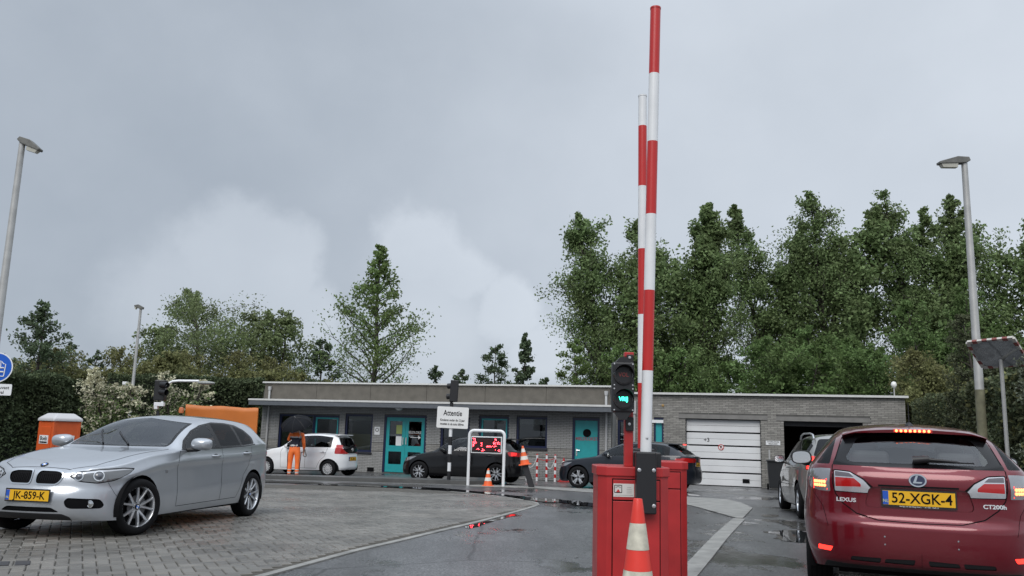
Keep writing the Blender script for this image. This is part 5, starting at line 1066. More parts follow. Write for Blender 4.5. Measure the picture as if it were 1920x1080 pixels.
def tree(name, label, base, h, env, kind, nleaf, leaf, nb=26, up=.9, seed=1, t0=.12, trunk=.16, droop=0.0, wind=0.0, clump=.5, stems=1, group=None, hole=.0, cat='tree', twigs=5, twig_l=.42, flower=0.0, jit=.35):
    """env: height fraction -> crown radius; limbs leave the trunk, carry twigs, and the leaves sit along the twigs"""
    leaf, nleaf = leaf * LEAFK, int(nleaf * LEAFN)
    rng = random.Random(seed); root = empty(name, base, 0, label, cat, group); wood = MB(); tips = []; E = Tab(env)
    for st in range(stems):
        off = Vector((0, 0, 0)) if stems == 1 else Vector(((st / max(1, stems - 1) * 2 - 1 + rng.uniform(-.3, .3)) * E(.4) * .62, rng.uniform(-1, 1) * E(.5) * .4, 0)); hh = h * (1 if st == 0 else rng.uniform(.74, .97))
        tr = []; p = Vector((off.x * .15, off.y * .15, -.1))
        for i in range(9):
            f = i / 8; tr.append(Vector((off.x * f + noise.noise(Vector((f * 3, seed, st))) * h * .022 + wind * f * f, off.y * f + noise.noise(Vector((f * 3, seed + 9, st))) * h * .02, hh * f * .985 - .1)))
        wood.tube(tr, [max(.012, trunk * (1 - i / 8) ** .8 + .01) for i in range(9)], 7)
        k = nb if st == 0 else int(nb * .7)
        for j in range(k):
            f = t0 + (1 - t0) * ((j + rng.random()) / k) ** .92; f = min(f, .985); i = min(7, int(f * 8)); q = tr[i].lerp(tr[i + 1], f * 8 - i); r = E(f) * rng.uniform(1 - jit, 1.08) / (1.0 if stems == 1 else 1.38)
            if r < .05: continue
            az = j * 2.39996 + rng.uniform(-.4, .4) + st; el = up * rng.uniform(.75, 1.2); dirv = Vector((math.cos(az) * math.cos(el), math.sin(az) * math.cos(el), math.sin(el))); Lb = r / max(.5, math.cos(el)); pts = [q]
            for s_ in range(1, 5):
                dd = dirv + Vector((wind * .12, 0, -droop * s_ * .28)) + Vector((rng.gauss(0, .10), rng.gauss(0, .10), rng.gauss(0, .08))); pts.append(pts[-1] + dd.normalized() * Lb / 4)
            w0 = max(.018, trunk * .42 * (1 - f) + .01); wood.tube(pts, [w0, w0 * .75, w0 * .5, w0 * .32, .006], 5, caps=False); tips.append((pts[2], pts[4], Lb * .25))
            for t_ in range(twigs):
                s_ = rng.uniform(.25, 1.0) * 4; i2 = min(3, int(s_)); a = pts[i2].lerp(pts[i2 + 1], s_ - i2); d2 = Vector((rng.gauss(0, 1), rng.gauss(0, 1), rng.gauss(.25, .6) - droop * 1.8)).normalized(); L2 = Lb * twig_l * rng.uniform(.5, 1.1); e = a + d2 * L2
                wood.tube([a, a.lerp(e, .5) + Vector((0, 0, .05 * L2)), e], [w0 * .3 + .003, .006, .003], 4, caps=False); tips.append((a, e, L2 * .30))
    wt = np.array([((b - a).length + .15) for a, b, _ in tips]); wt *= np.array([max(.0, (1 - clump) + clump * 2.2 * (noise.noise(((a + b) * .5) * (1.6 / max(.8, h * .12)) + Vector((seed, 0, 0))) + .42)) for a, b, _ in tips]); wt /= wt.sum()
    A = np.array([tuple(a) for a, _, _ in tips]); B = np.array([tuple(b) for _, b, _ in tips]); S = np.array([s for *_, s in tips])
    nr = np.random.RandomState(seed); idx = nr.choice(len(tips), nleaf, p=wt); t = nr.uniform(0, 1.08, nleaf)[:, None]; C = A[idx] + (B[idx] - A[idx]) * t + np.clip(nr.normal(size=(nleaf, 3)), -1.25, 1.25) * (S[idx][:, None] * .55 + leaf * .6)
    if droop > .3: C[:, 2] -= nr.exponential(.22, nleaf) * h * .05
    C = C[C[:, 2] > .05]
    wood.build('trunk', M_BARK, root, 60)
    ml = [LM[kind]]; mi = None
    if flower: ml.append(LM['flower']); z = C - np.array([0, 0, h * .45]); mi = (nr.uniform(size=len(C)) < flower * np.clip((np.linalg.norm(z, axis=1) / (h * .42)) ** 1.5, .1, 1.3)).astype(np.int32)
    leaves_mesh('crown', C, leaf, ml, root, mi, seed=seed); return root
def by(px, Y, dz=0.0, py=870): p = at(px, py, Y); return (p.x, Y, zg(Y, p.x) + dz)
def hgt(py, px, Y): return at(px, py, Y).z - zg(Y)
COLUMN = [(0, .3), (.10, .8), (.28, 1.0), (.5, .92), (.68, .68), (.82, .42), (.93, .2), (1, .03)]; ROUND = [(0, .2), (.2, .8), (.45, 1), (.7, .85), (.9, .5), (1, .12)]; CONE = [(0, .5), (.12, .95), (.3, 1.0), (.5, .78), (.75, .42), (.92, .17), (1, .03)]
def T(name, label, px, top, wpx, Y, kind, shape, n, leaf, seed, **k):
    b = by(px, Y); h = hgt(top, px, Y); r = wpx / 2 / FPX * Y; return tree(name, label, b, h, [(a, c * r) for a, c in shape], kind, n, leaf, seed=seed, **k)
GP = 'tall poplars behind the garage'
T('poplar_tree', 'tall dark poplar directly left of the raised barrier booms', 1150, 392, 225, 48, 'poplar', COLUMN, 16000, .17, 11, nb=52, up=0.97, t0=.18, group=GP, stems=2, clump=.75, trunk=.2)
T('poplar_tree', 'tall dark poplar just right of the raised barrier booms', 1268, 402, 225, 50, 'poplar', COLUMN, 15000, .17, 12, nb=46, up=1.02, t0=.12, group=GP, stems=2, clump=.7, trunk=.2)
T('poplar_tree', 'slim ragged poplar above the white garage door', 1335, 372, 130, 49, 'poplar', COLUMN, 10000, .17, 13, nb=46, up=1.12, t0=.15, group=GP, clump=.75, jit=.55, trunk=.2)
T('poplar_tree', 'tall poplar above the gap between the two garage doors', 1455, 374, 175, 52, 'poplar', COLUMN, 15000, .18, 14, nb=50, up=1.07, t0=.15, group=GP, stems=2, clump=.65, trunk=.22)
T('poplar_tree', 'broad tall poplar above the open garage bay', 1570, 366, 235, 51, 'poplar', COLUMN, 21000, .18, 15, nb=56, up=1.00, t0=.1, group=GP, stems=3, clump=.65, trunk=.22)
T('poplar_tree', 'tall dense poplar left of the right street lamp', 1748, 350, 205, 50, 'poplar', COLUMN, 20000, .18, 16, nb=54, up=1.02, t0=.1, group=GP, stems=3, clump=.6, trunk=.22)
T('poplar_tree', 'poplar at the right edge behind the street lamp', 1895, 352, 230, 49, 'poplar', COLUMN, 16000, .18, 17, nb=46, up=1.00, t0=.1, group=GP, stems=2, clump=.55, trunk=.2)
GU = 'leafy undergrowth behind the garage'
for k, (px, top, w, Y, n, lab) in enumerate(((1210, 640, 150, 43, 5000, 'bushy green shrub behind the traffic signal'), (1330, 655, 170, 43, 5500, 'bushy green shrub above the white garage door'), (1480, 632, 190, 42, 7000, 'light green shrub mass above the open garage bay'), (1600, 612, 190, 44, 7000, 'light green shrub left of the globe lamp'), (1685, 650, 150, 41, 5000, 'green shrub right of the globe lamp'), (1775, 560, 170, 38, 7000, 'tall shrub in front of the tallest poplar, beside the right street lamp'), (1860, 520, 150, 44, 6000, 'tall shrub behind the traffic mirror'))):
    T('shrub', lab, px, top, w, Y, 'lush', ROUND, n, .15, 40 + k, nb=30, up=.6, t0=.05, group=GU, clump=.5, cat='shrub', stems=3, trunk=.09)
T('alder_sapling', 'small pale tree left of the dark poplar, above the teal door', 1085, 632, 80, 44, 'pale', ROUND, 1500, .12, 60, nb=22, up=.55, t0=.2, clump=.9, trunk=.07, wind=-.3)
T('alder_sapling', 'thin tree behind the office roof, left one of the pair', 922, 640, 85, 46, 'alder', ROUND, 1500, .12, 61, nb=22, up=.5, t0=.2, clump=.8, trunk=.07)
T('alder_sapling', 'denser tree behind the office roof, right one of the pair', 978, 618, 85, 46, 'alder', CONE, 2600, .13, 62, nb=30, up=.5, t0=.15, clump=.6, trunk=.08)
for k, (px, top, w, lab) in enumerate(((810, 682, 45, 'low twiggy bush showing over the office roof, left of the Attentie post'), (862, 690, 50, 'low twiggy bush showing over the office roof behind the Attentie post'), (1022, 706, 50, 'low bush showing over the roof right of the denser tree'))):
    T('bush', lab, px, top, w, 45, 'alder', ROUND, 700, .12, 65 + k, nb=16, up=.6, t0=.2, clump=.6, cat='bush', trunk=.05)
T('pale_tree', 'tall pale green young-leaved tree behind the office roof', 690, 450, 225, 42, 'pale', CONE, 4600, .125, 70, nb=64, up=.62, t0=.12, clump=.35, trunk=.18, twigs=6, twig_l=.35, wind=.0)
T('birch_tree', 'large drooping birch left of the pale green tree', 398, 533, 215, 44, 'birch', ROUND, 11000, .12, 71, nb=44, up=.85, t0=.2, droop=.75, clump=.65, trunk=.16, stems=2)
T('birch_tree', 'thinner birch just right of the large birch', 515, 575, 120, 44, 'birch', ROUND, 3800, .12, 72, nb=34, up=.8, t0=.2, droop=.7, clump=.7, trunk=.1)
T('birch_tree', 'small drooping birch behind the thin white lamp post', 285, 600, 125, 45, 'birch', ROUND, 3600, .12, 73, nb=30, up=.75, t0=.2, droop=.8, clump=.7, trunk=.1)
T('alder_sapling', 'dark thin tree between the thin birch and the pale green tree', 590, 632, 70, 41, 'alder', ROUND, 1500, .12, 74, nb=24, up=.6, t0=.15, clump=.6, trunk=.08)
T('alder_tree', 'sparse small tree above the hedge beside the blue sign', 48, 556, 110, 33, 'alder', ROUND, 2600, .095, 75, nb=34, up=.45, t0=.25, clump=.85, trunk=.1)
T('bush', 'thin half-bare bush right of the sparse tree at the left', 132, 632, 95, 36, 'alder', ROUND, 1300, .09, 76, nb=26, up=.6, t0=.2, clump=.7, cat='bush', trunk=.06, stems=2)
for k, (px, top, w, Y, n, lab) in enumerate(((40, 672, 190, 38, 5200, 'olive brown thicket at the far left above the hedge'), (150, 655, 190, 35, 6500, 'olive brown thicket behind the left flowering hawthorn'), (265, 652, 170, 37, 6000, 'olive brown thicket behind the thin white lamp post'), (375, 660, 160, 39, 5500, 'olive brown thicket under the large birch'), (460, 655, 150, 39, 5500, 'olive brown thicket left of the office corner'), (545, 668, 150, 41, 5000, 'olive green thicket above the office roof at its left end'))):
    T('thicket', lab, px, top, w, Y, 'olive', ROUND, n, .115, 80 + k, nb=34, up=.6, t0=.03, group='olive thickets along the left', clump=.4, cat='thicket', stems=3, trunk=.06)
T('hawthorn_shrub', 'white flowering hawthorn left of the thin lamp post', 205, 686, 112, 30, 'lush', ROUND, 4200, .085, 90, nb=40, up=.5, t0=.05, clump=.6, flower=1.0, cat='flowering shrub', stems=3, trunk=.06, droop=.25)
T('hawthorn_shrub', 'white flowering hawthorn behind the black traffic signal', 335, 692, 104, 31, 'lush', ROUND, 3600, .085, 91, nb=38, up=.5, t0=.05, clump=.65, flower=.85, cat='flowering shrub', stems=3, trunk=.06, droop=.25)
def hedge(name, label, P0, P1, h, d, kind, n, leaf, seed, extra=None, mats=None, cat='hedge'):
    a, b = Vector(P0), Vector(P1); L_ = (b - a).length; root = empty(name, a, math.atan2(b.y - a.y, b.x - a.x), label, cat); core = MB(); nx, nz = max(4, int(L_ / .7)), 5; vs = []
    for i in range(nx + 1):
        for j in range(nz + 1):
            for sd in (-1, 1): x = L_ * i / nx; z = h * j / nz; w = (d / 2 - .22) * (1 - .35 * (j / nz) ** 3); vs.append((x, sd * (w + noise.noise(Vector((x, z, seed + sd))) * .15), max(0, z - .2 + (noise.noise(Vector((x * .7, 3, seed))) * .25 if j == nz else 0))))
    ix = lambda i, j, s_: (i * (nz + 1) + j) * 2 + s_
    fs = [(ix(i, j, s_), ix(i + 1, j, s_), ix(i + 1, j + 1, s_), ix(i, j + 1, s_)) for i in range(nx) for j in range(nz) for s_ in (0, 1)] + [(ix(i, nz, 0), ix(i + 1, nz, 0), ix(i + 1, nz, 1), ix(i, nz, 1)) for i in range(nx)] + [(ix(i, j, 0), ix(i, j, 1), ix(i, j + 1, 1), ix(i, j + 1, 0)) for i in (0, nx) for j in range(nz)]
    core.add(vs, fs); core.build('dark_core', mat('hedge_core', (.010, .014, .009), .9), root, 60)  # solid near-black core that makes the hedge opaque, not modelled twigs
    rng = np.random.RandomState(seed); x = rng.uniform(0, L_, n); z = h * rng.beta(1.25, .95, n); sd = np.where(rng.uniform(size=n) < .72, -1, 1); bump = np.array([noise.noise(Vector((q * .6, w * .8, seed))) for q, w in zip(x, z)]); hv = np.array([noise.noise(Vector((q * .5, 7, seed))) for q in x])
    top = rng.uniform(size=n) < .25; y = sd * (d / 2 + bump * .28 - rng.exponential(.12, n)); y = np.where(top, rng.uniform(-d / 2, d / 2, n), y); z = np.where(top, h + bump * .2 - rng.exponential(.1, n), z) + hv * .3 * (z / h)
    C = np.stack([x, y, np.maximum(.04, z)], 1); ml = LM[kind] if mats is None else [LM[q] for q in mats]; mi = None if mats is None else rng.choice(len(mats), n, p=extra); leaves_mesh('foliage', C, leaf, ml, root, mi, seed=seed); return root
def P2(px, Y): p = by(px, Y); return Vector((p[0], p[1], p[2]))
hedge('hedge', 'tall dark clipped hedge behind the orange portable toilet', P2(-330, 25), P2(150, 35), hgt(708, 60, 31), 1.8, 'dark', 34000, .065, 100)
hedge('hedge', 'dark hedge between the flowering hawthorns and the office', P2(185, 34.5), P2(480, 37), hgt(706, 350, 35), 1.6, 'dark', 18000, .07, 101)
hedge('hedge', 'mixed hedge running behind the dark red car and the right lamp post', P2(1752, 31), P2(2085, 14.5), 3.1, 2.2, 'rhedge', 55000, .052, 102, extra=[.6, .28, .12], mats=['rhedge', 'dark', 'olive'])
T('hedge_tree', 'tall brownish hedge tree right of the garage wing', 1765, 655, 190, 30, 'olive', ROUND, 9000, .095, 103, nb=44, up=.6, t0=.03, clump=.45, stems=3, trunk=.09, cat='tree')
T('hedge_tree', 'tall dark bush behind the traffic mirror post', 1868, 580, 150, 21, 'rhedge', ROUND, 9000, .07, 104, nb=44, up=.65, t0=.03, clump=.45, stems=3, trunk=.07, cat='bush')
T('hedge_tree', 'silvery leaved bush at the right edge in front of the hedge', 1995, 640, 150, 12.0, 'silver', ROUND, 4200, .045, 105, nb=34, up=.6, t0=.1, clump=.6, stems=2, trunk=.04, cat='bush')
hedge('field_hedge', 'long dark hedgerow behind the office and garage', P2(330, 60), P2(1990, 56), 4.5, 3, 'rhedge', 22000, .22, 106)
# ------------------------------------------------------------------ street furniture
M_RED = mat('barrier_red', (.41, .025, .026), .36, vary=.16, vscale=5.0, bump=.05, bscale=200)
M_BOOMRED = mat('boom_red', (.50, .022, .02), .35, vary=.04); M_BOOMWHITE = mat('boom_white', (.74, .75, .76), .35, vary=.05, vscale=5)
M_STEEL = mat('bolt_steel', (.55, .55, .56), .3, .8); M_GALV = mat('galvanised', (.40, .40, .39), .5, .25, vary=.12, vscale=5)
def barrier(label, base, boom_top, boom_x, lean, bands, sticker, rz=0.0, first_white=True):
    r = empty('barrier', base, rz, label, 'barrier', 'red barriers with raised booms'); W_, D_, H_ = .455, .40, 1.085; ch = .055
    def oct_(w, d, c): return [(-w / 2 + c, -d / 2), (w / 2 - c, -d / 2), (w / 2, -d / 2 + c), (w / 2, d / 2 - c), (w / 2 - c, d / 2), (-w / 2 + c, d / 2), (-w / 2, d / 2 - c), (-w / 2, -d / 2 + c)]
    b = MB(); b.prism(oct_(W_, D_, ch), .03, H_); cab = b.build('cabinet', M_RED, r, 0, bevel=.004)
    b = MB(); b.prism(oct_(W_ + .02, D_ + .02, ch + .004), H_ - .042, H_ + .018); b.build('lid', M_RED, r, 0, bevel=.006)
    b = MB(); b.prism(oct_(W_ + .03, D_ + .03, ch), 0, .035); b.build('plinth', M_DARKMETAL, r, 0)
    b = MB(); y = -D_ / 2 - .004; x0, x1, z1 = -W_ / 2 + .088, W_ / 2 - .062, H_ - .060
    b.box(((x0 + x1) / 2, y, z1 - .066), (x1 - x0 - .008, .006, .124)); up = b.build('upper_panel', M_RED, r, 0, bevel=.002)
    b = MB(); b.box(((x0 + x1) / 2, y, (z1 - .136 + .09) / 2), (x1 - x0 - .008, .008, z1 - .136 - .09)); dr = b.build('door', M_RED, r, 0, bevel=.003)
    b = MB(); b.box(((x0 + x1) / 2, y + .0025, (z1 + .09) / 2 + .002), (x1 - x0 + .004, .0012, z1 - .086)); b.build('door_gap', M_SEAM, r, 0)
    Mx = Matrix.Translation((x0 + .165, y - .005, z1 - .185)) @ Matrix.Rotation(math.pi / 2, 4, 'X'); b = MB(); b.lathe([(.021, 0), (.020, .008), (0, .009)], 20, 0, Mx); b.box((0, -.022, .003), (.020, .03, .006), 0, Mx); b.build('lock', M_BLACK, dr, 40)
    if sticker:
        Mx = Matrix.Translation((x0 + .072, y - .0042, z1 - .068)) @ Matrix.Rotation(math.pi / 2, 4, 'X'); b = MB(); b.box((0, 0, 0), (.132, .082, .0016), 0, Mx); st = b.build('sticker', mat('sticker', (.62, .60, .57), .45), up, 0)
        q = MB(); c = (-.036, .008)
        for a, d in (((0, .023), (.046, .004)), ((0, -.023), (.046, .004)), ((-.023, 0), (.004, .046)), ((.023, 0), (.004, .046))): q.box((c[0] + a[0], c[1] + a[1], .0012), (d[0], d[1], .0012), 0, Mx)
        q.tube([(c[0] - .016, c[1] + .008, .0015), (c[0], c[1] + .016, .0015), (c[0] + .016, c[1] + .008, .0015)], .0016, 4, 0, Mx); q.prism([(c[0] - .014, c[1] - .020), (c[0] + .014, c[1] - .020), (c[0], c[1] - .001)], .001, .0018, 1, Mx)
        for k in range(4): q.box((.034, .018 - k * .011, .0012), (.032 if k else .026, .003, .0008), 2, Mx)
        q.box((0, -.030, .0012), (.118, .003, .0008), 2, Mx); q.build('sticker_print', [M_SEAM, M_BOOMRED, mat('print_grey', (.35, .35, .34), .5)], st, 0)
    bx = boom_x; b = MB()                                # black clamp that carries the boom
    b.box((bx, y - .040, H_ - .075), (.128, .07, .385)); br = b.build('boom_clamp', M_BLACK, r, 0, bevel=.010)
    b = MB(); b.box((bx + .028, y + .16, H_ + .058), (.165, .30, .112)); b.build('clamp_housing', M_BLACK, br, 0, bevel=.010)
    for dx in (-.046, .046):
        for z in (H_ + .004, H_ - .215): Mx = Matrix.Translation((bx + dx, y - .075, z)) @ Matrix.Rotation(math.pi / 2, 4, 'X'); q = MB(); q.lathe([(.0125, 0), (.012, .004), (.006, .006), (0, .0065)], 14, 0, Mx); q.build('bolt', M_STEEL, br, 40)
    ax = Vector((lean, 0, 1)).normalized(); p0 = Vector((bx + .005, y - .012, H_ + .105)); L_ = (boom_top - p0.z) / ax.z; bo = None; Rb = .036; zz = 0
    M0 = frame_m(p0, Vector((1, 0, -lean)), ax)
    for k, f in enumerate(bands):
        b = MB(); n = f * L_; b.lathe([(0, zz), (Rb, zz), (Rb, zz + n), (0, zz + n)], 24, 0, M0); zz += n
        m = (M_BOOMWHITE if (k % 2 == 0) == first_white else M_BOOMRED)
        if bo is None: bo = b.build('boom', m, r, 40)
        else: b.build('boom_band', m, bo, 40)
    b = MB(); b.lathe([(Rb + .002, zz), (Rb + .002, zz + .012), (Rb * .5, zz + .018), (0, zz + .018)], 24, 0, M0); b.build('boom_cap', m, bo, 40)
    Mx = Matrix.Translation(p0 + ax * .10 + Vector((0, -Rb + .002, 0))) @ Matrix.Rotation(math.pi / 2, 4, 'X'); q = MB(); q.lathe([(.009, 0), (.008, .006), (0, .008)], 12, 0, Mx); q.build('bolt', M_STEEL, bo, 40); return r
D1 = 5.45
def band_px(ys): t = [abs(a - b) for a, b in zip(ys, ys[1:])]; s = sum(t); return [q / s for q in t]
cx1 = at(1189, 950, D1).x; B1 = barrier('front red barrier with the taller raised red and white boom', (cx1, D1 + .2, 0), at(1234, 20, D1).z, at(1210, 800, D1 - .03).x - cx1, .022, band_px([800, 665, 530, 398, 268, 143, 20]), True)
D2 = 6.75; cx2 = at(1237, 950, D2).x; B2 = barrier('rear red barrier, half hidden, with the shorter raised boom', (cx2, D2 + .2, 0), at(1201, 183, D2).z, at(1203.5, 800, D2 - .03).x - cx2, .0, band_px([800, 690, 574, 460, 348, 238, 183]), False, first_white=False)
def signal():
    base = at(1178, 843, D1 + .10); r = empty('traffic_signal', (base.x, base.y, 1.085 + .018), 0, 'black signal on a red post, VOL dark and VRIJ lit green', 'traffic light'); s = (D1 + .05) / FPX
    zt = at(1178, 661, D1 + .1).z - 1.103; b = MB(); b.box((0, 0, zt / 2), (.056, .05, zt)); b.box((0, 0, zt - .015), (.062, .056, .03)); b.build('post', M_RED, r, 0, bevel=.004)
    cz = at(1168, 726, D1).z - 1.103; cx = at(1168, 726, D1).x - base.x; b = MB(); b.box((cx, -.085, cz), (.142, .09, .325)); ho = b.build('housing', M_BLACK, r, 0, bevel=.012)
    b = MB(); b.prism([(cx - .05, cz + .16), (cx + .05, cz + .16), (cx + .025, cz + .195), (cx - .02, cz + .195)], 0, .07, 0, Matrix.Translation((0, -.05, 0)) @ Matrix.Rotation(math.pi / 2, 4, 'X')); b.build('end_cap', M_BLACK, ho, 0); b = MB(); b.prism([(cx - .055, cz - .16), (cx + .055, cz - .16), (cx + .02, cz - .21), (cx - .02, cz - .21)], 0, .07, 0, Matrix.Translation((0, -.05, 0)) @ Matrix.Rotation(math.pi / 2, 4, 'X')); b.build('end_cap', M_BLACK, ho, 0)
    b = MB(); b.box((.004, -.03, cz - .235), (.05, .03, .09)); b.build('bracket', M_BLACK, r, 0, bevel=.004); b = MB(); b.box((.004, -.03, cz + .19), (.045, .03, .06)); b.build('bracket', M_BLACK, r, 0, bevel=.004)
    for z in (cz - .235, cz + .20): q = MB(); q.lathe([(.010, 0), (.009, .004), (0, .005)], 12, 0, Matrix.Translation((0, -.046, z)) @ Matrix.Rotation(math.pi / 2, 4, 'X')); q.build('bolt', M_STEEL, r, 40)
    for dx in (-.06, .06):
        for dz in (-.148, -.012, .012, .148): q = MB(); q.lathe([(.0055, 0), (.005, .002), (0, .003)], 10, 0, Matrix.Translation((cx + dx, -.131, cz + dz)) @ Matrix.Rotation(math.pi / 2, 4, 'X')); q.build('screw', M_STEEL, ho, 40)
    for k, (dz, word) in enumerate(((.078, 'VOL'), (-.078, 'VRIJ'))):
        Mx = Matrix.Translation((cx, -.130, cz + dz)) @ Matrix.Rotation(math.pi / 2, 4, 'X'); q = MB(); q.lathe([(.066, 0), (.064, .012), (.053, .014), (.050, -.004), (0, -.006)], 36, 0, Mx); le = q.build('lens', mat('signal_lens', (.012, .010, .011), .12, coat=.6), ho, 50)
        q = MB(); n = 18; vs = []
        for i in range(n + 1): a = math.pi * (1.12 - 1.24 * i / n) ; vs += [(.064 * math.cos(a), .064 * math.sin(a), .0), (.064 * math.cos(a), .064 * math.sin(a), .020 + .045 * max(0, math.sin(a)))]
        q.add(vs, [(2 * i, 2 * i + 1, 2 * i + 3, 2 * i + 2) for i in range(n)], 0, Mx); q.build('visor', M_BLACK, ho, 50)
        m = mat('vrij_green', (.05, .9, .62), .4, emit=3.2, ecol=(.05, 1, .62)) if k else mat('vol_unlit', (.22, .035, .03), .4)
        vs, fs = text_geo(word, .037, .0015, .0009 if k else .0008, .92); q = MB(); q.add(vs, fs, 0, Mx @ Matrix.Translation((0, 0, .001))); q.build('lamp_lettering', m, le, 0)
    return r
signal()
M_CONEO = mat('cone_orange', (.80, .13, .03), .45, vary=.08); M_CONER = mat('cone_red', (.72, .045, .03), .4, vary=.06); M_CONEDARK = mat('cone_faded_red', (.40, .03, .03), .5, vary=.1)
M_CONEW = mat('cone_white', (.72, .71, .66), .45, vary=.14, vscale=9); M_CONEDIRTY = mat('cone_cream', (.58, .55, .45), .5, vary=.3, vscale=14)
def cone(label, loc, h, r0, col, white, bands, rot=(0, 0, 0), sq=True, group='traffic cones', rt=.17):
    r = empty('traffic_cone', loc, 0, label, 'traffic cone', group); r.rotation_euler = rot; b = MB(); w = r0 * 1.28
    if sq: b.prism(rc([(-w, -w), (w, -w), (w, w), (-w, w)], w * .25, 3), 0, h * .045)
    else: b.lathe([(0, 0), (w, 0), (w * .98, h * .03), (r0 * 1.03, h * .06), (0, h * .06)], 24)
    b.build('base', col, r, 30, bevel=.004)
    rad = lambda f: r0 * (1 - f) + r0 * rt * f
    z = .045; first = None; tot = sum(bands)
    for k, f in enumerate(bands):
        b = MB(); a, c = z, z + f / tot * .955; pr = [(rad(a), h * a), (rad((a + c) / 2), h * (a + c) / 2), (rad(c), h * c)]
        if k == len(bands) - 1: pr += [(rad(c) * .9, h * (c + .006)), (rad(c) * .7, h * (c + .004)), (rad(c) * .6, h * (c - .1))]
        e = .0015 if k % 2 else 0; b.lathe([(q + e, s_) for q, s_ in pr], 28); z = c; o = b.build('reflective_sleeve' if k % 2 else 'cone_body', white if k % 2 else col, r, 40)
    return r
g = gnd(1196, 1140); cb = at(1196, 937, 4.6); cone('large red and dirty white cone right in front of the red barrier cabinet', (cb.x, 4.6, 0), cb.z, .155, M_CONER, M_CONEDIRTY, [.44, .14, .11, .14, .125], rt=.16)
c1 = Vector(by(916, 25.6)); cone('small orange and white cone standing inside the display frame', c1, .52, .14, M_CONEO, M_CONEW, [.28, .20, .22, .20, .10])
p = by(1057, 30.6); cone('faded red and white cone by the office wall, left of the slate car', p, .84, .17, M_CONEDARK, M_CONEW, [.30, .18, .20, .18, .14])
def leaning_post():
    a = Vector(by(998, 25.5)); h = 1.02; r = empty('leaning_post', a, 0, 'black square post leaning left, with a cone on top', 'post'); lx = -.33; b = MB(); M = frame_m(Vector((0, 0, 0)), (1, 0, .31), (lx, .06, 1)); b.box((0, 0, .34), (.175, .15, .76), 0, M); b.build('shaft', M_DARKMETAL, r, 0, bevel=.01)
    tp = M @ Vector((0, 0, .72)); rt = math.atan2(lx, 1) * .55; cone('orange and white cone perched on the leaning black post', a + tp + Vector((.01, 0, -.02)), .56, .15, M_CONEO, M_CONEW, [.24, .20, .22, .20, .14], rot=(0, rt * .9, 0))
leaning_post()
def chain_posts():
    pos = []
    for k, (px, lab) in enumerate(((988, 'red and white chain post half hidden behind the perched cone'), (1007, 'red and white chain post, second from the left by the office wall'), (1025, 'red and white chain post, third from the left by the office wall'), (1041, 'red and white chain post nearest the red cone by the office wall'))):
        Y = 30.9 - k * .13; p = Vector(by(px, Y)); pos.append(p); r = empty('chain_post', p, 0, lab, 'post', 'red and white chain posts'); h = .92; n = 7
        for i in range(n): b = MB(); b.lathe([(0, h * i / n), (.040, h * i / n), (.040, h * (i + 1) / n), (0, h * (i + 1) / n)], 14); b.build('band', (M_BOOMWHITE if i % 2 == 0 else M_BOOMRED), r, 40)
        b = MB(); b.lathe([(.045, h), (.045, h + .02), (0, h + .045)], 14); b.build('cap', M_BOOMRED, r, 40)
    for (a, b_, sag, mm, la) in ((pos[0], pos[1], .40, M_BOOMWHITE, 'white plastic chain sagging between the left chain posts'), (pos[2], pos[3], .45, M_BOOMWHITE, 'white plastic chain hanging between the two right chain posts'), (pos[1], pos[3], .18, M_BOOMRED, 'red plastic chain slung between the right chain posts')):
        A, B_ = a + Vector((0, -.05, .80 if mm is M_BOOMRED else .55)), b_ + Vector((0, -.05, .84)); b = MB(); N_ = 14
        for i in range(N_):
            f0, f1 = i / N_, (i + 1) / N_; P = lambda f: A.lerp(B_, f) - Vector((0, 0, sag * 4 * f * (1 - f) * .5)); b.tube([P(f0), P((f0 + f1) / 2) + Vector((0, -.012, .006)), P(f1)], .012, 5)
        tag(b.build('chain', mm, None, 40), la, 'chain')
chain_posts()
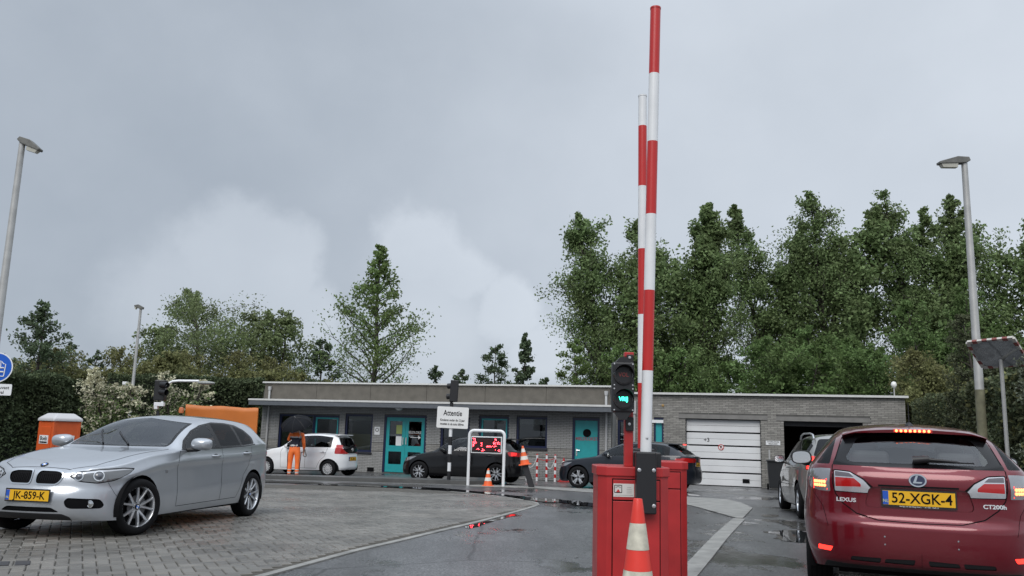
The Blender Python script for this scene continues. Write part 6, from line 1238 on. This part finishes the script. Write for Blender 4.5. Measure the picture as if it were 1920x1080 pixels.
def display():
    a, b_ = Vector(by(878.5, 25.7)), Vector(by(944.5, 25.5)); w = (b_ - a).length; r = empty('led_display', (a + b_) / 2, math.atan2(b_.y - a.y, b_.x - a.x), 'white tubular frame holding a red dot-matrix display', 'display'); h = 1.64; R_ = .045; q = MB(); x = w / 2
    pts = [(-x, 0, 0), (-x, 0, h - .14)] + [(-x + .14 - .14 * math.cos(t), 0, h - .14 + .14 * math.sin(t)) for t in np.linspace(.2, math.pi / 2, 6)] + [(x - .14 + .14 * math.sin(t), 0, h - .14 + .14 * math.cos(t)) for t in np.linspace(0, math.pi / 2 - .2, 6)] + [(x, 0, h - .14), (x, 0, 0)]
    q.tube(pts, R_, 12); fr = q.build('frame', M_WHITE, r, 50); zc = h - .42; W_, H_ = w - .14, .50
    q = MB(); q.box((0, 0, zc), (W_, .10, H_)); q.build('cabinet', M_BOOMWHITE, r, 0, bevel=.008); q = MB(); q.box((0, -.053, zc), (W_ - .05, .004, H_ - .06)); pn = q.build('screen', mat('screen_black', (.010, .008, .008), .25), r, 0)
    pat = ["11000000000000001100", "11000000000000000100", "11100000000000011111", "11100010000100011011", "10000010000000000000", "10000010001111111100", "00000000000000000000", "00011011000000001011", "00010011100000000011"]
    un = MB(); li = MB(); rng = random.Random(4); cw, chh = (W_ - .10) / 40, (H_ - .12) / 18
    for i in range(18):
        for j in range(40):
            x_, z_ = -(W_ - .10) / 2 + cw * (j + .5), zc + (H_ - .12) / 2 - chh * (i + .5); lit = pat[i // 2][j // 2] == '1' and rng.random() < .42; k = .007 if lit else .006
            (li if lit else un).add([(x_ - k, -.0562, z_ - k), (x_ + k, -.0562, z_ - k), (x_ + k, -.0562, z_ + k), (x_ - k, -.0562, z_ + k)], [(0, 1, 2, 3)])
    tag(un.build('unlit_dot', mat('dot_unlit', (.10, .012, .012), .4), pn, 0), kind='stuff'); tag(li.build('lit_dot', mat('dot_lit', (1, .05, .05), .4, emit=14, ecol=(1, .05, .07)), pn, 0), kind='stuff'); return r
display()
def attentie():
    a = Vector(by(842.5, 26.4, .13)); r = empty('sign_post', (a.x, a.y, a.z), 0, 'black and white banded post with the white Attentie board and a signal seen from behind', 'sign post'); k = a.y / FPX; zt = at(845, 755, a.y).z - a.z; n = 9
    for i in range(n):
        b = MB(); z0, z1 = zt * i / n, zt * (i + 1) / n; b.lathe([(0, z0), (.055, z0), (.055, z1), (0, z1)], 16); b.build('post_band', M_BLACK if i % 2 == 0 else M_WHITE, r, 40)
    c = at(849, 783, a.y) - a; Mx = Matrix.Translation((c.x, -.075, c.z)) @ Matrix.Rotation(R(1.2), 4, 'Y') @ Matrix.Rotation(math.pi / 2, 4, 'X'); w, h = 58 * k, 39 * k
    b = MB(); b.prism(rc([(-w / 2, -h / 2), (w / 2, -h / 2), (w / 2, h / 2), (-w / 2, h / 2)], .04), -.01, .01, 0, Mx); bo = b.build('sign_board', mat('sign_white', (.76, .76, .75), .4, vary=.04), r, 0)
    for t, y, s_, bd in (('Attentie', .13, .235, .004), ('Kinderen onder de 12 jaar', -.085, .102, .0022), ('moeten in de auto blijven.', -.205, .102, .0022)):
        vs, fs = text_geo(t, s_, .001, bd, .74 if s_ > .2 else .70); q = MB(); q.add(vs, fs, 0, Mx @ Matrix.Translation((0, y, .0115))); q.build('sign_lettering', M_SEAM, bo, 0)
    for z in (.18, -.2): b = MB(); b.box((c.x, -.05, c.z + z), (.16, .05, .04)); b.build('clamp', M_GALV, r, 0)
    z = at(844, 752, a.y).z - a.z; hx = at(846, 733, a.y) - a; H_ = 40 * k; b = MB(); b.box((hx.x, 0, hx.z), (.25, .24, H_)); hd = b.build('signal_head', M_BLACK, r, 0, bevel=.02); hd.rotation_euler = (0, R(2), 0)
    for dz in (.16, -.17): b = MB(); b.tube([(hx.x - .10, .06, hx.z + dz), (hx.x - .22, .10, hx.z + dz - .015)], [.085, .085], 14, caps=False); b.build('visor', M_BLACK, hd, 50)
    b = MB(); b.tube([(0, 0, zt), (hx.x * .5, 0, hx.z - H_ / 2 + .02)], .05, 10); b.build('stem', M_BLACK, r, 40); return r
attentie()
def lamp(name, label, px, Y, top, r0, r1, arm, head, drop=0.0):
    b = by(px, Y); p1 = at(*top, Y); h = p1.z - b[2]; r = empty(name, (p1.x, Y, b[2]), 0, label, 'street lamp', 'street lamps'); q = MB(); q.tube([(0, 0, 0), (0, 0, .9), (0, 0, .95), (0, 0, h)], [r0, r0, r0 * .86, r1], 14); q.build('pole', M_GALV, r, 50)
    hd = MB(); L_, w, t = head; s = 1 if arm > 0 else -1; prof = [(-.10 * s, .02), (-.08 * s, .10), (.15 * s, .13), (L_ * s, .05), (L_ * s, .0), (.2 * s, -.015), (.0, -.02)]
    if s < 0: prof = prof[::-1]
    M = Matrix.Translation((0, w / 2, h)) @ Matrix.Rotation(drop * s, 4, 'Y') @ Matrix.Rotation(math.pi / 2, 4, 'X'); hd.prism(prof, 0, w, 0, M); ho = hd.build('lamp_head', mat('lamp_housing', (.13, .13, .12), .6, vary=.3, vscale=8), r, 0, bevel=.012)
    g_ = MB(); a, c = .16 * s, (L_ - .03) * s; g_.add([Matrix.Translation((0, 0, h)) @ Matrix.Rotation(drop * s, 4, 'Y') @ Vector(v) for v in ((a, -w * .42, -.005), (c, -w * .42, .012), (c, w * .42, .012), (a, w * .42, -.005), (a * 1.1, -w * .30, -.10), (c * .93, -w * .30, -.075), (c * .93, w * .30, -.075), (a * 1.1, w * .30, -.10))], [(0, 1, 5, 4), (1, 2, 6, 5), (2, 3, 7, 6), (3, 0, 4, 7), (4, 5, 6, 7)])
    g_.build('lamp_bowl', mat('lamp_bowl', (.55, .54, .47), .25), ho, 0); return r, h
LL, hL = lamp('street_lamp', 'tall grey street lamp at the left edge behind the blue sign', 0, 17, (42, 268), .10, .062, 1, (.44, .17, .1), .42)
def blue_sign():
    c = at(-6, 689, 16.84); r = empty('round_sign', c, 0, 'round blue sign with white rim and a white plate below, at the left edge', 'sign'); k = 16.84 / FPX; ra = 28 * k; Mx = Matrix.Rotation(R(8), 4, 'Z') @ Matrix.Rotation(math.pi / 2, 4, 'X')
    b = MB(); b.lathe([(0, -.004), (ra, -.004), (ra, .004), (ra * .93, .0045), (0, .0045)], 48, 0, Mx); b.build('rim', M_WHITE, r, 40); b = MB(); b.lathe([(ra * .93, .005), (0, .0065)], 48, 0, Mx); di = b.build('disc', mat('sign_blue', (.008, .10, .52), .35), r, 40)
    q = MB(); s = ra / .3                                 # outline of a sack over a container, as on the sign
    def ln(pts, w=.011): q.tube([(x * s, y * s, .008) for x, y in pts], w * s, 4, 0, Mx)
    ln([(-.02, .14), (.07, .13), (.075, .0)]); ln([(.09, .12), (.12, .08), (.165, .07), (.15, -.17)]); ln([(-.16, -.17), (.15, -.17)]); ln([(-.17, .0), (.14, .0)], .016); ln([(-.16, -.08), (.14, -.08)], .018); ln([(-.17, .07), (-.12, .08), (-.02, .14)]); ln([(-.17, .07), (-.16, -.17)])
    q.build('pictogram', M_WHITE, di, 0); pc = at(-14, 730, 16.84) - c; b = MB(); w, h = 66 * k, 21 * k
    Mp = Matrix.Translation(pc) @ Mx; b.prism(rc([(-w / 2, -h / 2), (w / 2, -h / 2), (w / 2, h / 2), (-w / 2, h / 2)], .03), -.004, .004, 0, Mp); pl = b.build('plate', M_WHITE, r, 0)
    for t, x, y in (('milieuvast', .13, .04), ('afval', .14, -.055)): vs, fs = text_geo(t, .09, .001, .001, 1.0); q = MB(); q.add(vs, fs, 0, Mp @ Matrix.Translation((x, y, .005))); q.build('plate_lettering', M_SEAM, pl, 0)
    b = MB(); b.box((.02, .06, .02), (.10, .1, .03)); b.box((.02, .06, -.38), (.10, .1, .03)); b.build('clamp', M_GALV, r, 0)
blue_sign()
LR, hR = lamp('street_lamp', 'tall grey street lamp on the right, its pole green with algae at the foot', 1829, 16.5, (1808, 305), .105, .058, -1, (.54, .17, .1), .10) ; 
q = MB(); q.tube([(0, 0, .96), (0, 0, 2.5)], [.0925, .0865], 14, caps=False); q.build('algae_coat', mat('algae', (.16, .155, .10), .8, vary=.35, vscale=5), LR, 50)
LM_, hM = lamp('street_lamp', 'thin white lamp post with small cameras between the hawthorns', 247, 34, (264, 579), .085, .05, -1, (.28, .16, .1), -.35)
for dz, dx in ((-3.15, -.12), (-3.65, -.1)):
    b = MB(); b.box((dx, -.12, hM + dz), (.30, .1, .05)); b.box((dx - .1, -.2, hM + dz + .08), (.16, .2, .12)); b.build('camera_bracket', M_WHITE, LM_, 0, bevel=.01)
b = MB(); b.lathe([(0, -.10), (.07, -.06), (.08, 0), (.08, .06), (0, .08)], 14, 0, Matrix.Translation((.1, -.12, hM - 3.35))); b.build('dome_camera', M_WHITE, LM_, 50)
def curved_signal():
    Y = 28.0; b = by(297, Y); r = empty('signal_post', b, 0, 'black traffic signal with a curved white lamp arm, above the silver car roof', 'traffic light'); k = Y / FPX; L = lambda px, py: at(px, py, Y) - Vector(b)
    q = MB(); z = L(296, 770).z; q.tube([(0, 0, 0), (L(296, 770).x, 0, z)], .055, 10); q.build('post', M_BLACK, r, 40); q = MB(); q.box((L(299, 758).x, 0, L(299, 758).z), (18 * k, .14, 7 * k)); q.build('bracket', M_WHITE, r, 0, bevel=.01); q = MB(); q.box((L(293, 764).x, 0, L(293, 764).z), (6 * k, .12, 6 * k)); q.build('bracket', M_WHITE, r, 0, bevel=.01)
    q = MB(); q.tube([L(304, 757), L(304, 748), L(306, 737), L(310, 727), L(316, 719), L(324, 715), L(334, 714), L(373, 714.5)], .042, 10); q.build('arm', M_WHITE, r, 50)
    c = L(300, 732); q = MB(); q.box((c.x, .05, c.z), (20 * k, .26, 38 * k), 0); sh = q.build('signal_head', M_BLACK, r, 0, bevel=.03)
    for dz in (.19, -.05): q = MB(); q.tube([(c.x + .05, -.06, c.z + dz), (c.x + .30, -.18, c.z + dz - .02)], .10, 12, caps=False); q.build('visor', M_BLACK, sh, 50)
    c = L(387, 718); q = MB(); q.lathe([(0, -.28), (.06, -.26), (.10, -.12), (.10, .10), (.05, .27), (0, .28)], 16, 0, Matrix.Translation(c) @ Matrix.Rotation(math.pi / 2, 4, 'Y') @ Matrix.Scale(.6, 4, (1, 0, 0))); q.build('lamp_head', mat('lamp_grey', (.26, .27, .26), .3), r, 50)
curved_signal()
def toilet():
    Y = 28.0; b = by(104, Y); r = empty('portable_toilet', b, R(-33), 'orange portable toilet cabin with a white domed roof by the hedge', 'portable toilet'); w, h = .90, hgt(788, 104, Y); M_O = mat('cabin_orange', (.62, .105, .025), .45, vary=.05)
    q = MB(); q.box((0, 0, h / 2), (w, w, h - .04)); q.build('cabin', M_O, r, 0, bevel=.03); q = MB()
    for x in (-w / 2 + .05, w / 2 - .05):
        for y in (-w / 2 + .05, w / 2 - .05): q.box((x, y, h / 2), (.12, .12, h - .02))
    q.build('corner_post', M_O, r, 0, bevel=.02); ro = MB(); e = w / 2 + .05
    ro.add([(-e, -e, h - .02), (e, -e, h - .02), (e, e, h - .02), (-e, e, h - .02), (-e, -e, h + .06), (e, -e, h + .06), (e, e, h + .06), (-e, e, h + .06), (-.30, -.30, h + .23), (.30, -.30, h + .23), (.30, .30, h + .23), (-.30, .30, h + .23)], [(0, 1, 5, 4), (1, 2, 6, 5), (2, 3, 7, 6), (3, 0, 4, 7), (4, 5, 9, 8), (5, 6, 10, 9), (6, 7, 11, 10), (7, 4, 8, 11), (8, 9, 10, 11)]); ro.build('roof', mat('roof_white', (.52, .52, .53), .45), r, 0, bevel=.04)
    d = MB(); d.box((0, -w / 2 - .012, h / 2 - .05), (.66, .03, h - .32)); do = d.build('door', M_O, r, 0, bevel=.01)
    for f, Mf in ((do, Matrix.Translation((0, -w / 2 - .035, h - .62)) @ Matrix.Rotation(math.pi / 2, 4, 'X')), (r, Matrix.Translation((w / 2 + .016, 0, h - .62)) @ Matrix.Rotation(math.pi / 2, 4, 'Z') @ Matrix.Rotation(math.pi / 2, 4, 'X'))):
        q = MB(); q.box((0, 0, 0), (.52, .27, .012), 0, Mf); s = q.build('name_sign', M_WHITE, f, 0); vs, fs = text_geo('Boels', .19, .001, .004, 1.0)
        if f is r: q = MB(); q.add(vs, fs, 0, Mf @ Matrix.Translation((0, .03, .007))); q.build('sign_lettering', M_SEAM, s, 0); q = MB(); q.box((0, -.09, .0065), (.44, .05, .002), 0, Mf); q.build('sign_stripe', M_CONER, s, 0)
        else: q = MB(); q.add(vs, fs, 0, Mf @ Matrix.Translation((0, .03, .007))); q.box((0, -.09, .0065), (.44, .05, .002), 0, Mf); q.build('sign_lettering', M_SEAM, f, 0)
toilet()
def tarp():
    Y = 29.5; a, b_ = at(348, 765, Y), at(484, 765, Y); zb = zg(Y); w = b_.x - a.x; r = empty('tarpaulin_trailer', ((a.x + b_.x) / 2, Y + .9, zb), 0, 'orange tarpaulin cover of a trailer behind the silver car, with an orange beacon', 'trailer'); H_ = at(420, 764, Y).z - zb; m = mat('orange_tarpaulin', (.55, .155, .022), .5, vary=.08, vscale=2); n = 40; q = MB(); vs = []
    for i in range(n + 1):
        x = -w / 2 + w * i / n; sag = .012 * math.cos(i / n * 2 * math.pi * 2) + noise.noise(Vector((i * .13, 2, 1))) * .025 + .05 * (1 - i / n)
        for j in range(13): f = j / 12; vs.append((x, -.9 - noise.noise(Vector((x * 1.5 + f, f * 2.0, 3))) * .05 * (1.2 - f) - .015 * math.sin(x * 5 + f * 4) * (1 - f), .45 + (H_ - .45) * f + sag * f))
        for (yy, dz) in ((-.88, .01), (-.82, .0)): vs.append((x, yy, H_ + sag + dz))
        vs.append((x, -.80, .45))
    k = 16; q.add(vs, [(i * k + j, (i + 1) * k + j, (i + 1) * k + j + 1, i * k + j + 1) for i in range(n) for j in range(k - 1)] + [tuple(range(k))[::-1], tuple(n * k + j for j in range(k))]); q.build('cover', m, r, 70); q = MB(); q.box((-.01, -.755, H_ / 2 + .18), (w - .04, .04, H_ - .44)); q.build('reflection_board', mat('trailer_white', (.62, .63, .63), .45), r, 0); q = MB(); q.box((-.35, .45, H_ / 2 + .08), (w - .9, 1.5, H_ - .62)); q.build('trailer_body', mat('trailer_white', (.62, .63, .63), .45), r, 0, bevel=.03)  # pale board added behind the cover so office windows mirror white, not orange
    q = MB(); q.box((0, 0, .40), (w, 1.7, .14)); q.build('chassis', M_DARKMETAL, r, 0)
    for x in (-.5, .5):
        for y in (-.85, .85): q = MB(); q.lathe([(0, -.09), (.2, -.09), (.3, -.07), (.3, .07), (.2, .09), (0, .09)], 20, 0, Matrix.Translation((x, y, .3)) @ Matrix.Rotation(math.pi / 2, 4, 'X')); q.build('wheel', M_TYRE, r, 40)
    c = at(340, 769, Y - .1) - Vector(r.location); q = MB(); q.lathe([(0, -.10), (.08, -.10), (.09, .0), (.07, .09), (0, .11)], 14, 0, Matrix.Translation(c)); q.build('beacon', mat('beacon_orange', (.62, .20, .08), .2, coat=.6), r, 50); q = MB(); q.tube([(c.x, c.y, .4), (c.x, c.y, c.z - .1)], .02, 6); q.build('beacon_stand', M_DARKMETAL, r, 40)
tarp()
def bin_():
    p = by(1454, 29.0); r = empty('wheelie_bin', p, R(-14), 'dark grey wheelie bin between the garage doors', 'wheelie bin'); m = mat('bin_grey', (.018, .02, .023), .5); b = MB(); w0, w1 = .22, .275; vs = [(-w0, -.2, .08), (w0, -.2, .08), (w0, .2, .08), (-w0, .2, .08), (-w1, -.3, .95), (w1, -.3, .95), (w1, .3, .95), (-w1, .3, .95)]
    b.add(vs, [(0, 1, 5, 4), (1, 2, 6, 5), (2, 3, 7, 6), (3, 0, 4, 7), (3, 2, 1, 0)]); b.build('body', m, r, 0, bevel=.02); b = MB(); b.box((0, -.01, .985), (.60, .68, .06)); b.build('lid', m, r, 0, bevel=.02); b = MB(); b.tube([(-.24, .36, .94), (.24, .36, .94)], .018, 8); b.build('handle', M_GALV, r, 40)
    for x in (-.25, .25): b = MB(); b.lathe([(0, -.03), (.1, -.03), (.1, .03), (0, .03)], 16, 0, Matrix.Translation((x, .24, .10)) @ Matrix.Rotation(math.pi / 2, 4, 'Y')); b.build('wheel', M_TYRE, r, 40)
    p = by(1443, 29.5); b = MB(); b.tube([(p[0], p[1], p[2]), (p[0], p[1], p[2] + 1.35)], .028, 8); tag(b.build('short_pole', M_PIPE, None, 40), 'short pale pole standing just behind the wheelie bin', 'pole')
bin_()
def mirror_():
    Y = 12.6; c = at(1866, 661, Y); zb = zg(Y); r = empty('traffic_mirror', (at(1892, 890, Y).x, Y, zb), 0, 'rectangular traffic mirror with a red and white rim on a thin grey post', 'traffic mirror'); k = Y / FPX; o = Vector(r.location)
    q = MB(); q.tube([(0, 0, 0), (0, 0, c.z - zb + .1)], .028, 10); q.build('post', M_GALV, r, 50)
    ux = (at(1902, 628, Y - .0) - at(1818, 636, Y + .12)); tl, tr, bl_ = at(1819, 636, Y), at(1897, 628, Y - .46), at(1858, 694, Y + .34); ux = (tr - tl).normalized(); uy = tl - bl_; uy = (uy - ux * uy.dot(ux)).normalized(); c = (tr + bl_) / 2 + Vector((-.05, 0, .0))
    M = Matrix((ux, uy, ux.cross(uy))).transposed().to_4x4(); M.translation = c - o; w, h, f = .64, .58, .055
    q = MB(); q.box((0, 0, -.03), (w, h, .04), 0, M); q.build('back', mat('mirror_back', (.45, .43, .40), .5), r, 0, bevel=.01)
    n = 0
    for sx, sy, L_, ax in ((0, h / 2, w, 0), (0, -h / 2, w, 0), (-w / 2, 0, h, 1), (w / 2, 0, h, 1)):
        m = 9 if ax == 0 else 7
        for i in range(m):
            t = -L_ / 2 + L_ * (i + .5) / m; b = MB(); cc = (sx + (t if ax == 0 else 0), sy + (t if ax else 0), .0); b.box(cc, (L_ / m - .002, f, .035) if ax == 0 else (f, L_ / m - .002, .0352), 0, M); b.build('rim_block', (mat('rim_red', (.22, .06, .05), .5) if i % 2 else mat('rim_white', (.52, .50, .46), .5)), r, 0)
    q = MB(); N_ = 12; vs = [(-w / 2 + w * i / N_, -h / 2 + h * j / N_, .004 + .03 * (1 - ((2 * i / N_ - 1) ** 2 + (2 * j / N_ - 1) ** 2) / 2)) for i in range(N_ + 1) for j in range(N_ + 1)]
    q.add(vs, [(i * (N_ + 1) + j, (i + 1) * (N_ + 1) + j, (i + 1) * (N_ + 1) + j + 1, i * (N_ + 1) + j + 1) for i in range(N_) for j in range(N_)], 0, M); q.build('mirror_face', mat('mirror_acrylic', (.34, .35, .35), .06, 1.0), r, 60)
    q = MB(); q.tube([M @ Vector((0, 0, -.05)), (0, 0, c.z - zb)], .02, 6); q.build('bracket', M_GALV, r, 40)
mirror_()
# ------------------------------------------------------------------ the person with the umbrella
def person():
    Y = 28.5; b = Vector(by(550.5, Y)); r = empty('person', b, R(0), 'person in orange work trousers and navy jacket bending to the white car under an umbrella', 'person')
    J = {}; vs = []; es = []; rad = []
    def P(n, x, y, z, rr, par=None):
        J[n] = len(vs); vs.append((x, y, z)); rad.append(rr)
        if par: es.append((J[par], J[n]))
    P('pel', 0, 0, .93, .155); P('waist', .0, .04, 1.08, .145, 'pel'); P('chest', .01, .10, 1.27, .165, 'waist'); P('upper', .01, .15, 1.40, .150, 'chest'); P('neck', .01, .19, 1.50, .062, 'upper'); P('h0', .01, .22, 1.58, .075, 'neck'); P('h1', .01, .235, 1.68, .098, 'h0'); P('h2', .01, .235, 1.77, .080, 'h1')
    for s, n in ((-1, 'l'), (1, 'r')):
        P(n + 'hip', s * .10, 0, .86, .118, 'pel'); P(n + 'thigh', s * .115, -.005, .66, .104, n + 'hip'); P(n + 'knee', s * .122, .0, .48, .080, n + 'thigh'); P(n + 'calf', s * .125, -.01, .30, .080, n + 'knee'); P(n + 'ank', s * .128, -.01, .09, .060, n + 'calf'); P(n + 'foot', s * .135, .02, .045, .046, n + 'ank'); P(n + 'toe', s * .15, .17, .035, .036, n + 'foot')
    P('rsh', .20, .13, 1.395, .085, 'upper'); P('rel', .275, .06, 1.15, .062, 'rsh'); P('rfo', .28, .13, 1.0, .050, 'rel'); P('rwr', .265, .20, .90, .034, 'rfo'); P('rha', .262, .225, .83, .036, 'rwr')
    P('lsh', -.185, .14, 1.395, .085, 'upper'); P('lel', -.275, .20, 1.20, .062, 'lsh'); P('lfo', -.22, .33, 1.28, .05, 'lel'); P('lwr', -.15, .42, 1.36, .034, 'lfo'); P('lha', -.12, .45, 1.40, .036, 'lwr')
    for h, (bx, by_, bz), dz in (('rha', (.262, .225, .83), -1), ('lha', (-.12, .45, 1.40), 1)):
        for i in range(4): o = (i - 1.5) * .02; ln = (.034, .038, .036, .030)[i]; P(f'{h}{i}a', bx + .004, by_ + o, bz + dz * .045, .0095, h); P(f'{h}{i}b', bx - .008, by_ + o + .004, bz + dz * (.045 + ln), .0085, f'{h}{i}a'); P(f'{h}{i}c', bx - .028, by_ + o + .006, bz + dz * (.05 + ln * 1.4), .0075, f'{h}{i}b')
        P(f'{h}t0', bx - .03, by_ + .025, bz + dz * .012, .011, h); P(f'{h}t1', bx - .045, by_ + .035, bz + dz * .04, .009, f'{h}t0')
    me = bpy.data.meshes.new('body'); me.from_pydata(vs, es, []); o = bpy.data.objects.new('body', me); lnk(o, None); md = o.modifiers.new('skin', 'SKIN'); md.use_smooth_shade = True
    for i, q in enumerate(rad): me.skin_vertices[0].data[i].radius = (q, q * (.78 if i in (J['pel'], J['waist'], J['chest'], J['upper']) else 1)); me.skin_vertices[0].data[i].use_root = (i == 0)
    sb = o.modifiers.new('sub', 'SUBSURF'); sb.levels = 2; sb.render_levels = 2; bpy.context.view_layer.update()
    ev = bpy.data.meshes.new_from_object(o.evaluated_get(bpy.context.evaluated_depsgraph_get())); bpy.data.objects.remove(o); ev.name = 'body'
    HV = mat('hi_vis_orange', (.95, .19, .035), .6, vary=.10, vscale=9); NV = mat('navy_cloth', (.015, .018, .035), .75, vary=.15); SK = mat('skin', (.45, .27, .19), .55); RF = mat('reflective_tape', (.60, .60, .58), .35); BT = mat('boot', (.018, .016, .015), .6)
    for m in (HV, NV, SK, RF, BT): ev.materials.append(m)
    mi = []
    for p in ev.polygons:
        c = p.center; m = 1; arm = abs(c.x) > .20 and c.z > .78
        if c.z < .10 : m = 4
        elif c.z < 1.00 and not arm: m = 3 if (.13 < c.z < .20 or .24 < c.z < .27) else 0
        elif arm: m = 2 if (c.x > 0 and c.z < .93) else 0
        else: m = 0 if c.z > 1.34 else 3 if (1.30 < c.z <= 1.34 or 1.02 < c.z < 1.06) else 1
        if c.z > 1.47 and abs(c.x) < .15: m = 2
        if c.y > .385 and c.z > 1.2: m = 2
        mi.append(m)
    ev.polygons.foreach_set('material_index', mi); ev.shade_smooth(); bo = bpy.data.objects.new('body', ev); lnk(bo, r)
    hd = MB(); hd.lathe([(0, .115), (.055, .10), (.093, .05), (.104, 0), (.098, -.05), (.085, -.09)], 20, 0, Matrix.Translation((.01, .228, 1.70))); hd.build('hair', mat('hair_brown', (.035, .022, .014), .7), bo, 60)
    f = MB(); f.add([(.01, .335, 1.685), (.0, .36, 1.655), (.02, .36, 1.655), (.01, .33, 1.645)], [(0, 1, 2), (1, 3, 2)]); f.build('nose', SK, bo, 0)
    for x in (-.025, .045): f = MB(); f.lathe([(.013, -.013), (.013, .0), (0, .012)], 10, 0, Matrix.Translation((x, .325, 1.69)) @ Matrix.Rotation(-math.pi / 2, 4, 'X')); f.build('eye', M_WHITE, bo, 40)
    for x in (-.095, .115): f = MB(); f.lathe([(.0, -.012), (.03, -.006), (.026, .01), (0, .006)], 10, 0, Matrix.Translation((x, .22, 1.67)) @ Matrix.Rotation(math.pi / 2, 4, 'Y')); f.build('ear', SK, bo, 40)
    for i in (0, 1): t = MB(); s = (-1, 1)[i]; t.tube([(s * .225, .01, .84), (s * .222, .0, .62), (s * .208, .0, .45), (s * .205, -.005, .22)], .012, 5); t.build('trouser_stripe', NV, bo, 50)
    # umbrella: domed canopy tilted towards the viewer, shaft and hooked handle
    uc = at(556, 797, Y - .05); u = empty('umbrella', uc, 0, 'black open umbrella held over the person by the white car', 'umbrella'); k = Y / FPX; RR = 30 * k; Mt = Matrix.Rotation(R(30), 4, 'X') @ Matrix.Rotation(R(-6), 4, 'Y'); n = 8; seg = 6; rings = 7; vs = []; UM = mat('umbrella_cloth', (.008, .009, .012), .75, vary=.15, spec=.15)
    cap = [];
    for g_ in range(n):
        q = MB(); vv = []
        for i in range(rings + 1):
            f = i / rings; rr = RR * math.sin(f * 1.18) / math.sin(1.18); z = .40 * RR * (math.cos(f * 1.18) - math.cos(1.18)) / (1 - math.cos(1.18)) * 1.25
            for j in range(seg + 1): t = j / seg; a = 2 * math.pi * (g_ + t) / n; dip = 1 - .10 * f * math.sin(math.pi * t); vv.append((rr * dip * math.cos(a), rr * dip * math.sin(a), z + .05 * f * f * math.sin(math.pi * t) * RR))
        q.add([Mt @ Vector(v) for v in vv], [(i * (seg + 1) + j, i * (seg + 1) + j + 1, (i + 1) * (seg + 1) + j + 1, (i + 1) * (seg + 1) + j) for i in range(rings) for j in range(seg)]); q.build('canopy_panel', UM, u, 60)
        q = MB(); q.tube([Mt @ Vector((RR * math.sin(f * 1.18) / math.sin(1.18) * math.cos(2 * math.pi * g_ / n), RR * math.sin(f * 1.18) / math.sin(1.18) * math.sin(2 * math.pi * g_ / n), .5 * RR * (math.cos(f * 1.18) - math.cos(1.18)) / (1 - math.cos(1.18)) + .008)) for f in np.linspace(0, 1, 8)], .005, 5); q.build('rib', M_BLACK, u, 50)
    tp = Mt @ Vector((0, 0, .5 * RR)); he = at(571, 842, Y + .18) - uc; q = MB(); q.tube([tp + (tp - he).normalized() * .06, tp, he], .009, 8); q.build('shaft', M_GALV, u, 40)
    dn = (he - tp).normalized(); sd = Vector((-1, 0, 0)); q = MB(); q.tube([he, he + dn * .22] + [he + dn * .22 + dn * .055 * math.sin(t) + sd * .055 * (1 - math.cos(t)) for t in np.linspace(.3, math.pi * .95, 8)], .016, 8); q.build('handle', mat('handle_grey', (.22, .22, .21), .4), u, 50)
person()
silver_car(); red_car(); white_car(); black_car(); grey_hatch(); grey_estate()
